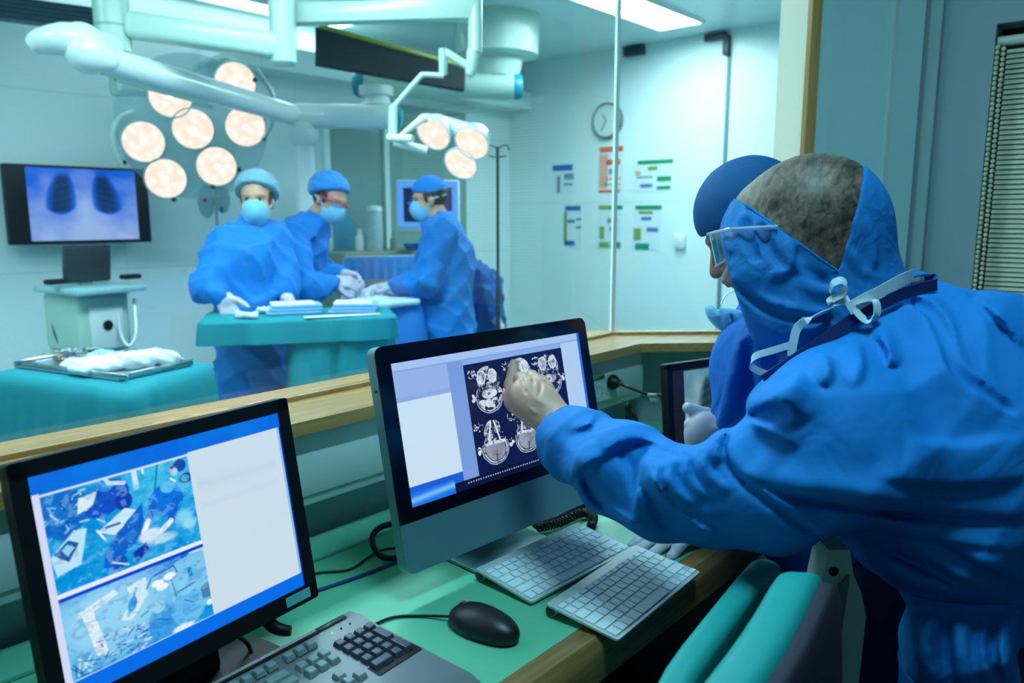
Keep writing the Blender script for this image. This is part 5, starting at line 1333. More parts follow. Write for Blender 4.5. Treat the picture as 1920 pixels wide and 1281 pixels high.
# ---------------------------------------------------------------- chairs
M_uph = mat('teal upholstery', (14, 146, 142), .6, bump=.1, bscale=700)
M_cback = mat('chair dark fabric', (30, 30, 48), .8, bump=.1, bscale=600); M_cgrey = mat('chair grey plastic', (176, 206, 190), .5)
def shell(mbname, m, t, P, n, thick):
    """curved plate through a grid of points P[i][j], thickened along -n"""
    A = np.array(P); ni, nj = A.shape[:2]; N = np.cross(np.gradient(A, axis=0), np.gradient(A, axis=1)); N /= np.linalg.norm(N, axis=2, keepdims=True) + 1e-9
    if (N * np.asarray(n)).sum() < 0: N = -N
    rim = np.ones((ni, nj)); v = np.vstack([A.reshape(-1, 3), (A - N * thick).reshape(-1, 3)]); k = ni * nj; F = []
    for i in range(ni - 1):
        for j in range(nj - 1):
            a = i * nj + j; F.append((a, a + 1, a + nj + 1, a + nj)); F.append((k + a, k + a + nj, k + a + nj + 1, k + a + 1))
    for i in range(ni - 1):
        for j in (0, nj - 1): a = i * nj + j; F.append((a, a + nj, k + a + nj, k + a))
    for j in range(nj - 1):
        for i in (0, ni - 1): a = i * nj + j; F.append((a, k + a, k + a + 1, a + 1))
    mb = MB(); mb.add(v, F); o = mb.build(mbname, m, t, angle=180); s = o.modifiers.new('b', 'BEVEL'); s.width = thick * .35; s.segments = 3; s.limit_method = 'ANGLE'; return o
def office_chair(label, top_near, top_far, lean, seat_dir, h, curve=.06, base=True):
    """top_near/top_far: ends of the back's upper edge; seat_dir: horizontal direction the sitter faces"""
    mid = (top_near + top_far) / 2; sd = unit(seat_dir); sc = mid + sd * .28; sc = V3(sc[0], sc[1], 0)
    t = thing('office_chair', label, 'chair', sc)
    P = []; ac = unit(top_far - top_near); wd = np.linalg.norm(top_far - top_near)
    for j in range(13):
        f_ = j / 12; z = h * f_; row = []
        for i in range(11):
            s = i / 10 * 2 - 1; ww = wd / 2 * (1 - .06 * f_) * (1 - .10 * (1 - min(f_ / .12, 1)) ** 2)
            row.append(mid + ac * s * ww - UP * (z + .03 * abs(s) ** 6 * (1 - min(f_ / .25, 1))) + sd * (lean * f_ - curve * s * s * -1 - curve * .3))
        P.append(row)
    shell('backrest', M_uph, t, P, sd, .05)
    P2 = [[q - sd * .051 for q in r_] for r_ in P]; shell('back_shell', M_cback, t, P2, sd, .018)
    zs = .46
    f = Field(sc + V3(-.32, -.32, zs - .08), sc + V3(.32, .32, zs + .04), .012); sp_ = np.cross(UP, sd)
    f.ell(sc + UP * (zs - .02), (.26, .25, .05), [sd, sp_, UP], .02); f.build('seat', M_uph, t)
    MB().tube([sc - sd * .2 + UP * (zs - .04), sc - sd * .33 + UP * zs, V3(mid[0], mid[1], 0) + UP * (mid[2] - h * .6) - sd * .05], .02, 12, 5).build('back_bar', M_black, t)
    MB().tube([sc + UP * .08, sc + UP * (zs - .05)], .025, 14).build('gas_column', M_black, t)
    for k in range(5):
        a = k * 2 * math.pi / 5 + .3; e = V3(math.cos(a), math.sin(a), 0)
        leg = MB().tube([sc + UP * .1, sc + e * .28 + UP * .065], [.026, .016], 10).build('leg', M_black, t)
        MB().lathe(sc + e * .28 + V3(-e[1], e[0], 0) * -.015 + UP * .03, V3(-e[1], e[0], 0), [(.02, 0), (.028, .004), (.028, .026), (.02, .03)], 14).build('caster', M_black, leg)
    return t
zt_ = .965
tf_ = onz(1484, 1026, zt_); dch = unit((onz(1462, 1048, zt_) - onz(1285, 1290, zt_)) * V3(1, 1, 0))
ch1 = office_chair('office chair with a teal back and dark rear in front of the desk', tf_ - dch * .46, tf_, -.03, V3(-dch[1], dch[0], 0), .42, curve=.012)
P = []
far_ = onz(1428, 1018, .90)
for j_ in range(9):
    row = []
    for i_ in range(9):
        s_ = i_ / 8; row.append(far_ - dch * .42 * (1 - s_) - UP * (.30 * j_ / 8 + .02 * abs(2 * s_ - 1) ** 6) + V3(-dch[1], dch[0], 0) * (.012 * math.sin(math.pi * j_ / 8)))
    P.append(row)
shell('second_chair_strip', M_uph, ch1, P, V3(-dch[1], dch[0], 0), .035)  # teal strip of a second chair, built as a made-up cushion on this one
br = Q(1570, 1281, 1.08)
t = thing('equipment_bracket', 'grey-green plastic bracket with a dark hole, standing below the blue gown', 'bracket', V3(br[0], br[1], 0))
def qz(px, py): return Q(px, py, 1.08)
o_ = qz(1530, 1281); e1 = unit((qz(1630, 1281) - o_) * V3(1, 1, 0)); sc_ = 1.08 / FPX
f2 = lambda x, y: ((x - 1530) * sc_, (1281 - y) * sc_ / math.cos(PITCH))
pl = [(1537, 1020), (1575, 1020), (1585, 1068), (1603, 1105), (1614, 1150), (1610, 1290), (1610, 1700), (1545, 1700), (1545, 1290), (1553, 1235), (1543, 1180), (1519, 1168), (1524, 1110)]
pl = [f2(*q) for q in pl]; pl = [(x, max(y, -o_[2] + .002)) for x, y in pl]
MB().prism(o_, e1, UP, pl, .05, e3=np.cross(e1, UP) * -1 if (np.cross(e1, UP) @ FW) < 0 else np.cross(e1, UP)).build('frame', M_cgrey, t, smooth=False)
nv_ = np.cross(e1, UP); nv_ = nv_ if nv_ @ FW < 0 else -nv_
h0 = o_ + e1 * f2(1548, 0)[0] + UP * f2(0, 1061)[1]
MB().lathe(h0 - nv_ * .002, nv_, [(.007, 0), (.007, .0025), (.005, .003)], 14).build('hole', M_black, t)
MB().prism(o_ + nv_ * .004, e1, UP, [f2(*q) for q in ((1524, 1125), (1570, 1065), (1574, 1065), (1562, 1240), (1556, 1240), (1555, 1200), (1545, 1178), (1521, 1166))], .004, e3=nv_).build('rib', mat('bracket shade', (86, 112, 102), .6), t, smooth=False)
# ================================================================== PEOPLE
def cloth_mat(name, rgb, rough=.75, sheen=.25, fold=.35, scale=9.0):
    m = bpy.data.materials.new(name); m.use_nodes = True; nt = m.node_tree; b = nt.nodes['Principled BSDF']
    b.inputs['Base Color'].default_value = (*lin(rgb), 1); b.inputs['Roughness'].default_value = rough; b.inputs['Sheen Weight'].default_value = sheen; b.inputs['Sheen Roughness'].default_value = .5
    b.inputs['Specular IOR Level'].default_value = .35
    tc = nt.nodes.new('ShaderNodeTexCoord'); n = nt.nodes.new('ShaderNodeTexNoise'); n.inputs['Scale'].default_value = scale; n.inputs['Detail'].default_value = 2; n.inputs['Distortion'].default_value = 1.2
    n2 = nt.nodes.new('ShaderNodeTexNoise'); n2.inputs['Scale'].default_value = 900; n2.inputs['Detail'].default_value = 1
    ad = nt.nodes.new('ShaderNodeMath'); ad.operation = 'MULTIPLY_ADD'; ad.inputs[1].default_value = .03
    nt.links.new(tc.outputs['Object'], n.inputs['Vector']); nt.links.new(tc.outputs['Object'], n2.inputs['Vector'])
    nt.links.new(n2.outputs['Fac'], ad.inputs[0]); nt.links.new(n.outputs['Fac'], ad.inputs[2])
    bp = nt.nodes.new('ShaderNodeBump'); bp.inputs['Strength'].default_value = fold; bp.inputs['Distance'].default_value = .03
    nt.links.new(ad.outputs[0], bp.inputs['Height']); nt.links.new(bp.outputs['Normal'], b.inputs['Normal'])
    MATS[name] = m; return m
M_gown = cloth_mat('gown blue', (0, 120, 198), sheen=0.0, fold=.25); M_gown_n = cloth_mat('gown deep blue', (0, 110, 200), sheen=0.0, scale=14); M_gown_c = cloth_mat('crouching gown', (0, 84, 160), sheen=0.0)
M_gown_w = cloth_mat('theatre gown', (14, 122, 206), sheen=0.05, scale=7)
M_hood = cloth_mat('hood blue', (0, 108, 176), sheen=0.0, fold=.2, scale=22); M_capb = cloth_mat('cap blue', (0, 80, 134), sheen=0.0, fold=.1); M_capt = cloth_mat('bouffant cap', (112, 166, 184), fold=.2, scale=30)
M_scrub = cloth_mat('navy trousers', (18, 26, 74)); M_mask = cloth_mat('mask blue', (118, 192, 222), fold=.15, scale=30)
M_skin = mat('skin', (196, 148, 124), .5, noise=.06, nscale=30); M_glove = mat('latex glove', (214, 164, 140), .5, noise=.05, nscale=60, bump=.25, bscale=140)
M_gloveg = mat('grey white glove', (204, 198, 206), .5, noise=.04, nscale=60, bump=.25, bscale=140)
M_hair = mat('dark hair', (58, 42, 36), .6, noise=.2, nscale=80)
M_shoe = mat('shoe', (200, 208, 210), .5); M_tie = mat('white tie', (198, 216, 224), .7); M_strap = mat('navy strap', (10, 36, 96), .7); M_eye = mat('eye', (30, 24, 22), .2)

def head(f, c, fw, up, s=1.0):
    fw = unit(fw); up = unit(up - fw * (up @ fw)); r = np.cross(fw, up); A = [r, fw, up]
    P = lambda a, b, d: c + (r * a + fw * b + up * d) * s
    f.ell(P(0, -.008, .035), np.array((.074, .094, .088)) * s, A, .02)
    f.ell(P(0, .03, -.045), np.array((.058, .062, .072)) * s, A, .03)
    f.ell(P(0, .078, -.098), np.array((.022, .018, .018)) * s, A, .02)
    f.cone(P(0, .086, .016), P(0, .112, -.028), .009 * s, .014 * s, .012)
    f.cone(P(-.013, .098, -.032), P(.013, .098, -.032), .009 * s, .009 * s, .008)
    for q in (-1, 1):
        f.cone(P(.012 * q, .088, .03), P(.046 * q, .072, .03), .010 * s, .009 * s, .012)
        f.ell(P(.032 * q, .092, .008), np.array((.018, .012, .011)) * s, A, .012, 's')
        f.ell(P(.076 * q, -.008, -.01), np.array((.008, .02, .033)) * s, A, .008)
        f.ell(P(.045 * q, .055, -.035), np.array((.02, .022, .022)) * s, A, .02)
    f.ell(P(0, .094, -.062), np.array((.026, .010, .006)) * s, A, .006); f.ell(P(0, .093, -.073), np.array((.022, .010, .007)) * s, A, .006)
    return A
def hand(f, w, d, n, side, curls, s=1.0, grow=0.0, spread=.06, thumb=(.55, .75, .25)):
    d = unit(d); n = unit(n - d * (n @ d)); l = unit(np.cross(n, d)) * side
    for i in range(4):
        o = l * (.029 - .0193 * i) * s
        f.cone(w + o * .72 + d * .012 * s, w + o + d * (.088 - .006 * abs(i - 1.2)) * s, .0155 * s + grow, .0125 * s + grow, .014)
    L = ((.042, .026, .022), (.046, .030, .023), (.042, .028, .022), (.034, .021, .019))
    for i in range(4):
        p = w + l * (.029 - .0193 * i) * s + d * (.088 - .006 * abs(i - 1.2)) * s; a = 0.; dd = unit(d + l * spread * (1.5 - i))
        for j in range(3):
            a += curls[i] * (1.15, 1.55, 1.0)[j]; q = p + (dd * math.cos(a) + n * math.sin(a)) * L[i][j] * s
            f.cone(p, q, (.0098 - .0008 * j) * s + grow, (.0092 - .0009 * j) * s + grow, .004); p = q
    p = w + l * .026 * s + d * .025 * s + n * .006 * s; t = unit(d * thumb[0] + l * thumb[1] + n * thumb[2])
    f.cone(w + l * .012 * s + d * .02 * s, p + t * .03 * s, .017 * s + grow, .0125 * s + grow, .012)
    p = p + t * .03 * s; t2 = unit(t + d * .5); f.cone(p, p + t2 * .032 * s, .0115 * s + grow, .0105 * s + grow, .005); p = p + t2 * .032 * s; t3 = unit(t2 + d * .2); f.cone(p, p + t3 * .024 * s, .0105 * s + grow, .0085 * s + grow, .004)

def wrinkle(amp, dirs, seed=0):
    r = np.random.default_rng(seed); ph = r.random(12) * 6.28
    def fn(X, Y, Z):
        o = 0
        for i, (d, k) in enumerate(dirs):
            d = unit(d); w_ = 1.3 * np.sin(X * 9 + ph[i]) + 1.3 * np.sin(Y * 8 + ph[i + 3]) + np.sin(Z * 7 + ph[i + 6])
            s = np.sin((X * d[0] + Y * d[1] + Z * d[2]) * k + w_); o = o - amp * (1 - np.abs(s)) ** 2
        return o
    return fn
def bounds(pts, m): P = np.array(pts); return P.min(0) - m, P.max(0) + m

def theatre_person(label, J, fw, up, cap, gown_m, seed, face=True, kneel=False, glove=None, hands=None, capm=None):
    """J: head, neck, chest, waist, shl, shr, ell, elr, wrl, wrr, hips on the ground line"""
    g = V3(J['waist'][0], J['waist'][1], 0); side = unit(J['shr'] - J['shl']); side = unit(side * V3(1, 1, 0))
    fwh = unit(fw * V3(1, 1, 0)); ft = [g - side * .1, g + side * .1]
    allp = [J[k] for k in J] + ft + [J['head'] + UP * .16]
    lo, hi = bounds(allp, .2); lo[2] = -.01
    b = Field(lo, hi, .0095); head(b, J['head'], fw, up)
    nb = J['head'] - unit(up) * .06 - unit(fw) * .03
    b.cone(nb, J['neck'], .052, .058, .03); b.chain([(J['neck'] - UP * .06, .08), (J['chest'], .105), (J['waist'], .095)], .04)
    for s in 'lr':
        b.chain([(J['sh' + s], .05), (J['el' + s], .038), (J['wr' + s], .028)], .03); b.cone(J['neck'] - UP * .04, J['sh' + s], .05, .05, .03)
        d_ = unit(J['wr' + s] - J['el' + s]); hd = (hands or {}).get(s, (d_, -UP, .35)); hand(b, J['wr' + s], hd[0], hd[1], 1 if s == 'r' else -1, [hd[2]] * 4, 1.0, -.002)
    for q in ft: b.chain([(J['waist'] + (q - g) * .6, .075), ((J['waist'] + q * 1.0) * .5 * V3(1, 1, 1) + (fwh * .02), .06), (q + UP * .09, .042)], .04); b.cone(q + UP * .05, q + fwh * .13 + UP * .035, .04, .032, .03)
    p = b.build('person', M_skin); tag(p, label, 'person'); 
    G_ = Field(lo, hi, .011)
    G_.chain([(J['neck'] - UP * .055, .09), (J['chest'], .148), (J['waist'], .145)], .05); wz = J['waist']
    gz = .25
    G_.chain([(wz, .145), (V3(g[0], g[1], wz[2] * .55), .175), (V3(g[0], g[1], gz + .12), .185)], .05)
    for s in 'lr':
        G_.cone(J['neck'] - UP * .045, J['sh' + s], .075, .08, .04)
        G_.chain([(J['sh' + s], .08), (J['el' + s], .068), (J['wr' + s] - unit(J['wr' + s] - J['el' + s]) * .03, .05)], .035)
    G_.warp(wrinkle(.014, [((1, .3, .8), 26), ((-.4, 1, .6), 31), ((.2, .9, -.7), 22)], seed))
    G_.half(V3(0, 0, gz), -UP, .004); G_.build('gown', gown_m, p)
    A = [unit(np.cross(fw, up)), unit(fw), unit(up - unit(fw) * (up @ unit(fw)))]; fwu, upu = A[1], A[2]; c = J['head']
    H = Field(c - .2, c + .2, .006)
    if cap == 'bouffant':
        H.ell(c - fwu * .026 + upu * .054, (.106, .124, .108), A, .02); H.warp(wrinkle(.004, [(A[0], 90), (A[2], 70)], seed)); H.half(c + upu * .045, -(upu * .95 - fwu * .55), .01)
    else:
        H.ell(c - fwu * .008 + upu * .045, (.084, .104, .092), A, .02); H.half(c + upu * .036, -(upu * .95 - fwu * .22), .006)
    hr = Field(c - .2, c + .2, .006); hr.ell(c - fwu * .018 + upu * .03, (.082, .096, .094), A, .02); hr.half(c + fwu * .035 + upu * .02, fwu + upu * .1, .006); hr.half(c - upu * .07, -upu, .01); hr.half(c + upu * .05, upu, .01); hr.build('hair', M_hair, p)
    H.build('surgical_cap', capm or (M_capt if cap == 'bouffant' else M_gown_w), p)
    if cap != 'bouffant':
        q = c - fwu * .1 + upu * .03; MB().ribbon([q, q - fwu * .03 - A[0] * .01, q - fwu * .05 - upu * .06 + A[0] * .01], A[0], .016).build('cap_tie', M_tie, p); MB().ribbon([q + upu * .06, q - fwu * .03 + upu * .1, q - fwu * .015 + upu * .05], A[0], .016).build('cap_tie', M_tie, p)
    k = Field(c - .2, c + .2, .005); k.ell(c + fwu * .045 - upu * .05, (.066, .068, .074), A, .02); k.ell(c + fwu * .088 - upu * .045, (.04, .038, .05), A, .02); k.half(c - upu * .002, upu * .9 + fwu * -.15, .004); k.half(c + fwu * .012, -fwu, .006); k.build('face_mask', M_mask, p)
    for q in (-1, 1):
        MB().ribbon([c + A[0] * q * .062 + fwu * .02 - upu * .03, c + A[0] * q * .083 - fwu * .02, c + A[0] * q * .05 - fwu * .1 + upu * .01], upu, .008).build('mask_tie', M_tie, p)
        MB().lathe(c + A[0] * q * .031 + fwu * .083 + upu * .008, fwu, [(.0001, -.004), (.008, -.002), (.006, .001), (.0001, .002)], 14).build('eye', M_eye, p)
    for s in 'lr':
        d_ = unit(J['wr' + s] - J['el' + s]); hd = (hands or {}).get(s, (d_, -UP, .35)); K = Field(J['wr' + s] - .22, J['wr' + s] + .22, .0055)
        hand(K, J['wr' + s], hd[0], hd[1], 1 if s == 'r' else -1, [hd[2]] * 4, 1.04, .002); K.cone(J['wr' + s] - d_ * .06, J['wr' + s] + unit(hd[0]) * .02, .036, .031, .02); K.build('glove', glove or M_gloveg, p)
    for q in ft:
        Sx = Field(q - V3(.2, .2, .02), q + V3(.2, .2, .2), .008); Sx.cone(q + UP * .06, q + fwh * .14 + UP * .045, .05, .042, .03); Sx.half(V3(0, 0, .003), -UP, .004); Sx.build('shoe', M_shoe, p)
    return p

# nurse on the left, looking down at the teal table
dn_ = 3.84
nurse = dict(head=Q(481, 378, dn_), neck=Q(473, 424, dn_ + .02), chest=Q(462, 490, dn_), waist=Q(468, 585, dn_ + .03), shl=Q(512, 452, dn_ + .08), shr=Q(425, 462, dn_ - .05),
    elr=Q(390, 538, dn_ - .17), wrr=Q(418, 554, dn_ - .22), ell=Q(532, 535, dn_ + .05), wrl=Q(533, 555, dn_ - .02))
theatre_person('leftmost masked nurse, in blue gown and pale bouffant cap, reaching to the teal table', nurse, unit(-FW * .9 + RT * .12 - UP * .14), UP, 'bouffant', M_gown_w, 3,
    hands={'r': (unit(RT * .35 - UP * .9 - FW * .1), -FW + RT * .4, .25), 'l': (unit(RT * .5 - UP * .5), -UP - RT * .2, .35)})
ds_ = 4.38
surgeon = dict(head=Q(617, 376, ds_), neck=Q(585, 412, ds_ + .02), chest=Q(562, 470, ds_ + .05), waist=Q(548, 590, ds_ + .12), shl=Q(560, 432, ds_ + .25), shr=Q(545, 448, ds_ - .13),
    elr=Q(572, 545, ds_ - .2), wrr=Q(628, 528, ds_ - .1), ell=Q(612, 520, ds_ + .25), wrl=Q(642, 515, ds_ + .1))
theatre_person('masked surgeon bending forward with clasped gloved hands between the two nurses', surgeon, unit(RT * .78 - FW * .42 - UP * .42), unit(UP + RT * .35), 'bouffant', M_gown_w, 5,
    hands={'r': (unit(RT * .9 - UP * .05), UP * -.6 + FW * .6, .55), 'l': (unit(RT * .9 - UP * .2), UP * -.6 - FW * .5, .55)}, capm=cloth_mat('surgeon cap', (40, 138, 214), fold=.2, scale=30))
gl = None
dr_ = 4.45
nurse2 = dict(head=Q(806, 374, dr_), neck=Q(828, 414, dr_), chest=Q(836, 480, dr_), waist=Q(836, 600, dr_ + .02), shl=Q(826, 442, dr_ - .13), shr=Q(838, 440, dr_ + .2),
    ell=Q(800, 528, dr_ - .2), wrl=Q(742, 536, dr_ - .12), elr=Q(800, 520, dr_ + .25), wrr=Q(748, 536, dr_ + .1))
theatre_person('masked nurse with a tied cap seen from the side, right of the operating table', nurse2, unit(-RT * .95 - FW * .1 - UP * .2), UP, 'tied', M_gown_w, 7,
    hands={'l': (unit(-RT * .95), -UP, .5), 'r': (unit(-RT * .95), -UP, .5)})
dk_ = 5.0
help_ = dict(head=Q(868, 545, dk_ + .1), neck=Q(890, 520, dk_), chest=Q(893, 540, dk_), waist=Q(900, 600, dk_ + .05), shl=Q(888, 522, dk_ - .14), shr=Q(893, 520, dk_ + .2),
    ell=Q(905, 560, dk_ - .16), wrl=Q(926, 592, dk_ - .16), elr=Q(880, 580, dk_ + .2), wrr=Q(870, 610, dk_ + .15))
theatre_person('person in a darker blue gown bending down behind the right nurse', help_, unit(-RT * .8 - UP * .6), unit(UP * .6 - RT * .6), 'tied', M_gown_c, 9)

_s = surgeon['head']; _f = unit(RT * .78 - FW * .42 - UP * .42); _u = unit(UP + RT * .35); _u = unit(_u - _f * (_u @ _f)); _r = np.cross(_f, _u)
_root = [o for o in COL.objects if o.name.startswith('person') and o.parent is None and 'surgeon' in o['label']][0]
MB().tube([_s + _r * x + _f * y + _u * .012 for x, y in ((-.085, -.0), (-.08, .06), (-.05, .10), (0, .112), (.05, .10), (.08, .06), (.085, 0))], .006, 8, 4).build('red_glasses', mat('red frame', (196, 60, 96), .3), _root)
# ---------------------------------------------------------------- helper: where a sight line meets a modelled surface
def hit(F_, px, py, d0=.7, d1=1.9):
    ds = np.arange(d0, d1, .004); P = C0 + ray(px, py)[None] * ds[:, None]
    I = np.round((P - F_.lo) / F_.h).astype(int); ok = ((I >= 0) & (I < F_.n)).all(1); I = np.clip(I, 0, F_.n - 1)
    v = np.where(ok, F_.d[I[:, 0], I[:, 1], I[:, 2]], 1.0); k = np.argmax(v < 0)
    return (C0 + ray(px, py) * ds[k]) if (v < 0).any() else None
def fold(F_, pts, r, k=.008, op='u', sink=.3, smooth=5):
    P = [hit(F_, *q) for q in pts]; P = [p for p in P if p is not None]
    if len(P) < 2: return
    P, _ = catmull(P, [1] * len(P), smooth); n = len(P)
    for i in range(n - 1):
        a, b = P[i], P[i + 1]; e = lambda t: r * (.35 + .65 * math.sin(math.pi * min(max(t, .04), .96)) ** .6)
        ra, rb = e(i / (n - 1)), e((i + 1) / (n - 1)); va, vb = unit(a - C0), unit(b - C0)
        F_.cone(a + va * ra * sink, b + vb * rb * sink, ra, rb, k, op)

def creases(F_, L):
    """displace the cloth near each line: (points, height, steep side, width of the gentle side)"""
    I = np.argwhere(np.abs(F_.d) < .045); P = F_.lo + I * F_.h - C0; dep = P @ FW
    U = CX + FPX * (P @ RT) / dep; Vv = CY - FPX * (P @ CU) / dep; out = np.zeros(len(I)); mpp = dep / FPX
    for pts, A, sgn, w2 in L:
        q, _ = catmull([np.asarray(p, float) for p in pts], [1] * len(pts), 6); q = np.array(q); m = w2 * FPX * 2.2
        sel = np.where((U > q[:, 0].min() - m) & (U < q[:, 0].max() + m) & (Vv > q[:, 1].min() - m) & (Vv < q[:, 1].max() + m))[0]
        if not len(sel): continue
        u, v = U[sel], Vv[sel]; best = np.full(len(sel), 1e9); sd = np.zeros(len(sel)); tt = np.zeros(len(sel)); n = len(q) - 1
        for i in range(n):
            e = q[i + 1] - q[i]; L2 = e @ e + 1e-9; t = np.clip(((u - q[i][0]) * e[0] + (v - q[i][1]) * e[1]) / L2, 0, 1)
            dx, dy = u - q[i][0] - t * e[0], v - q[i][1] - t * e[1]; d = np.hypot(dx, dy); b_ = d < best
            best[b_] = d[b_]; sd[b_] = np.sign(e[0] * dy - e[1] * dx)[b_]; tt[b_] = ((i + t) / n)[b_]
        x = best * mpp[sel]; w1 = max(.0042, w2 * .17); w_ = np.where(sd * sgn > 0, w1, w2)
        out[sel] += 1.8 * A * np.exp(-(x / w_) ** 2) * np.sin(np.pi * np.clip(tt, .0, 1.)) ** .8
    F_.d[I[:, 0], I[:, 1], I[:, 2]] -= out.astype(np.float32)

# ================================================================== the pointing doctor
HC = Q(1497, 455, 1.22); HF = unit(V3(-.38, .85, -.24)); HU = unit(UP - HF * HF[2]); HR = np.cross(HF, HU); HA = [HR, HF, HU]
d_s = (IO - C0) @ IN / (ray(963, 683) @ IN); TIP = C0 + ray(963, 683) * (d_s - .006)
dT = d_s
NECK = Q(1605, 640, 1.2); SHL = Q(1560, 835, 1.05); ELL = Q(1240, 928, 1.15); WRL = Q(1050, 793, 1.315)
SHR = NECK + V3(.15, .03, -.10); WRR = onz(1330, 966, DZ + .045); ELR = (SHR + WRR) / 2 + V3(.04, -.03, .02)
T = [(Q(1650, 690, 1.2), .12), (Q(1760, 850, 1.18), .13), (Q(1850, 960, 1.18), .12), (Q(1905, 1080, 1.19), .11)]
WA = T[-1][0]; gA = V3(WA[0] + .02, WA[1] - .02, 0); sdA = unit(V3(HF[1], -HF[0], 0))
feet = [gA - sdA * .11, gA + sdA * .11]
palm = [(Q(1050, 790, 1.315), .027), (Q(1012, 762, 1.345), .033), (Q(988, 746, dT - .085), .031), (Q(972, 748, dT - .07), .021)]
idx_ = [(Q(966, 750, dT - .06), .0115), (Q(957, 722, dT - .03), .0108), (Q(962, 700, dT - .014), .0098), (TIP, .0082)]
def pointing_hand(f, g=0.):
    ad = lambda c: [(p, r + g) for p, r in c]
    f.chain(ad(palm), .02); f.chain(ad(idx_), .004)
    f.chain(ad([(Q(996, 722, dT - .092), .0120), (Q(976, 710, dT - .062), .0112), (Q(974, 734, dT - .046), .0102), (Q(992, 746, dT - .05), .009)]), .003)
    f.chain(ad([(Q(1012, 722, dT - .080), .0120), (Q(997, 707, dT - .046), .0112), (Q(993, 730, dT - .030), .0100)]), .003)
    f.chain(ad([(Q(1028, 732, dT - .068), .0115), (Q(1016, 716, dT - .034), .0102), (Q(1008, 738, dT - .022), .009)]), .003)
    f.chain(ad([(Q(1012, 778, dT - .115), .016), (Q(984, 768, dT - .10), .0125), (Q(962, 756, dT - .075), .0105), (Q(952, 742, dT - .055), .009)]), .008)
def flat_hand(f, g=0.):
    d_ = unit(onz(1200, 1018, DZ) - onz(1330, 985, DZ)); hand(f, WRR - UP * .012, unit(d_ - UP * .10), -UP + d_ * -.1, 1, [.12, .10, .12, .2], 1.0, g, .12, (.75, .6, .1))
lo, hi = bounds([HC, SHR, SHL, ELR, TIP, WA] + feet, .16); lo[2] = -.01; hi = np.maximum(hi, HC + .2)
b = Field(lo, hi, .0085); head(b, HC - HU * .005 + HF * .004, HF, HU, 1.0)
b.cone(HC - HU * .07 - HF * .03, NECK, .055, .062, .03); b.chain(T, .06)
for s, e, w_ in ((SHL, ELL, WRL), (SHR, ELR, WRR)): b.cone(NECK - UP * .06, s, .07, .06, .04); b.chain([(s, .055), (e, .042), (w_, .03)], .03)
pointing_hand(b, -.003); flat_hand(b, -.003)
for q in feet: b.chain([(WA + (q - gA) * .8, .08), (V3(q[0], q[1], .46), .06), (q + UP * .09, .042)], .04); b.cone(q + UP * .05, q + unit(HF * V3(1, 1, 0)) * .13 + UP * .035, .04, .032, .03)
doc = b.build('person', M_skin); tag(doc, 'person in bright blue gown and hood pointing a gloved finger at the brain scans', 'person')

# gown
lo, hi = bounds([NECK, SHR, SHL, ELR, Q(1040, 830, 1.33), WA, WA + V3(.2, -.2, 0), Q(1900, 600, 1.17)], .24); lo[2] = .22
g = Field(lo, hi, .0048)
g.chain([(Q(1640, 690, 1.2), .115), (Q(1745, 835, 1.17), .185), (Q(1835, 925, 1.16), .165), (Q(1905, 970, 1.15), .15)], .06)
g.ell(Q(1770, 720, 1.19), (.15, .15, .13), k=.06); g.cone(Q(1740, 690, 1.2), Q(1930, 770, 1.17), .11, .155, .07)
g.cone(Q(1610, 690, 1.2), SHR, .10, .10, .06); g.cone(Q(1600, 760, 1.15), SHL, .10, .105, .06)
g.chain([(SHR, .10), (ELR, .085), (WRR + (ELR - WRR) * .25, .062)], .04)
g.chain([(SHL, .106), (Q(1440, 912, 1.06), .084), (Q(1340, 934, 1.10), .066), (Q(1240, 924, 1.15), .062), (Q(1160, 882, 1.21), .066), (Q(1085, 836, 1.29), .057), (Q(1010, 804, 1.37), .060)], .022)
g.cone(Q(1545, 760, 1.08), Q(1480, 770, 1.14), .07, .05, .05)
g.chain([(Q(1800, 1150, 1.1), .05), (Q(1790, 1210, 1.08), .062), (Q(1815, 1330, 1.08), .05)], .03); g.chain([(Q(1915, 1120, 1.17), .155), (V3(gA[0] + .02, gA[1], .62), .165), (V3(gA[0] + .02, gA[1], .3), .17)], .04)
cuffn = unit(Q(1010, 806, 1.37) - Q(1100, 840, 1.28)); cuffo = Q(1050, 830, 1.32)
# cut the sleeve square at the cuff
gs = g.sub(cuffo - .16, cuffo + .16); sl, X, Y, Z = gs
e = (X - cuffo[0]) * cuffn[0] + (Y - cuffo[1]) * cuffn[1] + (Z - cuffo[2]) * cuffn[2]; g.d[sl] = np.maximum(g.d[sl], e.astype(np.float32))
co = Q(1030, 822, 1.34); g.cone(cuffo + cuffn * .05, cuffo - cuffn * .012, .047, .045, .003, 's')
g.warp(wrinkle(.006, [((.3, 1, .8), 24), ((-.6, .5, 1), 19)], 21))
F_ = lambda pts, r, **k: fold(g, pts, r, **k)
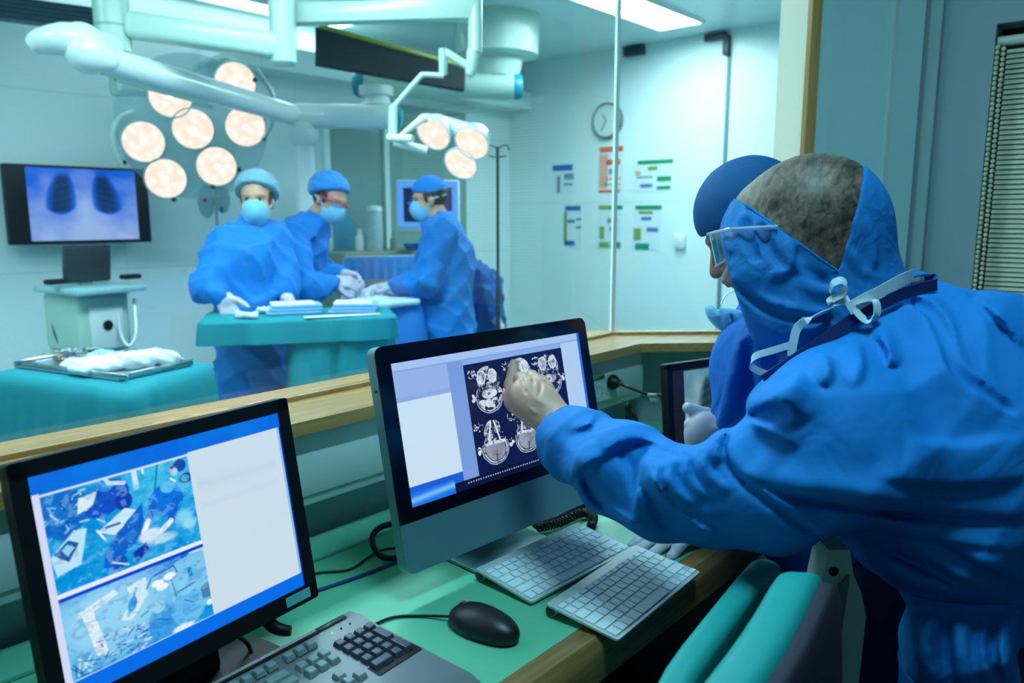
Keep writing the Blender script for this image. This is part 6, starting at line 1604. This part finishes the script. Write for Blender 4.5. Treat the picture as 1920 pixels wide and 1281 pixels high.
# cloth folds: each is a crest that falls off gently on one side and steeply on the other
creases(g, [
    ([(1104, 884), (1128, 852), (1166, 826), (1208, 822), (1262, 838)], .013, 1, .030), ([(1064, 808), (1100, 796), (1120, 776)], .007, 1, .022), ([(1062, 902), (1096, 872), (1126, 852)], .010, 1, .026),
    ([(1098, 880), (1096, 905), (1110, 932), (1140, 960)], -.009, 1, .010),
    ([(1186, 984), (1196, 930), (1206, 872), (1228, 856), (1288, 849)], .014, -1, .028), ([(1216, 884), (1248, 930), (1290, 972), (1338, 1004)], .012, 1, .022),
    ([(1200, 872), (1204, 915), (1224, 958), (1256, 1000)], -.009, 1, .012), ([(1232, 900), (1262, 945), (1310, 978), (1352, 990)], -.007, 1, .010),
    ([(1242, 866), (1230, 893), (1239, 930), (1266, 958)], .010, -1, .016), ([(1270, 858), (1258, 885), (1268, 915), (1296, 945)], .010, -1, .017),
    ([(1300, 850), (1288, 872), (1297, 902), (1330, 934)], .010, -1, .018), ([(1334, 838), (1320, 860), (1332, 890), (1372, 920)], .009, -1, .018), ([(1368, 800), (1346, 832), (1356, 866)], .008, -1, .018),
    ([(1206, 850), (1252, 842), (1300, 850)], .008, 1, .014), ([(1140, 945), (1184, 975), (1250, 1000)], .005, -1, .018), ([(1150, 842), (1180, 876), (1186, 930)], -.006, 1, .012),
    ([(1354, 832), (1360, 865), (1392, 903), (1440, 942), (1500, 985), (1556, 1026)], -.007, 1, .006), ([(1366, 832), (1372, 862), (1404, 898), (1452, 936), (1512, 980), (1566, 1020)], .004, 1, .012),
    ([(1398, 774), (1444, 753), (1480, 764), (1490, 794)], .016, 1, .022), ([(1404, 790), (1450, 812), (1498, 838)], .009, 1, .018), ([(1448, 744), (1480, 722), (1506, 698)], .013, -1, .022), ([(1406, 780), (1440, 786), (1464, 782)], -.010, 1, .010),
    ([(1540, 660), (1556, 690), (1552, 726)], .010, -1, .018), ([(1640, 620), (1664, 650), (1672, 690)], .009, 1, .014), ([(1612, 640), (1616, 690), (1602, 730)], .007, -1, .02),
    ([(1400, 882), (1470, 918), (1560, 934), (1690, 952), (1810, 966), (1930, 970)], .012, 1, .030), ([(1410, 900), (1480, 934), (1570, 948), (1700, 968), (1930, 984)], -.010, 1, .012),
    ([(1640, 888), (1740, 905), (1860, 902), (1930, 890)], .007, 1, .035), ([(1700, 826), (1800, 838), (1930, 820)], .006, -1, .035),
    ([(1600, 1036), (1690, 1086), (1780, 1112), (1880, 1122)], .010, 1, .024), ([(1640, 1026), (1720, 1062), (1800, 1102)], -.007, 1, .012), ([(1690, 1020), (1770, 1066), (1850, 1112)], .009, 1, .022), ([(1760, 1012), (1840, 1056), (1920, 1092)], .009, 1, .024), ([(1640, 985), (1760, 1010), (1920, 1030)], .006, 1, .03),
    ([(1690, 556), (1742, 566), (1778, 610), (1796, 680), (1840, 720), (1890, 764)], .012, -1, .05), ([(1830, 556), (1880, 600), (1920, 650)], .008, 1, .03)]
    + [([(x, 1150), (x - 6, 1210), (x + 4, 1290)], a_, sg, .018) for x, a_, sg in ((1722, .008, 1), (1748, .010, -1), (1772, -.008, 1), (1796, .010, 1), (1828, -.008, 1), (1850, .010, -1), (1882, .010, 1), (1906, -.006, 1))])
F_([(1664, 566), (1712, 566), (1744, 578), (1768, 612), (1784, 650), (1798, 690), (1826, 716), (1860, 740), (1892, 766)], .011, op='s', sink=.35, k=.004)
g.build('gown', M_gown, doc)
hitg = lambda px, py: hit(g, px, py)
# waist tie
q = [hitg(x, y) for x, y in ((1712, 1128), (1760, 1138), (1820, 1143), (1890, 1143), (1918, 1142))]; q = [p - unit(p - C0) * .004 for p in q if p is not None]
if len(q) > 2: MB().ribbon(q, UP, .016, .004).build('waist_tie', M_gown_n, doc)

# hood with the gathered net crown
h = Field(HC + V3(-.27, -.27, -.36), HC + V3(.27, .27, .2), .0042)
h.ell(HC, (.094, .124, .122), HA, .02); h.ell(HC - HF * .03 + HU * .012, (.098, .112, .122), HA, .02)
h.chain([(Q(1437, 515, 1.2), .074), (Q(1482, 580, 1.2), .074), (Q(1560, 620, 1.2), .078)], .04)
h.chain([(Q(1545, 520, 1.22), .085), (Q(1590, 590, 1.21), .082), (Q(1620, 650, 1.2), .095)], .05)
h.cone(Q(1600, 470, 1.22), Q(1618, 520, 1.21), .035, .04, .04)
h.half(HC + HF * .108 - HU * .04, HF * .99 - HU * .1, .008)
h.half(Q(1560, 690, 1.2), unit(Q(1560, 690, 1.2) - Q(1590, 590, 1.2)), .01)
base = h.copy()
def hf(pts, r, **k): fold(h, pts, r, **k)
hf([(1372, 372), (1400, 402), (1450, 430), (1510, 462), (1566, 506)], .006, k=.006)
for pts in ([(1392, 405), (1386, 440), (1396, 480)], [(1412, 415), (1420, 455), (1448, 492)], [(1440, 432), (1458, 470), (1490, 506)], [(1470, 448), (1488, 486), (1520, 520)],
            [(1484, 452), (1474, 500), (1450, 520)], [(1376, 520), (1420, 556), (1480, 580), (1545, 588)], [(1386, 552), (1430, 590), (1500, 612), (1560, 612)], [(1400, 584), (1450, 618), (1520, 636)],
            [(1500, 530), (1540, 548), (1590, 552)], [(1622, 420), (1630, 460), (1634, 500)], [(1590, 470), (1612, 510), (1640, 525)], [(1372, 400), (1366, 440), (1372, 470)]):
    hf(pts, .007, k=.008)
for pts in ([(1402, 412), (1404, 450), (1420, 486)], [(1428, 424), (1440, 464), (1470, 500)], [(1380, 536), (1430, 574), (1500, 598), (1556, 600)], [(1500, 470), (1512, 500), (1550, 530)]):
    hf(pts, .006, op='s', sink=-.2, k=.008)
la = unit(C0 - HC); la = unit(HR * np.sign(HR @ la)); p1, p2, p3 = Q(1368, 362, 1.14), Q(1570, 509, 1.13), Q(1608, 350, 1.16)
n1 = unit(np.cross(p2 - p1, la)); n1 = n1 if n1 @ CU < 0 else -n1      # points down, away from the crown
n2 = unit(np.cross(p3 - p2, la)); n2 = n2 if n2 @ RT > 0 else -n2      # points back
gs = h.sub(h.lo, h.lo + h.n * h.h); sl, X, Y, Z = gs
dist = lambda o_, n_: ((X - o_[0]) * n_[0] + (Y - o_[1]) * n_[1] + (Z - o_[2]) * n_[2]).astype(np.float32)
reg = np.maximum(dist(p1, n1), dist(p2, n2))
crown = base.copy(-.0025); crown.d = np.maximum(crown.d, reg - .004); crown.warp(wrinkle(.0006, [((.2, .9, .3), 120), ((.7, .2, .6), 95)], 4))
h.d = np.maximum(h.d, -reg)
hood = h.build('surgical_hood', M_hood, doc)
for pts in (((1366, 360), (1400, 385), (1440, 414), (1480, 443), (1520, 473), (1570, 509)),):
    P_ = [hit(base, *q_) for q_ in pts]; P_ = [p_ for p_ in P_ if p_ is not None]
    MB().tube(P_, .0026, 8, 6).build('hood_seam', M_hood, doc)
m = bpy.data.materials.new('net over hair'); m.use_nodes = True; nt = m.node_tree; bs = nt.nodes['Principled BSDF']
tc = nt.nodes.new('ShaderNodeTexCoord'); mp = nt.nodes.new('ShaderNodeMapping'); mp.inputs['Rotation'].default_value = (0.5, 0.2, 1.15); mp.inputs['Scale'].default_value = (5, 110, 80)
n_ = nt.nodes.new('ShaderNodeTexNoise'); n_.inputs['Scale'].default_value = 1.0; n_.inputs['Detail'].default_value = 5; n_.inputs['Distortion'].default_value = .6
n3 = nt.nodes.new('ShaderNodeTexNoise'); n3.inputs['Scale'].default_value = 9; n3.inputs['Detail'].default_value = 3
r_ = nt.nodes.new('ShaderNodeValToRGB'); r_.color_ramp.elements[0].position = .38; r_.color_ramp.elements[0].color = (*lin((34, 22, 17)), 1); r_.color_ramp.elements[1].position = .64; r_.color_ramp.elements[1].color = (*lin((138, 112, 92)), 1)
av = nt.nodes.new('ShaderNodeMath'); av.operation = 'MULTIPLY_ADD'; av.inputs[1].default_value = .5
hv = nt.nodes.new('ShaderNodeMath'); hv.operation = 'MULTIPLY'; hv.inputs[1].default_value = .5
nt.links.new(tc.outputs['Object'], mp.inputs['Vector']); nt.links.new(mp.outputs['Vector'], n_.inputs['Vector']); nt.links.new(tc.outputs['Object'], n3.inputs['Vector'])
nt.links.new(n_.outputs['Fac'], av.inputs[0]); nt.links.new(n3.outputs['Fac'], hv.inputs[0]); nt.links.new(hv.outputs[0], av.inputs[2]); nt.links.new(av.outputs[0], r_.inputs['Fac']); nt.links.new(r_.outputs['Color'], bs.inputs['Base Color'])
bs.inputs['Roughness'].default_value = .55; bs.inputs['Sheen Weight'].default_value = .6; bs.inputs['Sheen Tint'].default_value = (*lin((170, 190, 185)), 1); bs.inputs['Sheen Roughness'].default_value = .4
bp = nt.nodes.new('ShaderNodeBump'); bp.inputs['Strength'].default_value = .12; bp.inputs['Distance'].default_value = .004; nt.links.new(n_.outputs['Fac'], bp.inputs['Height']); nt.links.new(bp.outputs['Normal'], bs.inputs['Normal'])
crown.build('hair_net', m, doc)
# ties and straps at the nape
sp_ = lambda px, py, lift=.006: (lambda p: (p if p is not None else Q(px, py, 1.12)))(hit(g, px, py) if hit(h, px, py) is None else (hit(h, px, py) if hit(g, px, py) is None or np.linalg.norm(hit(h, px, py) - C0) < np.linalg.norm(hit(g, px, py) - C0) else hit(g, px, py))) - unit(Q(px, py, 1) - C0) * lift
MB().ribbon([Q(1432, 713, 1.085), Q(1480, 682, 1.09), Q(1550, 634, 1.09), Q(1610, 592, 1.09), Q(1690, 552, 1.10), Q(1756, 534, 1.12)], unit(CU + RT * .45), .017, .003).build('neck_strap', M_strap, doc)
MB().ribbon([Q(1556, 548, 1.095), Q(1562, 532, 1.085), Q(1578, 526, 1.08), Q(1587, 538, 1.08), Q(1578, 552, 1.085), Q(1562, 560, 1.09), Q(1556, 568, 1.09), Q(1572, 566, 1.09), Q(1592, 560, 1.09)], FW * .4 + CU, .011).build('tie_loop', M_tie, doc)
MB().ribbon([Q(1590, 580, 1.085), Q(1622, 562, 1.085), Q(1650, 548, 1.09), Q(1690, 526, 1.10), Q(1712, 516, 1.11)], unit(CU + RT * .3), .018).build('tie_bow', M_tie, doc)
MB().ribbon([Q(1602, 578, 1.08), Q(1612, 592, 1.078), Q(1628, 602, 1.078), Q(1644, 590, 1.078), Q(1642, 566, 1.08), Q(1626, 566, 1.085), Q(1604, 574, 1.085)], FW * .5 + CU * .2 + RT, .014).build('tie_bow', M_tie, doc)
MB().ribbon([Q(1560, 580, 1.11), Q(1520, 596, 1.1), Q(1496, 614, 1.1), Q(1488, 640, 1.1), Q(1484, 668, 1.1)], unit(RT + CU * .5), .012).build('mask_tie', M_tie, doc)
MB().ribbon([Q(1486, 646, 1.1), Q(1446, 658, 1.1), Q(1416, 668, 1.11), Q(1408, 684, 1.12), Q(1418, 694, 1.12), Q(1440, 702, 1.11)], unit(CU + RT * .2), .010).build('tie_loop', M_tie, doc)
MB().ribbon([Q(1690, 548, 1.16), Q(1700, 520, 1.17), Q(1730, 512, 1.18), Q(1742, 522, 1.18), Q(1735, 540, 1.17)], FW + CU * .3, .03, .003).build('collar_flap', M_hood, doc)
# safety glasses
M_clearg = glass_mat('safety lens', (.84, .88, 1.0), 3.5)
gl = bpy.data.objects.new('safety_glasses', None)
def hp(a, b_, c_): return HC + HR * a + HF * b_ + HU * c_
sL = np.sign(la @ HR)
b = MB(); A_ = []
for i in range(13):
    a = (i / 12 * 2 - 1); row = []
    for j in range(5):
        f_ = j / 4; row.append(hp(.084 * a, .130 - .038 * abs(a) ** 3, .046 - .054 * f_ * (1 - .25 * a * a)))
    A_.append(row)
shell('lens', M_clearg, doc, A_, HF, .002)
lensm = mat('clear frame', (196, 214, 232), .12, coat=.5, alpha=.55)
for s in (-1, 1):
    A_ = []
    for i in range(7):
        f_ = i / 6; A_.append([hp(s * (.085 + .018 * f_), .092 - .062 * f_, .045 - .008 * f_ - j / 3 * .050 * (1 - .72 * f_)) for j in range(4)])
    shell('side_shield', M_clearg, doc, A_, HR * s, .002)
    MB().tube([hp(s * .085, .092, .046), hp(s * .096, .06, .040), hp(s * .104, .028, .034)], .0032, 8, 4).build('temple', lensm, doc)
MB().tube([hp(.084 * a, .1315 - .038 * abs(a) ** 3, .047) for a in np.linspace(-1, 1, 13)], .0028, 8).build('brow_frame', lensm, doc)
MB().tube([hp(.084 * a, .1315 - .038 * abs(a) ** 3, .047 - .055 * (1 - .25 * a * a)) for a in np.linspace(-1, 1, 13)], .0018, 8).build('brow_frame', lensm, doc)
bpy.data.objects.remove(gl)
# gloves
k = Field(WRL - V3(.22, .16, .16), np.maximum(WRL, TIP) + .14, .0026); pointing_hand(k, .0015)
k.cone(Q(1034, 790, 1.325), Q(1078, 820, 1.29), .030, .037, .012); 
for px, py, qx, qy in ((1030, 776, 1024, 800), (1040, 776, 1034, 812), (1000, 742, 1020, 760), (990, 760, 1008, 776)): fold(k, [(px, py), ((px + qx) / 2, (py + qy) / 2 + 1), (qx, qy)], .0028, k=.003)
for pts in ([(977, 706), (981, 720), (986, 738)], [(998, 704), (1000, 718), (1002, 736)], [(1014, 714), (1014, 728), (1010, 742)]): fold(k, pts, .0026, op='s', sink=-.2, k=.003)
k.build('glove', M_glove, doc)
MB().lathe(Q(1046, 797, 1.312), unit(Q(1034, 790, 1.325) - Q(1078, 820, 1.29)), [(.0345, -.003), (.0365, 0), (.0345, .003)], 24).build('cuff_roll', M_glove, doc)
k = Field(WRR - V3(.2, .2, .06), WRR + V3(.2, .2, .12), .0028); flat_hand(k, .0012); k.cone(WRR - UP * .012, WRR + (ELR - WRR) * .25, .033, .04, .02); k.half(V3(0, 0, DZ + .0005), -UP, .002); k.build('glove', M_gloveg, doc)
def legs(root, waist, ft, fwh, k_=1.0):
    waist = waist + UP * .06
    lo, hi = bounds([waist] + ft, .26); lo[2] = .02; f = Field(lo, hi, .011)
    gg = sum(ft) / len(ft)
    for q in ft: f.chain([(waist + (q - gg) * .7, .135 * k_), ((waist + V3(q[0], q[1], .4)) * .5 + (q - gg) * .3, .115 * k_), (V3(q[0], q[1], .48), .09), (q + UP * .07, .07)], .04)
    f.warp(wrinkle(.008, [((1, .3, .8), 26), ((-.4, 1, .6), 31)], 2)); f.half(V3(0, 0, .05), -UP, .004); f.build('trousers', M_scrub, root)
    for q in ft:
        Sx = Field(q - V3(.2, .2, .02), q + V3(.2, .2, .2), .008); Sx.cone(q + UP * .06, q + fwh * .14 + UP * .045, .05, .042, .03); Sx.half(V3(0, 0, .003), -UP, .004); Sx.build('shoe', M_shoe, root)
legs(doc, WA - UP * .12, feet, unit(HF * V3(1, 1, 0)), .8)

# ================================================================== the second doctor
BC = Q(1418, 430, 1.55); BF = unit(-RT * .82 + FW * .08 - UP * .56); BU = unit(UP - BF * BF[2]); BR = np.cross(BF, BU); BA = [BR, BF, BU]
BN = Q(1462, 560, 1.58); BSL = Q(1436, 672, 1.44); BSR = Q(1520, 640, 1.70)
BT = [(Q(1490, 640, 1.64), .11), (Q(1535, 780, 1.68), .13), (Q(1575, 960, 1.68), .12), (Q(1600, 1050, 1.66), .12)]
BWL = Q(1368, 812, 1.46); BEL = Q(1450, 880, 1.44); BER = Q(1560, 860, 1.78); BWR = Q(1480, 900, 1.76)
gB = V3(BT[-1][0][0] + .02, BT[-1][0][1] - .04, 0); sdB = unit(V3(BF[1], -BF[0], 0)); feetB = [gB - sdB * .11, gB + sdB * .11]
def fist(f, g_=0.):
    ad = lambda c: [(p, r + g_) for p, r in c]; d0 = 1.455
    f.chain(ad([(Q(1372, 815, d0 + .005), .029), (Q(1345, 812, d0), .034), (Q(1318, 812, d0), .032)]), .02)
    f.chain(ad([(Q(1316, 796, d0 - .002), .020), (Q(1308, 832, d0 + .004), .020)]), .016)
    for i, (x, y, r) in enumerate(((1297, 796, .0125), (1297, 812, .0125), (1300, 828, .0118), (1305, 842, .0105))):
        f.chain(ad([(Q(x + 24, y - 2, d0), r + .002), (Q(x, y, d0 + .002), r), (Q(x + 4, y + 3, d0 + .034), r * .9), (Q(x + 24, y + 5, d0 + .046), r * .82)]), .003)
    f.chain(ad([(Q(1348, 794, d0 + .004), .016), (Q(1324, 777, d0 + .008), .0118), (Q(1305, 772, d0 + .008), .0112), (Q(1290, 765, d0 + .006), .0096)]), .004)
lo, hi = bounds([BC, BSL, BSR, BEL, BER, BWL, BT[-1][0]] + feetB, .16); lo[2] = -.01; hi = np.maximum(hi, BC + .18); lo = np.minimum(lo, Q(1285, 800, 1.47) - V3(.05, .05, 9) * V3(1, 1, 0) - V3(0, 0, 0)); lo[2] = -.01
b = Field(lo, hi, .0062); head(b, BC, BF, BU, 1.0); b.cone(BC - BU * .07 - BF * .03, BN, .052, .058, .03); b.chain(BT, .06)
for s, e, w_ in ((BSL, BEL, BWL), (BSR, BER, BWR)): b.cone(BN - UP * .05, s, .065, .058, .04); b.chain([(s, .058), (e, .044), (w_, .029)], .03)
fist(b, -.003); hand(b, BWR, unit(BWR - BER), -UP, 1, [.5] * 4)
for q in feetB: b.chain([(BT[-1][0] + (q - gB) * .9, .088), (V3(q[0], q[1], .46), .06), (q + UP * .09, .042)], .04); b.cone(q + UP * .05, q + unit(BF * V3(1, 1, 0)) * .13 + UP * .035, .04, .032, .03)
d2 = b.build('person', mat('tan skin', (176, 118, 92), .5, noise=.08, nscale=30)); tag(d2, 'person in a dark blue cap and lowered mask, half hidden behind the pointing one', 'person')
lo, hi = bounds([BN, BSL, BSR, BEL, BER, BT[-1][0], BWL, BWR], .2); g2 = Field(lo, hi, .0075)
g2.chain([(Q(1485, 640, 1.62), .11), (Q(1525, 770, 1.68), .17), (Q(1565, 930, 1.68), .17), (Q(1595, 1030, 1.66), .16)], .06)
for s, e, w_ in ((BSL, BEL, BWL), (BSR, BER, BWR)): g2.cone(Q(1465, 610, 1.56), s, .075, .082, .04); g2.chain([(s, .082), (e, .074), (e + (w_ - e) * .72, .05)], .035)
g2.cone(Q(1420, 700, 1.46), Q(1425, 790, 1.45), .075, .07, .04)
g2.warp(wrinkle(.008, [((.3, 1, .4), 26), ((-.6, .5, 1), 21)], 33))
for pts, r, op in (([(1392, 640), (1384, 700), (1372, 770)], .010, 'u'), ([(1408, 650), (1404, 720), (1398, 790)], .010, 's'), ([(1424, 640), (1430, 700), (1436, 750)], .012, 'u'), ([(1376, 700), (1366, 760), (1352, 800)], .010, 'u'), ([(1440, 640), (1452, 690)], .01, 's')):
    fold(g2, pts, r, k=.012, op=op, sink=.3 if op == 'u' else -.2)
g2.build('gown', M_gown_n, d2)
H = Field(BC - .2, BC + .2, .0045); H.ell(BC - BF * .008 + BU * .048, (.088, .108, .098), BA, .02); H.half(BC + BU * .030, -(BU * .97 - BF * .18), .005); H.warp(wrinkle(.0008, [(BU, 40), (BF, 30)], 6)); H.build('surgical_cap', M_capb, d2)
k = Field(BC - .25, BC + .2, .0042)
mc_ = Q(1388, 594, 1.48); md = unit(RT * .95 - CU * .35)
k.ell(mc_, (.070, .05, .040), [md, unit(FW), np.cross(md, unit(FW))], .01); k.ell(mc_ - CU * -.022 - md * .002, (.066, .047, .036), [md, unit(FW), np.cross(md, unit(FW))], .01, 's')
for px in (1350, 1372, 1394): fold(k, [(px - 8, 575), (px, 590), (px + 4, 612)], .003, k=.004, op='s', sink=-.2)
k.build('face_mask', M_mask, d2)
MB().ribbon([Q(1352, 570, 1.475), Q(1362, 552, 1.47), Q(1382, 545, 1.48), Q(1396, 556, 1.47), Q(1402, 574, 1.47)], unit(FW + CU * .5), .006).build('mask_tie', M_tie, d2)
for q in (-1, 1): MB().lathe(BC + BR * q * .031 + BF * .083 + BU * .008, BF, [(.0001, -.004), (.010, -.002), (.008, .004), (.0001, .007)], 14).build('eye', M_eye, d2)
for q in (-1, 1): MB().tube([BC + BR * q * x + BF * y + BU * .03 for x, y in ((.012, .095), (.03, .090), (.048, .076))], [.0015, .003, .0015], 6, 3).build('eyebrow', M_hair, d2)
k = Field(Q(1330, 810, 1.47) - .14, Q(1330, 810, 1.47) + .14, .0028); fist(k, .0014); k.cone(Q(1362, 815, 1.46), Q(1395, 835, 1.455), .032, .037, .012)
for a in ((1340, 792, 1362, 806), (1335, 800, 1366, 814), (1322, 840, 1340, 852), (1350, 838, 1356, 852)): fold(k, [(a[0], a[1]), ((a[0] + a[2]) / 2, (a[1] + a[3]) / 2), (a[2], a[3])], .0022, k=.003)
k.build('glove', M_gloveg, d2)
k = Field(BWR - .18, BWR + .18, .006); hand(k, BWR, unit(BWR - BER), -UP, 1, [.5] * 4, 1.03, .0015); k.build('glove', M_gloveg, d2)
legs(d2, BT[-1][0] - UP * .1, feetB, unit(BF * V3(1, 1, 0)))
